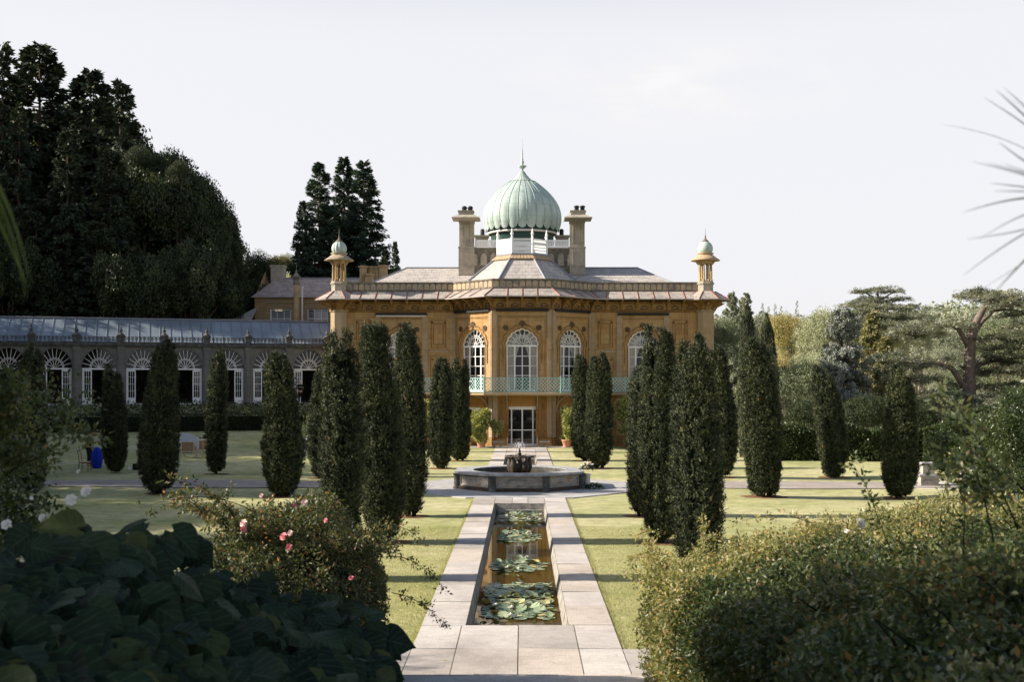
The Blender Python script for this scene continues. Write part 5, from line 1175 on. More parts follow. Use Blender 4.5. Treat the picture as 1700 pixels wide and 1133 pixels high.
for (x0, x1) in ((-4.4, -3.6), (3.7, 4.6)):
    leafy_box('wall_shrub', F((0, 81.2, 0), (1, 0, 0)), x0, x1, 0, .9, -.1, .35, 'darkb', 900, .08, int(abs(x0)*7), 'low dark shrub against the mansion wall %s of the garden door' % ('left' if x0 < 0 else 'right'), 'shrub')
# ------------------------------------------------------------------ Irish yews
def yew(x, y, h, r, label, seed, dens=1.0, lean=0.0, split=0, litter=False, twig=.06):
    g = np.random.default_rng(seed); z0 = float(gz(x, y)); t = thing('irish_yew', (x, y, z0), label, 'yew tree', 'clipped upright yews on the lawns')
    np_ = 15 if r > .5 else 10; parts = []; core = MB(); o = np.array([x, y, z0])
    zt = np.array([0, .05, .16, .32, .55, .75, .9, 1.0]); rt = np.array([.36, .66, .93, 1.0, .93, .82, .70, .56])*g.uniform(.86, 1.12, 8)
    for k in range(np_):
        phi = 2*PI*k/np_*1.0 + g.normal(0, .15) if k else 0; off = (0 if k == 0 else r*g.uniform(.56, .68)); hk = h*(.94 if k == 0 else g.choice([g.uniform(.72, .88), g.uniform(.88, 1.0), g.uniform(.94, 1.03)])); 
        if split: hk = h*(1.0 if math.cos(phi) > .5 else (.97 if math.cos(phi) < -.5 else .84))*g.uniform(.95, 1) if k else h*.84
        rk = r*(.60 if k == 0 else g.uniform(.32, .42)); zlow = .04 if k == 0 else g.uniform(0, .05)
        n = int((900 if k else 260)*dens*hk/5.5*(r/.75)**.9)
        s = g.uniform(0, 1, n)**(.92); z = hk*(zlow + s*(1-zlow)); q = z/h; prof = np.interp(q, zt, rt)
        tap = np.clip(1-((z/hk-.86)/.14).clip(0, 1)**1.8*.85, .12, 1)
        if k: a = phi + g.normal(0, .95, n); off = off*g.uniform(.88, 1.14)
        else: a = g.uniform(0, 2*PI, n); s = s
        ax = x + off*np.cos(phi)*prof + lean*z/h*0 + (lean*np.clip((z/h-.25)/.75, 0, 1)**1.3); ay = y + off*np.sin(phi)*prof
        out = np.stack([np.cos(a), np.sin(a), np.zeros(n)], 1); C0 = np.stack([ax, ay, z0+z], 1)
        bump = 1 + .22*vn(C0*1.5 + out*2.2, seed+k) + .13*vn(C0*6.5+out*4, seed+5)
        P = C0 + out*(rk*prof*tap*bump)[:, None]
        D = out*.62 + np.array([0, 0, 1.0]) + g.normal(0, .16, (n, 3)); D = nrm(D); L_ = g.uniform(.10, .21, n)*(1 if k else 1.1)
        base_t = np.clip(.42 + .28*vn(P*2.2, seed+21) + g.normal(0, .10, n), 0, .96)
        ci = (np.arange(n)//5)*5; of = nrm(g.normal(size=(n, 3)) + out*1.0 + np.array([0, 0, .3])); P = P[ci] + of*g.uniform(.02, .085, (n, 1)); D = nrm(of*.75 + np.array([0, 0, .75]) + g.normal(0, .12, (n, 3))); hint = of + out*.4; L_ = L_*.8; rust = g.random(n) < (.007); base_t = np.where(rust, 1.0, base_t)
        m_ = max(4, int(8*dens**.3))
        for j in range(m_):
            f_ = j/m_; Pj = P + D*(L_*f_)[:, None] - out*.02; Dj = D*.8 + g.normal(0, .42, (n, 3)); sz = twig*g.uniform(.75, 1.35, n)*(1.25-.5*f_)
            parts.append(leaf_quads(Pj, Dj, sz*1.3, sz*.40, g, hint + g.normal(0, .18, (n, 3)), np.clip(base_t + .10*f_ - .05 + g.normal(0, .04, n), 0, 1)))
        zz = np.linspace(zlow*h, hk*.93, 9); pf = np.interp(zz/h, zt, rt); tp = np.clip(1-((zz/hk-.86)/.14).clip(0, 1)**1.6*.9, .06, 1)
        core.tube([(x+off*math.cos(phi)*p_+lean*max(0, (z_/h-.25)/.75)**1.3, y+off*math.sin(phi)*p_, z0+z_) for z_, p_ in zip(zz, pf)], [max(.02, rk*.84*p_*t_) for p_, t_ in zip(pf, tp)], 8)
    V, Fq, T_ = join_np(parts); co = core.build('shade_core', M['yewcore'], t)  # core tubes added to block light, near black for inner shade
    link(np_mesh('foliage', V-o, Fq, T_), 'foliage', M['yew'], t)
    if litter:
        Q = MB(); pts = [(x+(r*(.9+.35*g.random()))*math.cos(a)*1.15, y+(r*(.9+.3*g.random()))*math.sin(a), z0+.012) for a in np.linspace(0, 2*PI, 22)[:-1]]; Q.add(pts, [tuple(range(21))]); Q.build('bare_soil', M['soil'], t)
# nearest pairs beside the canal, then the outer ranks
YW_ = [
 (-4.02, 26.3, 5.45, .54, 'tall yew on the left of the canal, nearest the viewer and behind the pink roses', 1.5, 0, 0),
 (-3.82, 32.4, 5.95, .70, 'broad tall yew left of the canal, second from the viewer, the widest dark mass there', 1.5, -.25, 0),
 (-3.68, 38.8, 6.25, .62, 'dark yew left of the canal half hidden behind the second one, its bare soil showing', 1.3, -.15, 0),
 (-4.20, 60.6, 5.65, .70, 'yew left of the path just beyond the fountain, lit on its left edge', 1.0, .15, 0),
 (-3.55, 66.6, 5.7, .68, 'dark yew touching the right side of the one just beyond the fountain on the left', .9, 0, 0),
 (-3.95, 75.0, 5.2, .42, 'small yew nearest the mansion wall on the left of the path', .6, 0, 0),
 (3.98, 26.3, 5.35, .60, 'tall yew on the right of the canal, nearest the viewer and behind the rose bush', 1.5, -.12, 0),
 (3.84, 32.4, 5.95, .68, 'widest pointed yew right of the canal, second from the viewer, in front of a window', 1.5, -.10, 0),
 (3.92, 38.8, 4.8, .58, 'shorter yew showing as a left shoulder behind the widest right one', 1.1, 0, 0),
 (3.98, 60.6, 6.0, .78, 'twin topped yew right of the path just beyond the fountain', 1.0, 0, 1),
 (3.45, 66.6, 5.9, .66, 'yew whose narrow top shows left of the twin topped one', .9, -.15, 0),
 (3.85, 75.0, 5.2, .42, 'small yew nearest the mansion wall on the right of the path', .6, 0, 0),
 (9.25, 54.3, 5.85, .70, 'dark yew on the right lawn between the tall canal yews and the next outer one', 1.1, -.3, 0),
 (9.30, 45.2, 5.85, .80, 'large lit yew standing alone on the right lawn in front of the gravel path', 1.4, -.35, 0),
 (14.70, 55.4, 5.10, .74, 'leaning yew with a bulbous dark base on the right lawn', 1.1, -.62, 0),
 (14.55, 45.4, 4.95, .74, 'outermost right yew with yellowish flecks beside the stone pedestal', 1.3, 0, 0),
 (-9.35, 45.9, 5.45, .86, 'broad black yew on the left lawn in front of the gravel path', 1.1, -.15, 0),
 (-9.50, 55.0, 5.40, .50, 'narrow dark yew on the left lawn just behind the broad black one', .9, .12, 0),
 (-14.50, 46.9, 5.95, .76, 'tall pointed black yew in the middle of the shaded left lawn', 1.1, .3, 0),
 (-14.70, 56.5, 5.80, .60, 'black yew beside the cane chairs on the left lawn', .9, .12, 0),
 (-19.80, 57.2, 5.10, .68, 'black yew between the wooden chair and the dark box on the left lawn', .9, -.15, 0),
 (-19.60, 47.0, 5.70, .62, 'dark yew top rising behind the left rose bush, right one of two', .8, 0, 0),
 (-24.60, 57.0, 5.30, .62, 'dark yew top rising behind the left rose bush, left one of two', .7, 0, 0),
]
for i, (x, y, h, r, lab, dn, ln, sp_) in enumerate(YW_): yew(x, y, h, r*.85-.01, lab, 100+i*7, dn*1.25, ln, sp_, y < 68 and abs(x) < 16, .042 if y < 40 else .056)

# ------------------------------------------------------------------ tree kinds
def tree_obj(name, kindlab, cat, foliageV, foliageF, foliageT, mat, trunk, tmat='bark'):
    t = thing(name, (0, 0, 0), kindlab, cat); trunk.build('trunk', M[tmat], t); link(np_mesh('crown', foliageV, foliageF, foliageT), 'crown', M[mat], t); return t
def broad_mesh(seed, n=15000, h=14, r=6, lsz=.34, nl=26, flat=.78, sparse=.0, spread=1.12, rmax=.42):
    g = np.random.default_rng(seed); lob = []
    for k in range(nl):
        d = nrm(g.normal(size=(1, 3)))[0]; d[2] = abs(d[2])*1.0-.28; lob.append((np.array([0, 0, h-r*flat*1.05]) + d*np.array([r*.72, r*.72, r*flat*.72])*g.uniform(.6, spread), r*g.uniform(.18 if spread > 1.2 else .22, rmax)))
    for k in range(nl//3): a = g.uniform(0, 6.28); lob.append((np.array([math.cos(a)*r*.72, math.sin(a)*r*.72, h*g.uniform(.16, .5)]), r*g.uniform(.22, .38)))
    P = []; D = []; Hn = []; w = np.array([l[1]**2 for l in lob]); w /= w.sum()
    for (c, rr), ww in zip(lob, w):
        m_ = int(n*ww); d = nrm(g.normal(size=(m_, 3))); q = c + d*(rr*(g.uniform(.62, 1.08, (m_, 1)) + .22*vn(d*2.4, seed)[:, None])); P.append(q); D.append(g.normal(0, 1, d.shape) + np.array([0, 0, -.15])); Hn.append(d)
    P = np.concatenate(P); D = np.concatenate(D); Hn = np.concatenate(Hn); Hn = Hn + .9*vec3(P, 1.3, seed+40) + g.normal(0, .4, P.shape); keep = (vn(P*.9, seed+4) + vn(P*2.1, seed+6)*.6 + g.normal(0, .2, len(P))) > -.42 - .3*(1-sparse); P = P[keep]; D = D[keep]; Hn = Hn[keep]; m_ = len(P)
    V, Fq, T_ = leaf_quads(P, D, lsz*g.uniform(.6, 1.3, m_), lsz*.62, g, Hn, np.clip(.5 + .30*vn(P*.8, seed+8) + g.normal(0, .16, m_), 0, 1))
    tr = MB(); tr.tube([(0, 0, -1), (.1, 0, h*.2), (-.1, .1, h*.45)], [r*.075, r*.055, r*.04], 8)
    for k in range(9): l = lob[k][0]; tr.tube([(0, 0, h*.22), tuple(l*np.array([.5, .5, .75])), tuple(l)], [r*.035, r*.022, r*.01], 6)
    return V, Fq, T_, tr
def conif_mesh(seed, n=30000, h=26, r=5.5, lsz=.52, nb=300, droop=.22, power=.72, zb=.02, open_=.0):
    g = np.random.default_rng(seed); P = []; D = []; tr = MB(); tr.tube([(0, 0, -1), (0, 0, h*.5), (0, 0, h*.98)], [r*.09, r*.05, .03], 8)
    for k in range(nb):
        q = (k+g.random())/nb; z = h*(zb + (1-zb)*q); L_ = r*((1-q)**power)*g.uniform(.68, 1.12) + .3; a = g.uniform(0, 2*PI); m_ = max(14, int(n/nb*(.25+1.35*(1-q)))); s = g.uniform(.12, 1, m_)**.7
        up = .35 if q > .8 else 0; dirr = np.array([math.cos(a), math.sin(a), up]); B = np.array([0, 0, z]) + dirr*(s*L_)[:, None]; B[:, 2] += -droop*L_*s**2 + .10*L_*s
        side = np.array([-math.sin(a), math.cos(a), 0]); wd = .26*L_*(1-s*.65); B = B + side*(g.normal(0, .5, m_)*wd)[:, None]; B[:, 2] += g.normal(-.10, .16, m_)*(.4+.15*L_)
        P.append(B); D.append(dirr*.8 + side*g.normal(0, .6, (m_, 1)) + np.array([0, 0, -.45]) + g.normal(0, .25, (m_, 3)))
        if k % 4 == 0: tr.tube([(0, 0, z), (dirr[0]*L_*.8, dirr[1]*L_*.8, z-droop*L_*.5)], [.05+.012*L_, .02], 4, False)
    P = np.concatenate(P); D = np.concatenate(D); m_ = len(P)
    rad = P*np.array([1, 1, 0]); rad = nrm(rad) + np.array([0, 0, .5]) + .8*vec3(P, 1.0, seed+50) + g.normal(0, .35, P.shape)
    V, Fq, T_ = leaf_quads(P, D, lsz*g.uniform(.6, 1.4, m_), lsz*.46, g, rad, np.clip(.45 + .25*vn(P*.7, seed) + g.normal(0, .17, m_), 0, 1))
    return V, Fq, T_, tr
def upright_mesh(seed, n=14000, h=7, r=1.3, lsz=.16):
    g = np.random.default_rng(seed); s = g.uniform(0, 1, n); a = g.uniform(0, 2*PI, n); z = h*s; pf = np.interp(s, [0, .1, .35, .7, .9, 1], [.5, .85, 1, .8, .45, .04])
    P = np.stack([np.cos(a)*r*pf, np.sin(a)*r*pf, z], 1); P *= np.array([1, 1, 1]); b = 1 + .18*vn(P*1.6, seed) + .1*vn(P*4, seed+1) + g.normal(0, .06, n); P[:, :2] *= b[:, None]
    D = np.stack([np.cos(a)*.4, np.sin(a)*.4, np.ones(n)], 1) + g.normal(0, .3, (n, 3)); rad = nrm(P*np.array([1, 1, 0])) + .7*vec3(P, 4.0, seed+50) + g.normal(0, .35, P.shape); V, Fq, T_ = leaf_quads(P, D, lsz*g.uniform(.6, 1.4, n), lsz*.4, g, rad, np.clip(.4+.3*vn(P*1.5, seed+2)+g.normal(0, .14, n), 0, 1))
    tr = MB(); tr.tube([(0, 0, -.5), (0, 0, h*.5), (0, 0, h*.92)], [r*.66, r*.74, .1], 10); return V, Fq, T_, tr
_cache = {}
def plant(kind, seed, px, topy, D, wpx, label, group=None, mat=None, cat='tree', X=None, topz=None, halfw=None, rz=0):
    """a tree whose crown top shows at (px, topy) when seen from the terrace, standing D metres away"""
    x = (px-867)/FP*D if X is None else X; tz = 4.4 + (637-topy)/FP*D if topz is None else topz; z0 = float(gz(x, D)) - .2; H = tz - z0; hw = wpx/FP*D if halfw is None else halfw
    spec = {'broad': ('broadleaf_tree', broad_mesh, 'broad', dict(h=14, r=6)), 'conif': ('conifer_tree', conif_mesh, 'conif', dict(h=26, r=5.5)), 'upright': ('upright_conifer', upright_mesh, 'yew', dict(h=7, r=1.3)),
            'fine': ('broadleaf_tree', broad_mesh, 'broad', dict(h=14, r=6, n=26000, lsz=.24, nl=40)), 'mass': ('broadleaf_tree', broad_mesh, 'darkb', dict(h=14, r=6, n=80000, lsz=.30, nl=46, spread=1.42, rmax=.36)), 'far': ('broadleaf_tree', broad_mesh, 'far', dict(h=14, r=7, n=5000, lsz=.62, nl=18)), 'farc': ('conifer_tree', conif_mesh, 'far', dict(h=26, r=5, n=3000, lsz=.8, nb=90)),
            'blue': ('blue_cedar_tree', conif_mesh, 'blue', dict(h=15, r=5, n=80000, lsz=.29, nb=420, droop=.10, power=.50, zb=.0)), 'feather': ('conifer_tree', conif_mesh, 'conif', dict(h=24, r=4.8, n=40000, lsz=.56, nb=340, droop=.05, power=.55)),
            'cone': ('conifer_tree', conif_mesh, 'cypr', dict(h=26, r=5.2, n=42000, lsz=.46, nb=460, droop=.02, power=.74, zb=.0))}[kind]
    name, fn_, dm_, kw = spec; mat = mat or dm_; key = (kind, seed, mat)
    if key not in _cache:
        V, Fq, T_, tr = fn_(seed, **kw); root = tree_obj(name, label, cat, V, Fq, T_, mat, tr, 'bark'); _cache[key] = root; first = True
    else: root = dup(_cache[key], (0, 0, 0), label=label); first = False
    s_ = hw/kw['r']; lim = {'broad': 1.3, 'mass': 1.7, 'fine': 1.3, 'far': 1.3, 'upright': 9, 'blue': 1.5, 'cone': 1.9}.get(kind, 1.6)*s_; sz = max(.7*s_, min(H/kw['h'], lim)); lift = H/sz - kw['h']
    for ch in root.children:
        if ch.name.startswith('crown'): ch.location.z = lift
        else: ch.scale.z = (H/sz)/kw['h']
    root.location = (x, D, z0); root.scale = (s_, s_, sz); root.rotation_euler = (0, 0, rz)
    root['label'] = label; root['category'] = cat
    if group: root['group'] = group
    elif 'group' in root.keys(): del root['group']
    return root
WG = 'trees of the dark wooded hillside'
# wooded hillside on the left, tall conifers above broadleaves
for (kd, sd, px, ty, D, w, lab, mt) in [
 ('conif', 1, 4, 72, 98, 92, 'tall conifer cut by the left edge of the photo, its tip highest', 'conif'), ('feather', 2, 66, 78, 102, 100, 'tallest feathery conifer on the hillside, second from the left edge', 'conif'),
 ('feather', 3, 151, 120, 99, 90, 'thin topped brownish conifer between the two pointed ones on the hillside', 'conif'), ('conif', 4, 200, 136, 97, 84, 'rightmost pointed conifer of the hillside skyline', 'conif'),
 ('conif', 1, 32, 175, 92, 66, 'dark conifer in front, below the left edge treetop', 'conif'), ('conif', 4, 112, 215, 91, 70, 'dark conifer low in front of the two tallest ones', 'conif'), ('feather', 2, 184, 250, 92, 60, 'dark conifer in front of the brownish one', 'conif'),
 ('mass', 5, 248, 243, 96, 84, 'big round crowned tree where the hillside skyline starts to fall', 'darkb'), ('mass', 6, 300, 268, 98, 74, 'round tree next down the sloping hillside skyline', 'darkb'), ('mass', 5, 338, 318, 97, 62, 'round tree lower on the slope, with a ragged right side', 'darkb'),
 ('mass', 6, 358, 372, 96, 48, 'lowest round tree at the right foot of the dark hillside mass', 'darkb'), ('broad', 7, 430, 408, 108, 40, 'small loose dark tree with sky showing through, left of the old wing', 'darkb'),
 ('feather', 3, 60, 330, 90, 70, 'drooping dark conifer behind the left end of the orangery roof', 'conif'), ('feather', 2, 160, 370, 89.5, 66, 'drooping dark conifer behind the middle of the orangery roof', 'conif'), ('mass', 5, 235, 400, 89, 76, 'low dark bush like tree above the orangery roof', 'darkb'), ('mass', 6, 305, 390, 91, 76, 'dark tree behind the lone square chimney', 'darkb'), ('mass', 5, 385, 440, 99, 50, 'dark tree between the chimney and the old wing', 'darkb'), ('mass', 6, 120, 150, 112, 120, 'broad dark tree closing the gaps behind the two tallest conifers', 'darkb'), ('mass', 5, 215, 200, 110, 90, 'broad dark tree closing the gaps behind the rightmost pointed conifer', 'darkb'), ('mass', 6, 20, 160, 114, 110, 'broad dark tree behind the left edge conifers', 'darkb'), ('mass', 5, 330, 330, 108, 74, 'broad dark tree behind the sloping foot of the hillside', 'darkb'), ('mass', 6, 395, 430, 107, 60, 'low broad dark tree behind the outbuilding wall', 'darkb'), ('mass', 5, 150, 430, 96, 100, 'deep shaded undergrowth tree behind the orangery roof', 'darkb'),
 ('mass', 6, 10, 380, 89, 80, 'low dark tree at the left edge above the orangery', 'darkb'), ('feather', 4, 350, 420, 103, 50, 'dark conifer buried in the foot of the hillside wood', 'conif')]:
    plant(kd, sd, px, ty, D, w, lab, WG, mt, rz=(px*.37) % 6.28)
for px, ty, D, w, lab in ((226, 236, 95, 26, 'small ragged crown poking above the hillside wood beside the rightmost conifer'), (278, 246, 97, 28, 'small crown breaking the top of the round hillside tree'), (322, 283, 98, 25, 'ragged crown halfway down the sloping skyline'), (352, 338, 97, 22, 'small crown low on the sloping skyline'), (383, 398, 97, 20, 'lowest small crown beside the sky gap'), (295, 262, 94, 20, 'narrow crown in front of the sloping skyline')): plant('fine', 5 if w % 2 else 6, px, ty, D, w, lab, WG, 'darkb', rz=px)
plant('broad', 8, 470, 415, 122, 26, 'pale green sunlit tree above the old wing chimney', None, 'olive')
CG = 'dark cypresses behind the mansion'
plant('cone', 11, 531, 272, 112, 68, 'left of the three tall dark cypresses behind the mansion, single pointed', CG, 'cypr')
plant('cone', 12, 571, 262, 116, 60, 'middle of the three tall dark cypresses behind the mansion, highest', CG, 'cypr')
plant('cone', 13, 604, 268, 113, 68, 'right of the three tall dark cypresses behind the mansion, with an uneven side', CG, 'cypr')
plant('cone', 11, 502, 335, 110, 34, 'small dark cypress filling the left foot of the tall three', CG, 'cypr', rz=2)
plant('cone', 12, 656, 402, 122, 22, 'small conifer right of the tall cypresses, above the mansion roof', None, 'cypr', rz=1)
plant('cone', 13, 640, 415, 121, 30, 'smallest dark conifer between the cypresses and the mansion roof', None, 'cypr', rz=3)
# valley and park on the right
plant('fine', 21, 1196, 515, 100, 44, 'dark green tree immediately right of the mansion corner', None, 'mid'); plant('feather', 22, 1215, 487, 205, 26, 'distant blue grey conifer above the mansion right corner, left of a pair', 'pair of distant blue grey conifers', 'far'); plant('feather', 23, 1237, 488, 215, 28, 'distant blue grey conifer above the mansion right corner, right of a pair', 'pair of distant blue grey conifers', 'far')
plant('upright', 24, 1241, 510, 72, 17, 'tall dark upright conifer behind the large lit yew', None, 'yew'); plant('upright', 25, 1273, 525, 74, 19, 'black upright conifer with a rounded top right of the taller one', None, 'yew')
plant('fine', 26, 1305, 512, 128, 42, 'golden yellow tree in the middle of the right hand wood', None, 'yell'); plant('fine', 27, 1362, 505, 118, 46, 'pale greyish green tree right of the golden one', None, 'pale'); plant('fine', 26, 1345, 575, 102, 44, 'pale leaved tree low below the tall pale one', None, 'pale', rz=2)
plant('fine', 21, 1315, 588, 84, 56, 'dark green tree behind the right hedge, left of the blue cedar', None, 'mid', rz=1.4); plant('blue', 28, 1398, 515, 88, 64, 'large grey blue cedar in the centre of the right hand trees', None, 'blue')
plant('feather', 29, 1447, 520, 104, 40, 'olive gold conifer between the blue cedar and the spreading cedars', None, 'olive'); plant('feather', 29, 1470, 560, 92, 34, 'olive conifer low in front of the flat topped cedar', None, 'olive', rz=2.2)
plant('fine', 27, 1565, 568, 150, 36, 'round grey green tree seen through the big cedar', None, 'far'); plant('broad', 31, 1600, 590, 135, 30, 'green bushy tree seen behind the cedar trunk', None, 'mid')
plant('fine', 21, 1660, 512, 165, 52, 'dark green wood edge tree at the right edge of the photo', None, 'mid', rz=.5); plant('fine', 21, 1250, 640, 82, 40, 'dark bushy tree low behind the large lit yew', None, 'mid', rz=3); plant('fine', 5, 1440, 640, 80, 46, 'black shadowed tree behind the bulbous yew', None, 'darkb', rz=1); plant('fine', 6, 1340, 655, 78, 44, 'low dark tree between the blue cedar and the right hedge', None, 'darkb', rz=2)
plant('fine', 21, 1180, 560, 88, 30, 'dark shrubby tree tucked against the mansion right side', None, 'mid', rz=4); plant('fine', 6, 1520, 655, 84, 50, 'dark tree under the lowest cedar boughs', None, 'darkb', rz=3); plant('fine', 5, 1610, 668, 84, 50, 'dark shrubby tree at the foot of the big cedar', None, 'darkb', rz=2)
plant('broad', 8, 1680, 640, 95, 34, 'small green tree behind the right end of the hedge', None, 'mid', rz=1)
FG = 'distant trees along the far hill'
rg_ = np.random.default_rng(77)
for i in range(46):
    px = 1190 + i*11.6 + rg_.uniform(-6, 6); D = rg_.uniform(210, 330); ty = {0: 528, 1: 520, 2: 533}[i % 3] + rg_.uniform(-6, 8)
    if px > 1600: ty -= 10
    plant('far', 41+(i % 3), px, ty, D, rg_.uniform(20, 34), 'one of the rounded trees with painted-in haze on the far hill skyline', FG, 'far', rz=i*1.3)
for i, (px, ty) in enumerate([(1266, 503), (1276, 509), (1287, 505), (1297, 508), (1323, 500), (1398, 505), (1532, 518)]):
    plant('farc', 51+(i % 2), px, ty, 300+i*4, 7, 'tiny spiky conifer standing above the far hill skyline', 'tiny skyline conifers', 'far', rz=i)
# far wood as one mass
g = np.random.default_rng(5); n = 60000; a_ = g.uniform(-.02, .55, n); Dd = g.uniform(230, 620, n); xx = a_*Dd; zz = gz(xx, Dd) + 9*np.abs(vn(np.stack([xx/9, Dd/9, xx*0], 1), 3)) * g.uniform(.2, 1, n) + 2
V, Fq, T_ = leaf_quads(np.stack([xx, Dd, zz], 1), g.normal(size=(n, 3)), g.uniform(1.2, 2.4, n), 1.3, g, None, g.uniform(.2, .9, n)); tag(link(np_mesh('far_wood', V, Fq, T_), 'far_wood', M['far']), 'continuous woodland with painted-in haze covering the far hill', None, None, 'stuff')

# ------------------------------------------------------------------ spreading cedars
def cedar(px0, D, base_z, limbs, pads, label, seed, trunkr=.45, dens=1.0):
    """limbs: pixel polylines seen at distance D with depth offsets; pads: flat sprays (px, py, half width px, depth offset, half depth)"""
    g = np.random.default_rng(seed); w = lambda px, py, dy=0: np.array([(px-867)/FP*(D+dy), D+dy, 4.4+(637-py)/FP*(D+dy)])
    x0 = (px0-867)/FP*D; t = thing('cedar_tree', (x0, D, base_z), label, 'cedar tree', 'spreading cedars in the right hand park'); tr = MB()
    for pts, rad in limbs: tr.tube([w(*p) for p in pts], rad, 8)
    parts = []
    for (px, py, hw, dy, hd) in pads:
        c = w(px, py, dy); W_ = hw/FP*D; n = int(560*dens*W_*hd**.8*1.2)
        a = g.uniform(0, 2*PI, n); rr = np.sqrt(g.uniform(0, 1, n)); edge = 1 + .25*np.sin(a*3+px) + .18*np.sin(a*7+py); X_ = np.cos(a)*rr*W_*edge; Y_ = np.sin(a)*rr*hd*edge
        P = np.stack([c[0]+X_, c[1]+Y_, c[2] - .09*(X_**2/W_) - .05*np.abs(Y_) + g.normal(0, .10, n) + .32*vn(np.stack([X_*1.1, Y_*1.1, X_*0+py], 1), seed)], 1)
        keep = vn(P*np.array([1.1, 1.1, 3]), seed+2) + g.normal(0, .25, n) > -.34; P = P[keep]; m_ = len(P); Dd_ = np.stack([np.cos(a[keep]), np.sin(a[keep])*.9, g.normal(.08, .28, m_)], 1) + g.normal(0, .35, (m_, 3))*np.array([1, 1, .4])
        parts.append(leaf_quads(P, Dd_, g.uniform(.15, .34, m_), .095, g, np.tile(np.array([0, 0, 1.]), (m_, 1)) + g.normal(0, .35, (m_, 3)), np.clip(.5+.3*vn(P*1.1, seed+5)+g.normal(0, .15, m_), 0, 1)))
        tr.tube([c + np.array([-W_*.7, hd*.3, -.25]), c + np.array([0, 0, -.12]), c + np.array([W_*.6, -hd*.3, -.25])], [.04, .07, .04], 5, False)
    V, Fq, T_ = join_np(parts); tr.build('trunk', M['barkpink'], t); link(np_mesh('crown', V-np.array(t.location), Fq, T_), 'crown', M['cedar'], t)
B_P = [(1650, 489, 44, 0, 3.2), (1618, 486, 34, 1.5, 2.2), (1690, 495, 36, -1, 3), (1700, 520, 40, 1, 3), (1668, 505, 30, -2, 2), (1735, 500, 50, 0, 3),
 (1560, 538, 40, -1, 2.8), (1515, 545, 36, -.5, 2.4), (1500, 552, 26, 1.5, 2), (1590, 535, 26, 1, 2), (1540, 556, 28, 2, 2),
 (1480, 592, 40, -1.5, 2.6), (1510, 606, 40, 0, 3), (1470, 612, 30, 1.5, 2.2), (1550, 600, 38, 1, 2.6), (1500, 624, 34, -2, 2.2), (1545, 628, 30, -.5, 2),
 (1640, 560, 34, 2, 2.4), (1670, 575, 44, 1, 3), (1690, 590, 46, -1, 3), (1650, 598, 36, 2.2, 2.4), (1670, 615, 44, 0, 3), (1700, 560, 30, 0, 2.6), (1620, 618, 24, 2, 2), (1700, 610, 34, -2, 2.4),
 (1560, 655, 44, -3, 3), (1600, 665, 52, -3.5, 3.2), (1540, 672, 44, -2, 3), (1650, 660, 50, -3, 3), (1690, 668, 44, -4, 3), (1520, 662, 30, -1, 2.4), (1580, 690, 50, -4, 2.8), (1630, 688, 46, -4.5, 3), (1680, 700, 46, -5, 3), (1660, 640, 40, 2, 3), (1600, 642, 30, 2, 2.4), (1690, 645, 44, 3, 3), (1700, 720, 60, -6, 3), (1660, 736, 50, -7, 2.6)]
for i, (px, py) in enumerate([(1712, 540), (1725, 575), (1740, 610), (1720, 640), (1745, 680)]): B_P.append((px, py, 44, (i % 3)-1, 3))
cedar(1611, 90, -5, [([(1608, 760, 0), (1610, 690, 0), (1609, 620, 0), (1611, 570, 0), (1618, 540, 0), (1632, 515, 0), (1648, 496, 0)], [.62, .56, .48, .42, .32, .24, .12]),
  ([(1608, 575, 0), (1600, 562, -.3), (1592, 548, -.6), (1582, 542, -.8), (1540, 541, -1), (1505, 545, -1)], [.22, .20, .17, .13, .08, .03]), ([(1614, 560, 0), (1630, 535, .5), (1650, 516, .8), (1680, 514, .8), (1700, 520, .8)], [.2, .16, .12, .08, .03]),
  ([(1606, 655, 0), (1596, 636, -.6), (1580, 612, -1), (1560, 604, -1.2), (1525, 605, -1.2), (1490, 600, -1.2)], [.26, .24, .19, .14, .09, .03]), ([(1611, 560, 0), (1622, 563, -.6), (1636, 572, -1)], [.12, .10, .05]),
  ([(1612, 625, 0), (1626, 606, .6), (1650, 600, 1), (1690, 596, 1.2)], [.24, .18, .12, .05]), ([(1610, 625, 0), (1600, 612, .8), (1590, 606, 1)], [.13, .1, .05]), ([(1609, 690, 0), (1640, 672, -2), (1690, 668, -3)], [.3, .2, .08]), ([(1609, 700, 0), (1580, 680, -2), (1550, 668, -2.6)], [.3, .2, .07])],
  B_P, 'huge spreading cedar with a bare bent trunk and flat tiers at the right', 61, 1.0, 1.15)
A_P = [(1455, 480, 30, 0, 2.4), (1482, 482, 20, 1, 1.6), (1430, 482, 16, 0, 1.4), (1440, 498, 28, 0, 2.4), (1478, 497, 30, 1, 3), (1420, 506, 26, 0, 2.2), (1460, 510, 44, -1, 4), (1500, 510, 30, 1, 3), (1430, 520, 44, -1, 4), (1480, 524, 50, -2, 4.5), (1520, 526, 30, 0, 3), (1450, 538, 52, -2, 5), (1500, 540, 46, -2, 4.5), (1420, 548, 40, 0, 4), (1470, 552, 56, -3, 5), (1525, 548, 26, 1, 3), (1440, 566, 50, -2, 5), (1495, 566, 46, -2, 5)]
cedar(1458, 128, -6, [([(1460, 700, 0), (1459, 600, 0), (1458, 520, 0), (1458, 500, 0), (1456, 482, 0)], [.6, .55, .4, .22, .08]), ([(1458, 500, 0), (1440, 488, 0), (1428, 483, 0)], [.12, .08, .03]), ([(1458, 503, 0), (1475, 490, 0), (1490, 483, 0)], [.12, .08, .03])], A_P, 'flat topped cedar standing above the skyline of the right hand trees', 62, .5, 1.0)

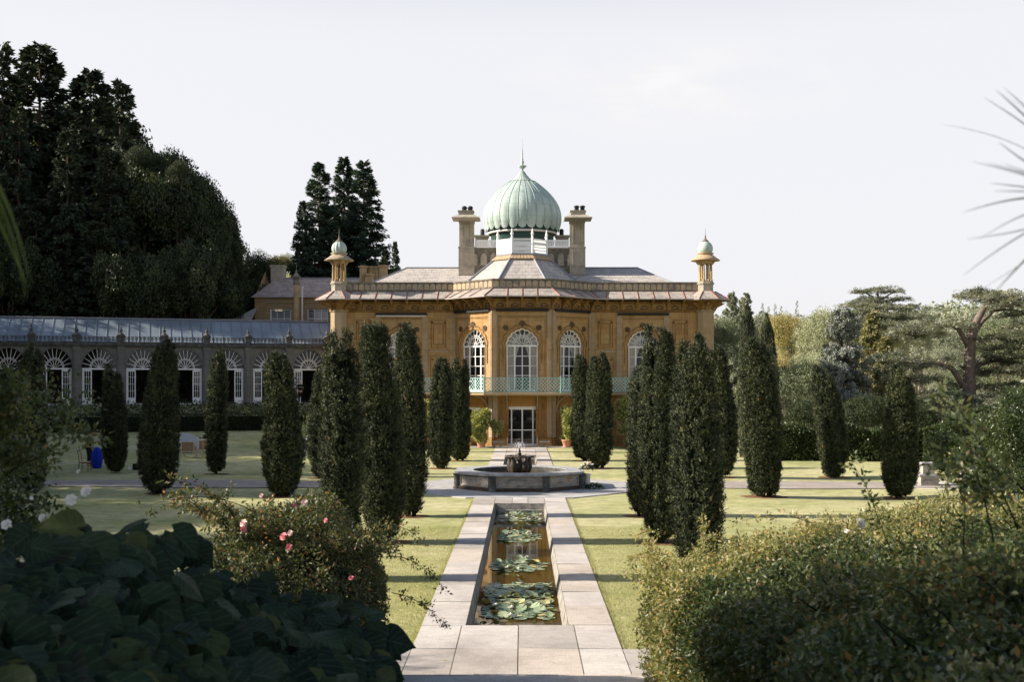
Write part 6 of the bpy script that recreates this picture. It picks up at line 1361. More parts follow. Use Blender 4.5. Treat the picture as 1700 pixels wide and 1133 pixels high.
# glossy hedge of trained shrubs along the right lawn
HF = F((14.5, 67.2, 0), (1, -.12, 0)); leafy_box('garden_hedge', HF, -1.0, 9.5, -.15, 1.85, -.6, .5, 'hedge', 26000, .13, 41, 'tall glossy hedge behind the right lawn, left stretch', 'hedge', vfun=lambda u: -.0+.18*np.sin(u*2.1)); HF2 = F((22.8, 64.5, 0), (.80, -.60, 0))
leafy_box('garden_hedge', HF2, -.5, 9.5, -.4, 2.05, -.6, .6, 'hedge', 24000, .13, 43, 'tall glossy hedge bending towards the viewer behind the stone pedestal', 'hedge', vfun=lambda u: .2*np.sin(u*1.7))
def shrub(x, y, h, r, mat, label, seed, n=9000, lsz=.10, name='shrub', cat='shrub', z=None, group=None):
    g = np.random.default_rng(seed); z0 = float(gz(x, y)) if z is None else z; t = thing(name, (x, y, z0), label, cat, group); P = []; D = []
    for k in range(22):
        c = np.array([g.normal(0, .42)*r, g.normal(0, .42)*r, h*g.uniform(.2, .88)]); m_ = n//22; d = nrm(g.normal(size=(m_, 3))); P.append(c+d*r*.36*g.uniform(.4, 1.1, (m_, 1))); D.append(d+g.normal(0, .6, d.shape))
    P = np.concatenate(P); D = np.concatenate(D); m_ = len(P); V, Fq, T_ = leaf_quads(P, D, lsz*g.uniform(.6, 1.3, m_), lsz*.5, g, None, np.clip(.5+.3*vn(P*2, seed)+g.normal(0, .2, m_), 0, 1), .15); link(np_mesh('foliage', V, Fq, T_), 'foliage', M[mat], t)
    tr = MB()
    for k in range(7): a = k*.9; tr.tube([(x, y, z0-.1), (x+math.cos(a)*r*.3, y+math.sin(a)*r*.3, z0+h*.45), (x+math.cos(a)*r*.6, y+math.sin(a)*r*.6, z0+h*.8)], [.035, .02, .008], 5, False)
    tr.build('stems', M['bark'], t); return t
shrub(22.4, 49.5, 2.6, 1.5, 'hedge', 'glossy dark shrub beyond the paved circle with a pale stem below', 71, 12000, .13); shrub(20.6, 55.5, 2.0, 1.3, 'hedge', 'glossy shrub behind the stone pedestal', 72, 9000, .13)
shrub(13.4, 31.0, 4.4, 1.3, 'hedge', 'tall glossy leaved shrub at the right edge beyond the rose bush', 73, 26000, .085); shrub(14.6, 34.0, 4.3, 1.5, 'hedge', 'glossy shrub cut by the right edge of the photo behind the tall one', 74, 22000, .09); shrub(12.2, 30.0, 2.3, 1.0, 'hedge', 'low glossy shrub below the tall glossy leaved one', 75, 12000, .08)
bo = thing('white_post', (19.5, 52.2, 0), 'short pale rounded post at the edge of the paved circle', 'post'); Q = MB(); Q.lathe([(.11, 0), (.10, .40), (.08, .48), (.001, .52)], (19.5, 52.2, 0), 12, cap=False); Q.build('post', M['cream'], bo)
# tall trees beyond the left of the view; their shade lies over the left lawn
OG = 'tall trees left of the garden that shade the lawn'
for i, (x, y, tz, hw, kd, sd, mt) in enumerate([(-27, 24, 12.2, 4.2, 'fine', 5, 'darkb'), (-28, 31, 12.0, 4.2, 'fine', 6, 'darkb'), (-30, 38, 12.6, 4.4, 'fine', 5, 'darkb'), (-31, 46.5, 18.6, 3.4, 'cone', 12, 'cypr'), (-33, 51, 15.0, 4.6, 'fine', 6, 'darkb'), (-35, 60, 14.2, 4.8, 'fine', 5, 'darkb'), (-39, 69, 15.5, 5.2, 'fine', 6, 'darkb'), (-43, 78, 17.5, 5.6, 'fine', 5, 'darkb'), (-47, 88, 28, 7, 'conif', 4, 'conif'), (-55, 97, 34, 8, 'conif', 1, 'conif'), (-50, 104, 36, 8, 'conif', 4, 'conif'), (-66, 92, 38, 8, 'conif', 1, 'conif'),
      (-13, 8.4, 11.8, 2.5, 'fine', 6, 'darkb'), (-12, 5.5, 12.2, 3.2, 'fine', 5, 'darkb'), (-11.5, 1, 14.5, 4, 'fine', 6, 'darkb'), (-48, 12, 21, 8, 'fine', 5, 'darkb'), (-50, 26, 22, 8, 'fine', 6, 'darkb'), (-52, 40, 23, 8.5, 'fine', 5, 'darkb'), (-60, 55, 27, 9, 'fine', 6, 'darkb'), (-64, 70, 29, 9, 'fine', 5, 'darkb'), (-44, -4, 19, 8, 'fine', 6, 'darkb'), (-28, 10, 14.5, 5, 'fine', 5, 'darkb'), (-27, 0, 16, 5, 'fine', 6, 'darkb'), (-20, 17.5, 10.2, 3.6, 'fine', 5, 'darkb')]):
    plant(kd, sd, 0, 0, y, 0, 'tall dark tree left of the garden, outside the picture', OG, mt, X=x, topz=tz, halfw=hw, rz=i*1.1)
# ------------------------------------------------------------------ foreground roses
def rose_head(parent, q, r, m, seed):
    g = np.random.default_rng(seed); fb = MB(); ax = nrm(np.array([[g.normal(0, .4), -.8, .6+g.normal(0, .2)]]))[0]; a1 = nrm(np.cross(ax, [[0, 0, 1.]]))[0]; a2 = np.cross(ax, a1); q = np.array(q)
    for ring_, (n_, w, up_) in enumerate(((7, 1.0, .15), (6, .8, .35), (5, .6, .5), (4, .36, .6))):
        for h in range(n_):
            a = 2*PI*h/n_ + ring_*.5 + g.normal(0, .1); e1 = a1*math.cos(a)+a2*math.sin(a); e2 = -a1*math.sin(a)+a2*math.cos(a); rr = r*w
            P_ = [q+ax*r*.05*ring_, q+e1*rr*.55-e2*rr*.42+ax*r*up_*.55, q+e1*rr*.95-e2*rr*.22+ax*r*(up_+.08), q+e1*rr+ax*r*up_, q+e1*rr*.95+e2*rr*.22+ax*r*(up_+.08), q+e1*rr*.55+e2*rr*.42+ax*r*up_*.55]
            fb.add([tuple(v) for v in P_], [(0, 1, 2, 3), (0, 3, 4, 5)], 0, True)
    fb.build('rose', M[m], parent)
def canes(specs, g, lsz, tint0=.5):
    """arching canes with leaflets in fives: (start, direction, length, droop)"""
    st = MB(); parts = []
    for p0, d0, L_, dr_ in specs:
        p = np.array(p0, float); d = np.array(d0, float); d /= np.linalg.norm(d); n = 14; pts = [p.copy()]
        for i in range(n): d = d + np.array([g.normal(0, .05), g.normal(0, .05), -dr_/n]); d /= np.linalg.norm(d); p = p + d*L_/n; pts.append(p.copy())
        st.tube(pts, [.006*(1-.75*i/n) for i in range(n+1)], 5)
        for i in range(2, n+1):
            for sd in range(2):
                b = pts[i] + g.normal(0, .01, 3); ax = d*.4 + g.normal(0, .6, 3) + np.array([0, 0, .15]); ax /= np.linalg.norm(ax); k = 5; sdv = np.cross(ax, g.normal(size=3)); sdv /= np.linalg.norm(sdv); P = []; D = []
                for j in range(k): t_ = (j//2+1)*lsz*.55; sg = (1 if j % 2 else -1) if j < 4 else 0; P.append(b+ax*t_+sdv*sg*.005); D.append(ax*.6+sdv*sg*.9)
                parts.append(leaf_quads(np.array(P), np.array(D), lsz*g.uniform(.7, 1.15, k), lsz*.5, g, None, np.clip(g.normal(tint0, .2, k), 0, 1), .15))
    return st, parts
def bush(name, surf, x0, x1, d0, d1, n, lsz, mat, label, seed, cane_specs=(), roses=(), fold=.15, depth=.2, jit=.06, group=None, cat='rose bush', sidef=None, thin=0.0, stems=None):
    g = np.random.default_rng(seed); cx, cd = (x0(d0)+x1(d0))/2, (d0+d1)/2; t = thing(name, (cx, cd, float(gz(cx, cd))), label, cat, group); o = np.array(t.location)
    D_ = g.uniform(d0, d1, n); X_ = x0(D_) + (x1(D_)-x0(D_))*g.uniform(0, 1, n); Z_ = surf(X_, D_); gr = gz(X_, D_)
    bump = (.20 if d0 > 12 else .13)*vn(np.stack([X_*1.5, D_*1.5, Z_*0], 1), seed) + .15*vn(np.stack([X_*4, D_*4, Z_*0], 1), seed+1)
    Z_ = Z_ + bump - g.exponential(depth, n) + g.normal(0, jit, n)
    P = np.stack([X_, D_, np.maximum(Z_, gr-.05)], 1); P = P[~((P[:, 1] > 16.4) & (P[:, 2] < .35) & (P[:, 0] > 0))]
    if sidef:                                             # leaves down the open side
        m_ = sidef; D2 = g.uniform(d0, d1, m_); X2 = x0(D2) + g.exponential(.14, m_) - .12 + .14*vn(np.stack([D2*2, D2*0, D2*0], 1), seed+7); q = g.uniform(0, 1, m_)**.8; zt = surf(x0(D2)+.25, D2); g2 = gz(X2, D2); X2 = X2 + .25*(q-.4)**2 - .16*np.sin(PI*q); Z2 = g2+(zt-g2)*q+.05; ok2 = (D2 < 16) | (Z2 > g2+.30+.2*g.random(m_)); P = np.concatenate([P, np.stack([X2, D2, Z2], 1)[ok2]])
    if thin: P = P[vn(P*np.array([2.4, 2.4, 2.4]), seed+3) + g.normal(0, .25, len(P)) > -thin]
    m_ = len(P); Dv = g.normal(0, 1, (m_, 3)) + np.array([-.25, -.25, .25]); up = np.tile(np.array([0, -.3, 1.]), (m_, 1)) + g.normal(0, .75, (m_, 3))
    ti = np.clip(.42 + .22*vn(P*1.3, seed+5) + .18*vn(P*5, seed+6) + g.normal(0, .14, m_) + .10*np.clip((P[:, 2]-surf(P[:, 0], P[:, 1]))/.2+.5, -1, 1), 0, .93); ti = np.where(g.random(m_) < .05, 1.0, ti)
    parts = [leaf_quads(P, Dv, lsz*g.uniform(.45, 1.45, m_), lsz*.52, g, up, ti, fold)]
    st, cp_ = canes(cane_specs, g, lsz, .6); parts += cp_
    # near-black sheet closes the mass, inner shade painted in; branches through it
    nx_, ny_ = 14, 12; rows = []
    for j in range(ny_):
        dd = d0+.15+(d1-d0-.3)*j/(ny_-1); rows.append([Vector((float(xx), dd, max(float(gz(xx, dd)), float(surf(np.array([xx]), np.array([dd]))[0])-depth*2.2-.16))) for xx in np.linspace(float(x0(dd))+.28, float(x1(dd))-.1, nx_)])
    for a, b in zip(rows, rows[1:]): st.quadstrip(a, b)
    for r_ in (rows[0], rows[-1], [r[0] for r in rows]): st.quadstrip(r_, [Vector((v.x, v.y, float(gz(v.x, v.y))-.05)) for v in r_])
    for k in range(40):
        dd = g.uniform(d0+.1, d1-.1); xx = float(x0(dd)) + g.uniform(.1, .9)*float(x1(dd)-x0(dd)); zt = float(surf(np.array([xx]), np.array([dd]))[0]); z0 = float(gz(xx, dd)); st.tube([(xx, dd, z0), (xx+g.normal(0, .1), dd+g.normal(0, .1), (z0+zt)/2), (xx+g.normal(0, .25), dd+g.normal(0, .25), zt+g.uniform(-.1, .12))], [.014, .010, .005], 5)
    st.build('stems', M['yewcore'], t)
    V, Fq, T_ = join_np(parts); link(np_mesh('foliage', V-o, Fq, T_), 'foliage', M[mat], t)
    for i, (q, r, m) in enumerate(roses): rose_head(t, q, r, m, seed+i)
    return t
def at(px, py, D): return np.array([(px-867)/FP*D, D, 4.4+(637-py)/FP*D])
XL = lambda d: 1.86 + .36*sst(14.5, 17.5, np.asarray(d, float)) - .14*sst(8, 4, np.asarray(d, float)) + .12*np.sin(np.asarray(d, float)*1.9) + .06*np.sin(np.asarray(d, float)*5.3)
XR = lambda d: .47*np.asarray(d, float) + .35
def surfR(x, d):
    x = np.asarray(x, float); d = np.asarray(d, float); T_ = np.interp(d, [4, 6, 8, 10, 13, 15, 17, 18], [3.42, 3.22, 2.93, 2.66, 2.62, 2.45, 2.05, 1.6]) + .10*(x-2.6); gr = gz(x, d); e = sst(-.15, 1.25, x-XL(d)); return gr + (T_-gr)*(.78+.22*e)
g0 = np.random.default_rng(9)
def rcanes(pxs, pys, D, n, seed, up=.8, L=(.5, 1.0), dr=(.8, 1.6)):
    g = np.random.default_rng(seed); out = []
    for i in range(n):
        f_ = g.random(); px = pxs[0]+(pxs[1]-pxs[0])*f_; py = pys[0]+(pys[1]-pys[0])*f_ + g.uniform(0, 35); p = at(px, py, D+g.uniform(-.8, .8)); a = g.uniform(0, 6.28); out.append((p, (math.cos(a)*.7, math.sin(a)*.5, up), g.uniform(*L), g.uniform(*dr)))
    return out
bush('rose_bush', surfR, XL, XR, 12.4, 17.75, 120000, .052, 'rose_sunlit', 'rose bush with painted-in yellow sunlight and reddish tips spilling beside the path on the right', 201,
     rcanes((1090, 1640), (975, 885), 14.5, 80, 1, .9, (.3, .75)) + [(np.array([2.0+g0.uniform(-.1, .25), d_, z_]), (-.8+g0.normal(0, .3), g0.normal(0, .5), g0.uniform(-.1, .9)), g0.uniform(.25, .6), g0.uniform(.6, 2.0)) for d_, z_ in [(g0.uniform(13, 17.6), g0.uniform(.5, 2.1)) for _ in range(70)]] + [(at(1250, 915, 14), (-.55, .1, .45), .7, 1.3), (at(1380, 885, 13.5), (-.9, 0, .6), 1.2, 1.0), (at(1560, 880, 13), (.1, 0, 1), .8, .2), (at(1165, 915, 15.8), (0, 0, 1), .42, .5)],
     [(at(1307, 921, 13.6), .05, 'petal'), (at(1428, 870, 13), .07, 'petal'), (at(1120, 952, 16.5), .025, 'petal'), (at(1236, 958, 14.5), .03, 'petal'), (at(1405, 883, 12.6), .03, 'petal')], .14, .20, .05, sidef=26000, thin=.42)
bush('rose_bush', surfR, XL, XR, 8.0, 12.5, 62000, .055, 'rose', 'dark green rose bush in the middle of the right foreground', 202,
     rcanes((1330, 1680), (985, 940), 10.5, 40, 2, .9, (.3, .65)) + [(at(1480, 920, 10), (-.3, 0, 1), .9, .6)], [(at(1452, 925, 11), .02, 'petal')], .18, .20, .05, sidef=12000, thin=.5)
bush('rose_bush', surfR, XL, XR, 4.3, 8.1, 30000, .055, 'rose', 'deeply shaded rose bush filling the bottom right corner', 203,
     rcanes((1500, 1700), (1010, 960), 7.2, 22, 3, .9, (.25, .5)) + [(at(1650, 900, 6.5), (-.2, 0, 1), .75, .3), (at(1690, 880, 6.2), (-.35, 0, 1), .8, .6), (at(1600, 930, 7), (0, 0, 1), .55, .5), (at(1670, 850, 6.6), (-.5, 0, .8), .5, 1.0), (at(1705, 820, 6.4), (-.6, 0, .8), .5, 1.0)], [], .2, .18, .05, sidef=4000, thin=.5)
tag(bpy.data.objects.new('x', None)) if False else None
# woody base of the path side rose: gnarled pale stems and a leaning split stake
ws = thing('wooden_stake', (at(1095, 1118, 17.3)[0], 17.3, 0), 'leaning split orange wooden stake at the foot of the right rose bush', 'stake'); Q = MB(); p0, p1 = at(1092, 1112, 17.35), at(1101, 1066, 17.45)
Q.tube([p0, p1], [.012, .016], 6); Q.tube([p0+np.array([.05, .05, -.02]), p1+np.array([.09, 0, -.03])], [.05, .035], 5, True, 0, False); Q.build('stake', M['woodraw'], ws)
gs = thing('old_rose_stump', (at(1170, 1118, 17.2)[0], 17.2, 0), 'cluster of pale gnarled rose stems standing on the paving at the right', 'stems')
g = np.random.default_rng(12)
for i in range(15):
    px = 1128+i*7.5+g.uniform(-3, 3); a, b, c = at(px, 1128-g.uniform(0, 8), 17.1), at(px+g.uniform(-5, 5), 1098, 17.15), at(px+g.uniform(-9, 9), 1060, 17.3); a[2] = max(a[2], .0); Q = MB(); Q.tube([a, b, c], [.022+.015*g.random(), .018, .012], 6); Q.build('stem', M['woodraw' if i % 3 else 'barkpink'], gs)
Q = MB(); Q.tube([at(1233, 1115, 16.9), at(1224, 1095, 17), at(1219, 1074, 17.1), at(1214, 1050, 17.2)], [.06, .045, .05, .03], 7); Q.build('stem', M['woodraw'], gs)

# rose bush on the left with pink blooms, pale rose bush at the left edge
xsB = np.array([-4.9, -4.2, -3.75, -3.3, -2.95, -2.55, -2.25, -2.0, -1.75, -1.5]); zsB = np.array([1.5, 2.05, 2.52, 2.76, 2.84, 2.76, 2.50, 2.22, 1.8, 1.3])
surfB = lambda x, d: (lambda T_: gz(x, d) + (T_-gz(x, d))*np.sqrt(np.clip(1-((np.asarray(d, float)-15.2)/2.5)**2, .02, 1)))(np.interp(x, xsB, zsB))
bush('rose_bush', surfB, lambda d: -4.6+0*np.asarray(d, float), lambda d: -1.95+.35*sst(17.2, 13.2, np.asarray(d, float)), 13.0, 17.4, 52000, .055, 'rosem', 'rose bush with pink blooms and orange tips in front of the left yews', 211,
     rcanes((335, 640), (850, 925), 14.8, 60, 5, .9, (.3, .7)) + [(at(640, 925, 15), (.8, 0, .15), .9, 1.5), (at(650, 985, 14.5), (.8, 0, -.1), .8, .9), (at(620, 880, 15), (.7, 0, .4), .7, 1.4), (at(420, 850, 13), (-.8, 0, .5), 1.2, 1.0), (at(390, 860, 13), (-.6, 0, .9), .9, 1.2)],
     [(at(471, 892, 13.2), .05, 'pink'), (at(482, 886, 13.4), .035, 'palepink'), (at(480, 909, 13.1), .04, 'pink'), (at(489, 840, 14.4), .032, 'pink'), (at(505, 836, 14.6), .05, 'palepink'), (at(583, 961, 12.9), .035, 'pink'), (at(405, 870, 13.2), .05, 'palepink'), (at(404, 880, 13.1), .04, 'pink'), (at(541, 865, 14), .03, 'pink'), (at(434, 824, 14.6), .03, 'palepink')], .14, .2, .05, thin=.45)
xsA = np.array([-4.6, -3.7, -3.3, -2.95, -2.7, -2.5]); zsA = np.array([4.45, 4.42, 4.36, 4.22, 3.95, 3.45])
surfA = lambda x, d: (lambda T_: gz(x, d) + (T_-gz(x, d))*np.sqrt(np.clip(1-((np.asarray(d, float)-8.0)/1.3)**2, .02, 1)))(np.interp(x, xsA, zsA))
def bushA():
    g = np.random.default_rng(77); t = thing('rose_bush', (-3.4, 8, float(gz(-3.4, 8))), 'dark rose bush with white blooms at the left edge of the photo', 'rose bush'); n = 34000; o = np.array(t.location)
    P = []; 
    for k in range(60):
        x = g.uniform(-4.9, -3.62); zt = np.interp(x, xsA, zsA); c = np.array([x, 8+g.normal(0, .5), zt-.18-abs(g.normal(0, .75))]); d = nrm(g.normal(size=(n//60, 3))); P.append(c + d*.36*g.uniform(.3, 1.15, (n//60, 1))*np.array([1, 1, .8]))
    P = np.concatenate(P); m_ = len(P); parts = [leaf_quads(P, g.normal(0, 1, (m_, 3)), .05*g.uniform(.6, 1.3, m_), .028, g, None, np.clip(g.normal(.4, .2, m_), 0, .9), .15)]
    st, cp_ = canes([(at(-20+g.uniform(-70, 30), 690+g.uniform(-30, 120), 7.6), (g.uniform(-.3, 1), 0, g.uniform(.2, 1)), g.uniform(.25, .45), g.uniform(.5, 1.5)) for _ in range(22)] + [(at(80, 712, 7.2), (.95, 0, .05), .30, .5)], g, .05, .5)
    st.build('stems', M['yewcore'], t); V, Fq, T_ = join_np(parts+cp_); link(np_mesh('foliage', V-o, Fq, T_), 'foliage', M['rose'], t)
    for i, (px, py, r) in enumerate([(143, 817, .034), (118, 831, .036), (11, 872, .034), (70, 860, .024), (130, 784, .014), (52, 828, .012)]): rose_head(t, at(px, py, 7.0), r, 'petal', 300+i)
bushA()

# large leaved climber sprawling over the left foreground
def big_leaf(mb, base, ax, nm, L_, tint, tl, g):
    ax = ax/np.linalg.norm(ax); sd = np.cross(ax, nm); sd /= np.linalg.norm(sd); nm = np.cross(sd, ax); us = [0, .08, .2, .35, .5, .64, .76, .87, .95, 1.0]; hw = [.10, .36, .50, .50, .42, .31, .20, .10, .035, .0]; cols = [-1, -.75, -.5, -.25, 0, .25, .5, .75, 1]; vs = []; dr = g.uniform(.0, .28); fo = g.uniform(-.10, .28); wv = g.uniform(0, 6); tw = g.normal(0, .2)
    for u, w in zip(us, hw):
        for c in cols:
            x = c*w*L_; back = -.20*abs(c)**1.5*L_*(1-u)**4; y = u*L_ + back; z = -dr*L_*u*u - fo*abs(c)*w*L_*1.0 + .030*L_*math.sin(wv+u*9+c*3)*abs(c) - .016*L_*(1-min(1, abs(abs(c)-.5)*2)) + tw*c*w*L_*u
            vs.append(tuple(base + ax*y + sd*x + nm*z)); mb.ac.append(c); mb.al.append(u)
    k = len(cols); fs = [(i*k+j, i*k+j+1, (i+1)*k+j+1, (i+1)*k+j) for i in range(len(us)-1) for j in range(k-1)]; mb.add(vs, fs, 0, True); tl += [tint]*len(fs)
def climber(label, seed, pxr, yt_px, yt, dr_px, dr, n, lsz):
    g = np.random.default_rng(seed); mid = (pxr[0]+pxr[1])/2; Dm = float(np.interp(mid, dr_px, dr)); x_ = (mid-867)/FP*Dm; t = thing('climber', (x_, Dm, float(gz(x_, Dm))), label, 'large leaved climber', 'large leaved climber in the left foreground'); mb = MB(); mb.ac = []; mb.al = []; tl = []; st = MB()
    for layer in range(2):
        for i in range(n if layer == 0 else int(n*.8)):
            px = g.uniform(*pxr); q = g.uniform(0, 1)**.85; ytop = np.interp(px, yt_px, yt); Dr_ = np.interp(px, dr_px, dr); D = Dr_*(1-.42*q) + g.normal(0, .06); py = ytop + 14 + q*(1215-ytop) + g.normal(0, 6) + layer*26; p = at(px, py, D); p[2] -= layer*.10; p[1] += layer*.08
            az = g.normal(-PI/2, 1.15) + (.5 if px > 560 else 0); ax = np.array([math.cos(az), math.sin(az), g.normal(-.75, .4)]); nm = np.array([g.normal(-.1, .45), -.6+g.normal(0, .35), .85]); L_ = lsz*g.uniform(.55, 1.2)
            tn = float(np.clip(g.normal(.32, .2), 0, .75)); 
            if g.random() < .05: tn = g.uniform(.72, .92)
            big_leaf(mb, p, ax, nm, L_, tn, tl, g)
            if g.random() < .4: st.tube([p, p+np.array([g.normal(0, .04), .05, -.18])], [.004, .005], 5)
    o = mb.build('foliage', M['bigleaf'], t); at_ = o.data.attributes.new('tint', 'FLOAT', 'FACE'); at_.data.foreach_set('value', np.array(tl, dtype=np.float32))
    for nm_, vv in (('across', mb.ac), ('along', mb.al)): q_ = o.data.attributes.new(nm_, 'FLOAT', 'POINT'); q_.data.foreach_set('value', np.array(vv, dtype=np.float32))
    # near-black sheet underneath, shade below the leaves painted into its colour
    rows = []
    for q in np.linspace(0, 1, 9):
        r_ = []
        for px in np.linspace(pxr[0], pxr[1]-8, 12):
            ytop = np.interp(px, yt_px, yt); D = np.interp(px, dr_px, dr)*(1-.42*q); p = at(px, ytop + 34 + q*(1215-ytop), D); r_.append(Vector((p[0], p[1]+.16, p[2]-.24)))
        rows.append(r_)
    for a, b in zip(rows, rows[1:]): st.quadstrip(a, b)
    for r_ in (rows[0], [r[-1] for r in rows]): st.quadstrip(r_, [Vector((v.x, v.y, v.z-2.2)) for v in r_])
    st.build('stems', M['yewcore'], t)
YTX = [-60, 60, 110, 200, 300, 360, 430, 500, 560, 605, 632, 652]; YTY = [880, 868, 858, 846, 872, 905, 945, 965, 968, 985, 1020, 1075]; DX = [-60, 200, 400, 560, 668]; DY = [5.2, 6.2, 7.2, 8.0, 8.5]
climber('large leaved blue green climber covering the bottom left corner', 91, (-60, 420), YTX, YTY, DX, DY, 330, .235)
climber('large leaved climber hanging over the edge of the path at the bottom left', 92, (400, 640), YTX, YTY, DX, DY, 210, .21)

# strap leaved plants cut by the frame's sides
def straps(label, c, tips, m, w, ends, seed):
    t = thing('cabbage_palm', (c[0], c[1], float(gz(c[0], c[1]))), label, 'palm'); g = np.random.default_rng(seed); z0 = float(gz(c[0], c[1])); Q = MB(); Q.tube([(c[0], c[1]+.0, z0), (c[0]+.03, c[1], (z0+c[2])/2), tuple(c)], [.06, .05, .045], 10); Q.build('trunk', M['bark'], t)
    for i, (tip, sag, ww, mm) in enumerate(tips):
        A = np.array(c, float); B = np.array(tip, float); L_ = np.linalg.norm(B-A); sd = np.cross((B-A)/L_, np.array([0, .55, .84])); sd /= np.linalg.norm(sd); up = np.cross(sd, (B-A)/L_); up = up if up[2] > 0 else -up; Q = MB(); l = []; r = []; mid = []
        for k in range(15):
            s_ = k/14; p = A + (B-A)*s_ + up*sag*L_*math.sin(PI*s_)*.5; w_ = .72*ww*(.55+.45*min(1, s_*5))*(1-s_)**.7 + .0004; l.append(Vector(p-sd*w_)); mid.append(Vector(p+up*w_*(-.35))); r.append(Vector(p+sd*w_))
        Q.quadstrip(l, mid); Q.quadstrip(mid, r); Q.sm = [True]*len(Q.sm); Q.build('leaf', M[mm], t)
Cn = at(1815, 330, 3.1); T_ = []
for (px, py, sg, w_, mm) in [(1658, 236, -.12, .006, 'blade'), (1640, 271, .06, .005, 'blade'), (1668, 272, .03, .004, 'blade'), (1644, 304, .04, .006, 'blade'), (1650, 317, .05, .006, 'blade'), (1598, 353, .16, .008, 'blade'), (1626, 397, .14, .007, 'blade'), (1606, 397, -.14, .006, 'blade'), (1598, 458, .08, .007, 'blade'), (1632, 479, -.1, .004, 'blade'), (1648, 489, .05, .013, 'bladeg'), (1615, 268, .05, .003, 'blade')]: T_.append((at(px, py, 3.1+((px*7) % 10-5)*.02), sg, w_, mm))
g = np.random.default_rng(4)
for k in range(26): a = g.uniform(-2.2, 2.2); T_.append((Cn + np.array([math.cos(a)*.38, g.normal(0, .25), math.sin(a)*.38]), .12, .008, 'blade'))
straps('spiky strap leaved palm whose leaf tips reach in from the right edge', Cn, T_, 'blade', .01, None, 3)
Cn = at(-160, 120, 2.3); T_ = [(at(50, 468, 2.3), .22, .013, 'bladeg'), (at(43, 492, 2.35), .24, .008, 'bladeg'), (at(18, 400, 2.25), .12, .014, 'bladeg')]
for k in range(16): a = g.uniform(1.2, 5.0); T_.append((Cn + np.array([math.cos(a)*.4, g.normal(0, .3), math.sin(a)*.4]), .12, .010, 'bladeg'))
straps('green strap leaves hanging in from the left edge', Cn, T_, 'bladeg', .01, None, 6)

# ------------------------------------------------------------------ people
import bmesh
def skinmesh(name, verts, edges, radii, sub=1, root=0):
    me = bpy.data.meshes.new(name+'_sk'); bm = bmesh.new(); lay = bm.verts.layers.skin.verify(); vs = []
    for (p, r) in zip(verts, radii): v = bm.verts.new(p); v[lay].radius = (r, r) if not hasattr(r, '__len__') else r; vs.append(v)
    for a, b in edges: bm.edges.new((vs[a], vs[b]))
    bm.verts.ensure_lookup_table(); bm.verts[root][lay].use_root = True; bm.to_mesh(me); bm.free(); o = bpy.data.objects.new(name+'_sk', me); COL.objects.link(o)
    m = o.modifiers.new('s', 'SKIN'); m.use_smooth_shade = True; m2 = o.modifiers.new('u', 'SUBSURF'); m2.levels = sub; m2.render_levels = sub
    dg = bpy.context.evaluated_depsgraph_get(); dg.update(); out = bpy.data.meshes.new_from_object(o.evaluated_get(dg)); bpy.data.objects.remove(o); out.name = name; return out
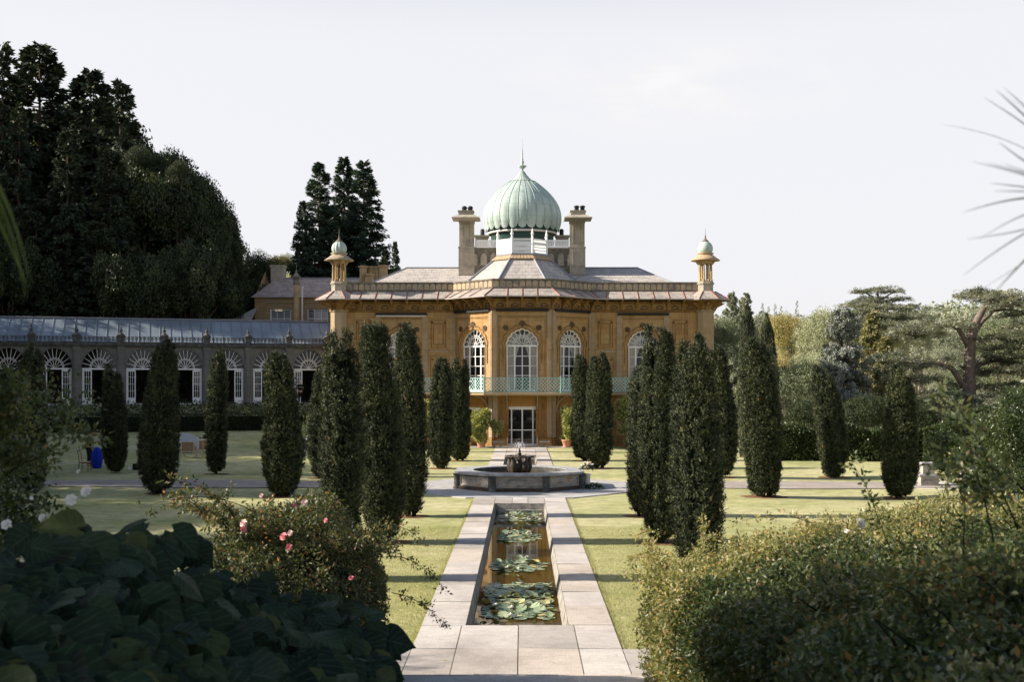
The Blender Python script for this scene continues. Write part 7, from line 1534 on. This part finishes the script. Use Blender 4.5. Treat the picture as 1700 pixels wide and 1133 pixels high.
def person(loc, rz, label, H=1.72, rarm=(.25, .1, -1), larm=(-.2, .05, -1), rfore=(.3, .5, -.7), lfore=(-.1, .4, -.9), sit=False, top='black', hairm='hair', cap=None, legs='black', lean=0.0, skirt=False):
    t = thing('person', loc, label, 'person'); t.rotation_euler = (0, 0, rz); k = H/1.72; V = []; E = []; Rr = []
    def v(p, r, par=None): V.append(tuple(np.array(p)*k)); Rr.append(r*k if not hasattr(r, '__len__') else (r[0]*k, r[1]*k)); (E.append((par, len(V)-1)) if par is not None else None); return len(V)-1
    hz = .93 if not sit else .50; ly = lean
    pel = v((0, 0, hz), (.145, .11)); wa = v((0, ly*.4, hz+.20), (.12, .095), pel); ch = v((0, ly*.9, hz+.40), (.145, .105), wa); nk0 = v((0, ly, hz+.52), .07, ch); nk = v((0, ly*1.05, hz+.585), .052, nk0); jw = v((0, ly*1.1+.01, hz+.64), .068, nk); hd = v((0, ly*1.1, hz+.71), (.078, .092), jw); tp = v((0, ly*1.1-.01, hz+.775), .06, hd); nose = v((0, ly*1.1+.098, hz+.69), .012, hd)
    limbs = []
    for sg, up, fo in ((1, rarm, rfore), (-1, larm, lfore)):
        sh = np.array([sg*.175, ly*.95, hz+.47]); s0 = v(sh, .055, ch); up = np.array(up, float); up /= np.linalg.norm(up); el = sh+up*.29; e0 = v(el, .040, s0); fo = np.array(fo, float); fo /= np.linalg.norm(fo); wr = el+fo*.25; w0 = v(wr, .026, e0); pa = wr+fo*.075; p0 = v(pa, (.036, .02), w0); side = np.cross(fo, np.array([0, 0, 1.])); side = side/np.linalg.norm(side) if np.linalg.norm(side) > .1 else np.array([1., 0, 0]); dn = np.cross(side, fo); limbs.append((sh, el, wr))
        for j, ln in enumerate((.070, .080, .074, .058)):
            b = pa + side*(j-1.5)*.020 + fo*.02; f0 = v(b, .009, p0); f1 = v(b+fo*ln*.5+dn*.006, .0085, f0); f2 = v(b+fo*ln*.85+dn*.022*np.sign(dn[2]+1e-6)*-1, .007, f1)
        th0 = v(wr+fo*.03-side*.036, .011, p0); v(wr+fo*.06-side*.058, .009, th0)
    feet = []
    for sg in (1, -1):
        h0 = v((sg*.09, 0, hz-.06), .09, pel)
        if sit: kn = v((sg*.10, .42, hz-.02), .058, h0); an = v((sg*.10, .44, .09), .038, kn); toe = v((sg*.10, .58, .04), .036, an); L2 = [(sg*.09, 0, hz-.06), (sg*.10, .42, hz-.02), (sg*.10, .44, .09)]
        else: kn = v((sg*.10, .03, .50), .060, h0); an = v((sg*.10, 0, .09), .038, kn); toe = v((sg*.11, .15, .035), .036, an); L2 = [(sg*.09, 0, hz-.06), (sg*.10, .03, .50), (sg*.10, 0, .09)]
        he = v((sg*.10, L2[-1][1]-.05, .045), .035, an); feet.append(L2)
    link(skinmesh('body', V, E, Rr, 1), 'body', M['skin'], t)
    def cloth(name, pts, ed, rad, m): link(skinmesh(name, [tuple(np.array(p)*k) for p in pts], ed, [r*k if not hasattr(r, '__len__') else (r[0]*k, r[1]*k) for r in rad], 1), name, M[m], t)
    (s1, e1, w1), (s2, e2, w2) = limbs
    cloth('top', [(0, 0, hz), (0, ly*.4, hz+.2), (0, ly*.9, hz+.40), (0, ly, hz+.52), s1, s1+(e1-s1)*.95, e1+(w1-e1)*.5, s2, s2+(e2-s2)*.95, e2+(w2-e2)*.5], [(0, 1), (1, 2), (2, 3), (2, 4), (4, 5), (5, 6), (2, 7), (7, 8), (8, 9)], [(.16, .125), (.138, .112), (.16, .122), .08, .068, .054, .046, .068, .054, .046], top)
    if skirt: Q = MB(); Q.lathe([(.15*k, (hz+.12)*k), (.19*k, (hz-.05)*k), (.26*k, .45*k), (.30*k, .12*k)], (0, 0, 0), 20, 9, .12); o_ = Q.build('skirt', M[legs], None); o_.parent = t
    else: cloth('trousers', [(0, 0, hz+.05)] + feet[0] + feet[1], [(0, 1), (1, 2), (2, 3), (0, 4), (4, 5), (5, 6)], [(.155, .12), .105, .078, .060, .105, .078, .060], legs)
    Q = MB(); zc = (hz+.735)*k; yc = (ly*1.1-.015)*k; Q.lathe([(.062*k, -.075*k), (.092*k, -.03*k), (.098*k, .02*k), (.08*k, .065*k), (.04*k, .092*k), (.001, .098*k)], (0, yc-.012*k, zc), 16, cap=False); o_ = Q.build('hair' if not cap else 'cap', M[cap or hairm], None); o_.parent = t
    for sg in (-1, 1): Q = MB(); Q.lathe([(.001, -.01), (.009, 0), (.001, .01)], (sg*.032*k, (ly*1.1+.082)*k, (hz+.715)*k), 8, cap=False); o_ = Q.build('eye', M['hair'], None); o_.parent = t
    Q = MB(); Q.box(0, (ly*1.1+.082)*k, (hz+.655)*k, .045, .01, .009); o_ = Q.build('mouth', M['pink'], None); o_.parent = t
    return t
pA = at(148, 772, 60.0); pz = float(gz(pA[0], 60)); person((pA[0], 60.0, pz), R(-100), 'person in black standing on the left lawn, one arm out towards the blue cloth', 1.78, rarm=(.5, .35, -.55), rfore=(.2, .9, .05), larm=(-.2, .4, -.9), lfore=(0, .9, .2))
pB = OF.p(-2.05, Z0, .75); person((pB.x, pB.y, Z0-.02), R(200), 'person in a cap and black shirt holding a white plate in the orangery doorway', 1.72, rarm=(.2, .2, -1), rfore=(.1, .9, .35), larm=(-.2, .25, -1), lfore=(.35, .9, .3), cap='sofa')
pl = thing('plate', (pB.x+.12, pB.y-.42, Z0+1.22), 'white plate held by the person in the orangery doorway', 'plate'); Q = MB(); Q.lathe([(.08, 0), (.14, .02), (.145, .03), (.08, .012), (0, .01)], tuple(pl.location), 24, cap=False); Q.build('dish', M['white'], pl)
pC = OF.p(-1.35, 0, 3.1); zc_ = float(gz(pC.x, pC.y)); person((pC.x, pC.y, zc_), R(195), 'person in dark clothes with bare arms sitting on the bank below the orangery door', 1.68, rarm=(.25, .5, -.8), rfore=(-.3, .8, .5), larm=(-.3, .5, -.8), lfore=(.3, .8, .4), sit=True, lean=.08)
pD = OF.p(-.55, Z0, -.3); person((pD.x, pD.y, Z0), R(170), 'person in dark red seen behind the thin trunked plant in the orangery door', 1.70, top='terra', legs='black', hairm='hair')

# blue cloth, chairs, boxes on the lawn
def gl(px, D): x = (px-867)/FP*D; return x, D, float(gz(x, D))
x, y, z = gl(160.5, 59.2); t = thing('blue_cloth', (x, y, z), 'bright blue draped cloth beside the standing person in black', 'cloth'); g = np.random.default_rng(2)
Q = MB(); Q.lathe([(.20, 0), (.26, .15), (.30, .45), (.26, .75), (.18, .98), (.08, 1.06), (.001, 1.08)], (x, y, z), 40, 9, .14); Q.build('drape', M['bluecloth'], t)
x, y, z = gl(141, 58.0); t = thing('wooden_chair', (x, y, z), 'dark wooden chair with a pale seat on the left lawn beside the person in black', 'chair')
for dx in (-.21, .21):
    for dy in (-.19, .19): Q = MB(); Q.tube([(x+dx*1.1, y+dy*1.1, z), (x+dx, y+dy, z+.44)], [.016, .02], 8); Q.build('leg', M['wood'], t)
Q = MB(); Q.box(x, y, z+.455, .46, .43, .04); Q.build('seat', M['seat'], t); Q = MB(); Q.box(x, y, z+.42, .44, .41, .05); Q.build('seat_frame', M['wood'], t)
Q = MB()
for dy in (-.19, .19): Q.tube([(x-.21, y+dy, z+.44), (x-.24, y+dy*1.0, z+.75), (x-.31, y+dy*.8, z+1.0)], [.018, .016, .014], 8)
Q.tube([(x-.31, y-.17, z+.99), (x-.335, y, z+1.03), (x-.31, y+.17, z+.99)], [.02, .026, .02], 8); Q.tube([(x-.24, y-.19, z+.72), (x-.25, y+.19, z+.72)], .013, 6); Q.build('backrest', M['wood'], t)
def cane_chair(px, D, rz, label):
    x, y, z = gl(px, D); t = thing('cane_armchair', (x, y, z), label, 'armchair', 'cane backed armchairs on the left lawn'); f = F((x, y, z), (math.cos(rz), math.sin(rz), 0)); w = .34
    for u in (-w, w):
        for n_ in (-.02, -.58): Q = MB(); Q.fbox(f, u-.028, u+.028, 0, .36, n_-.028, n_+.028); Q.build('leg', M['limewood'], t)
    Q = MB(); Q.band(f, rect(-w, w, .36, .92), .055, -.03, .03); Q.build('backrest_frame', M['limewood'], t); Q = MB(); Q.fbox(f, -w+.03, w-.03, .39, .89, -.01, .01); Q.build('cane_panel', M['cane'], t)
    Q = MB(); Q.fbox(f, -w, w, .34, .40, -.62, 0); Q.build('seat_frame', M['limewood'], t); Q = MB(); Q.fbox(f, -w+.04, w-.04, .40, .52, -.58, -.04); Q.build('cushion', M['sofa'], t)
    for u in (-w, w): 
        Q = MB(); ff = F(f.p(u, 0, 0), f.N); Q.band(ff, [(0, .90), (-.12, .78), (-.22, .66), (-.55, .62), (-.58, .40)], .045, -.025, .025, False); Q.prism(ff, [(0, .40), (0, .86), (-.12, .75), (-.22, .63), (-.52, .59), (-.55, .40)], -.008, .008, 1); Q.build('arm', [M['limewood'], M['cane']], t)
cane_chair(311.5, 64.8, R(3), 'cane backed armchair in front of the pale sofa on the left lawn'); cane_chair(340, 65.6, R(-6), 'cane backed armchair partly hidden by the black yew, right of the other one')
x, y, z = gl(309, 67.4); t = thing('sofa', (x, y, z), 'pale grey button backed sofa behind the cane armchair on the left lawn', 'sofa'); f = F((x, y, z), (1, .05, 0))
Q = MB(); Q.prism(f, [(-.45, .30), (.62, .30), (.62, .78), (.50, .86), (.32, .98), (.10, 1.10), (-.10, 1.14), (-.45, 1.13)], -.62, -.50); bo_ = Q.build('backrest', M['sofa'], t)
for i in range(6):
    for j in range(2): Q = MB(); q_ = f.p(-.34+i*.16, .78+j*.16, -.49); Q.lathe([(.001, -.012), (.014, 0), (.001, .012)], tuple(q_), 8, cap=False); Q.build('button', M['lead'], bo_)
Q = MB(); Q.fbox(f, -.45, .62, .28, .46, -.50, .05); Q.build('seat', M['sofa'], t); Q = MB(); Q.fbox(f, -.52, -.42, .25, .72, -.55, .05); Q.build('arm', M['sofa'], t); Q = MB(); Q.fbox(f, .60, .70, .25, .72, -.55, .05); Q.build('arm', M['sofa'], t)
for u in (-.42, .60):
    for n_ in (-.5, 0): Q = MB(); Q.fbox(f, u-.03, u+.03, 0, .28, n_-.03, n_+.03); Q.build('leg', M['limewood'], t)
for (px, D, zo, r, lab) in ((296.5, 65.2, .70, .17, 'white and blush flower posy on the left arm of the sofa'), (335, 65.9, 1.02, .12, 'small white and pink flower posy above the second cane armchair')):
    x, y, z = gl(px, D); t = thing('flower_posy', (x, y, z+zo-.1), lab, 'flowers'); posy('rose', (x, y, z+zo), r, 60, 7, t, ('petal', 'palepink', 'petal'), .07, .8, 'hedge', int(px))
    Q = MB(); Q.lathe([(.03, -.98+.1 if zo > .9 else -.2), (.035, 0)], (x, y, z+zo), 8); Q.build('vase', M['cream'], t)
for (px, D, sx, sy, sz, lab) in ((229, 58.5, .42, .35, .28, 'black equipment case on the grass between two black yews'),):
    x, y, z = gl(px, D); t = thing('equipment_case', (x, y, z), lab, 'case'); Q = MB(); Q.box(x, y, z+sz/2, sx, sy, sz); Q.build('shell', M['black'], t); Q = MB(); Q.box(x, y-.01, z+sz+.012, sx+.03, sy+.03, .022); Q.build('lid', M['blind'], t); Q = MB(); Q.tube([(x-.08, y-sy/2, z+sz*.6), (x-.07, y-sy/2-.05, z+sz*.68), (x+.07, y-sy/2-.05, z+sz*.68), (x+.08, y-sy/2, z+sz*.6)], .01, 6); Q.build('handle', M['lead'], t)
x, y, z = gl(215, 58.3); t = thing('white_bag', (x, y, z), 'small crumpled white bag on the grass at the foot of a black yew', 'bag'); Q = MB(); Q.lathe([(.10, 0), (.14, .05), (.11, .12), (.04, .17), (.05, .21)], (x, y, z), 14, 5, .25); Q.build('sack', M['petal'], t)
# thin trunked spiky plant, urn shrub, pale cone statue and pink pillar by the orangery steps
q = OF.p(-1.05, 0, 4.6); z0 = float(gz(q.x, q.y)); t = thing('dracaena', (q.x, q.y, z0), 'thin pale trunked spiky topped plant in front of the last orangery door', 'plant'); Q = MB(); Q.tube([(q.x, q.y, z0), (q.x-.03, q.y, z0+1.3), (q.x+.02, q.y, z0+2.45)], [.06, .05, .04], 8); Q.tube([(q.x-.03, q.y, z0+1.2), (q.x+.2, q.y, z0+1.6), (q.x+.38, q.y, z0+2.1)], [.04, .035, .03], 8); Q.build('trunk', M['cream'], t)
g = np.random.default_rng(8); n = 260; P = np.tile(np.array([[q.x+.02, q.y, z0+2.45]]), (n, 1)); P[180:] = np.array([q.x+.38, q.y, z0+2.1]); D_ = nrm(g.normal(size=(n, 3))); D_[:, 2] = np.abs(D_[:, 2])*.9-.1; V, Fq, T_ = leaf_quads(P, D_, g.uniform(.25, .42, n), .035, g, None, g.uniform(.2, .9, n)); link(np_mesh('foliage', V-np.array(t.location), Fq, T_), 'foliage', M['mid'], t)
x, y, z = gl(512, 72.5); shrub(x, y, 1.1, .75, 'mid', 'round grey green shrub at the foot of the thin trunked plant', 131, 2600, .09, z=z+.45)
t = thing('stone_planter', (x, y, z), 'low dark stone planter under the round grey green shrub', 'planter'); Q = MB(); Q.box(x, y, z+.30, 1.5, .8, .6); Q.build('trough', M['orangdark'], t); Q = MB(); Q.box(x, y, z+.62, 1.6, .9, .06); Q.build('rim', M['orang'], t)
x, y, z = gl(512.5, 71); t = thing('cone_ornament', (x, y, z), 'small pale cone shaped ornament on the stone planter', 'ornament'); Q = MB(); Q.lathe([(.20, .68), (.13, .85), (.06, 1.05), (.001, 1.12)], (x, y, z), 14, cap=False); Q.build('cone', M['sofa'], t); Q = MB(); Q.box(x, y, z+.34, .34, .34, .68); Q.build('base', M['orangdark'], t)
x, y, z = gl(517.5, 69.5); t = thing('pink_pedestal', (x, y, z), 'short pinkish pedestal with a pale top beside the planter', 'pedestal'); Q = MB(); Q.lathe([(.13, 0), (.10, .08), (.09, .55), (.10, .58)], (x, y, z), 14); Q.build('shaft', M['woodraw'], t); Q = MB(); Q.lathe([(.16, .58), (.17, .64), (.1, .66)], (x, y, z), 14); Q.build('top', M['cream'], t)
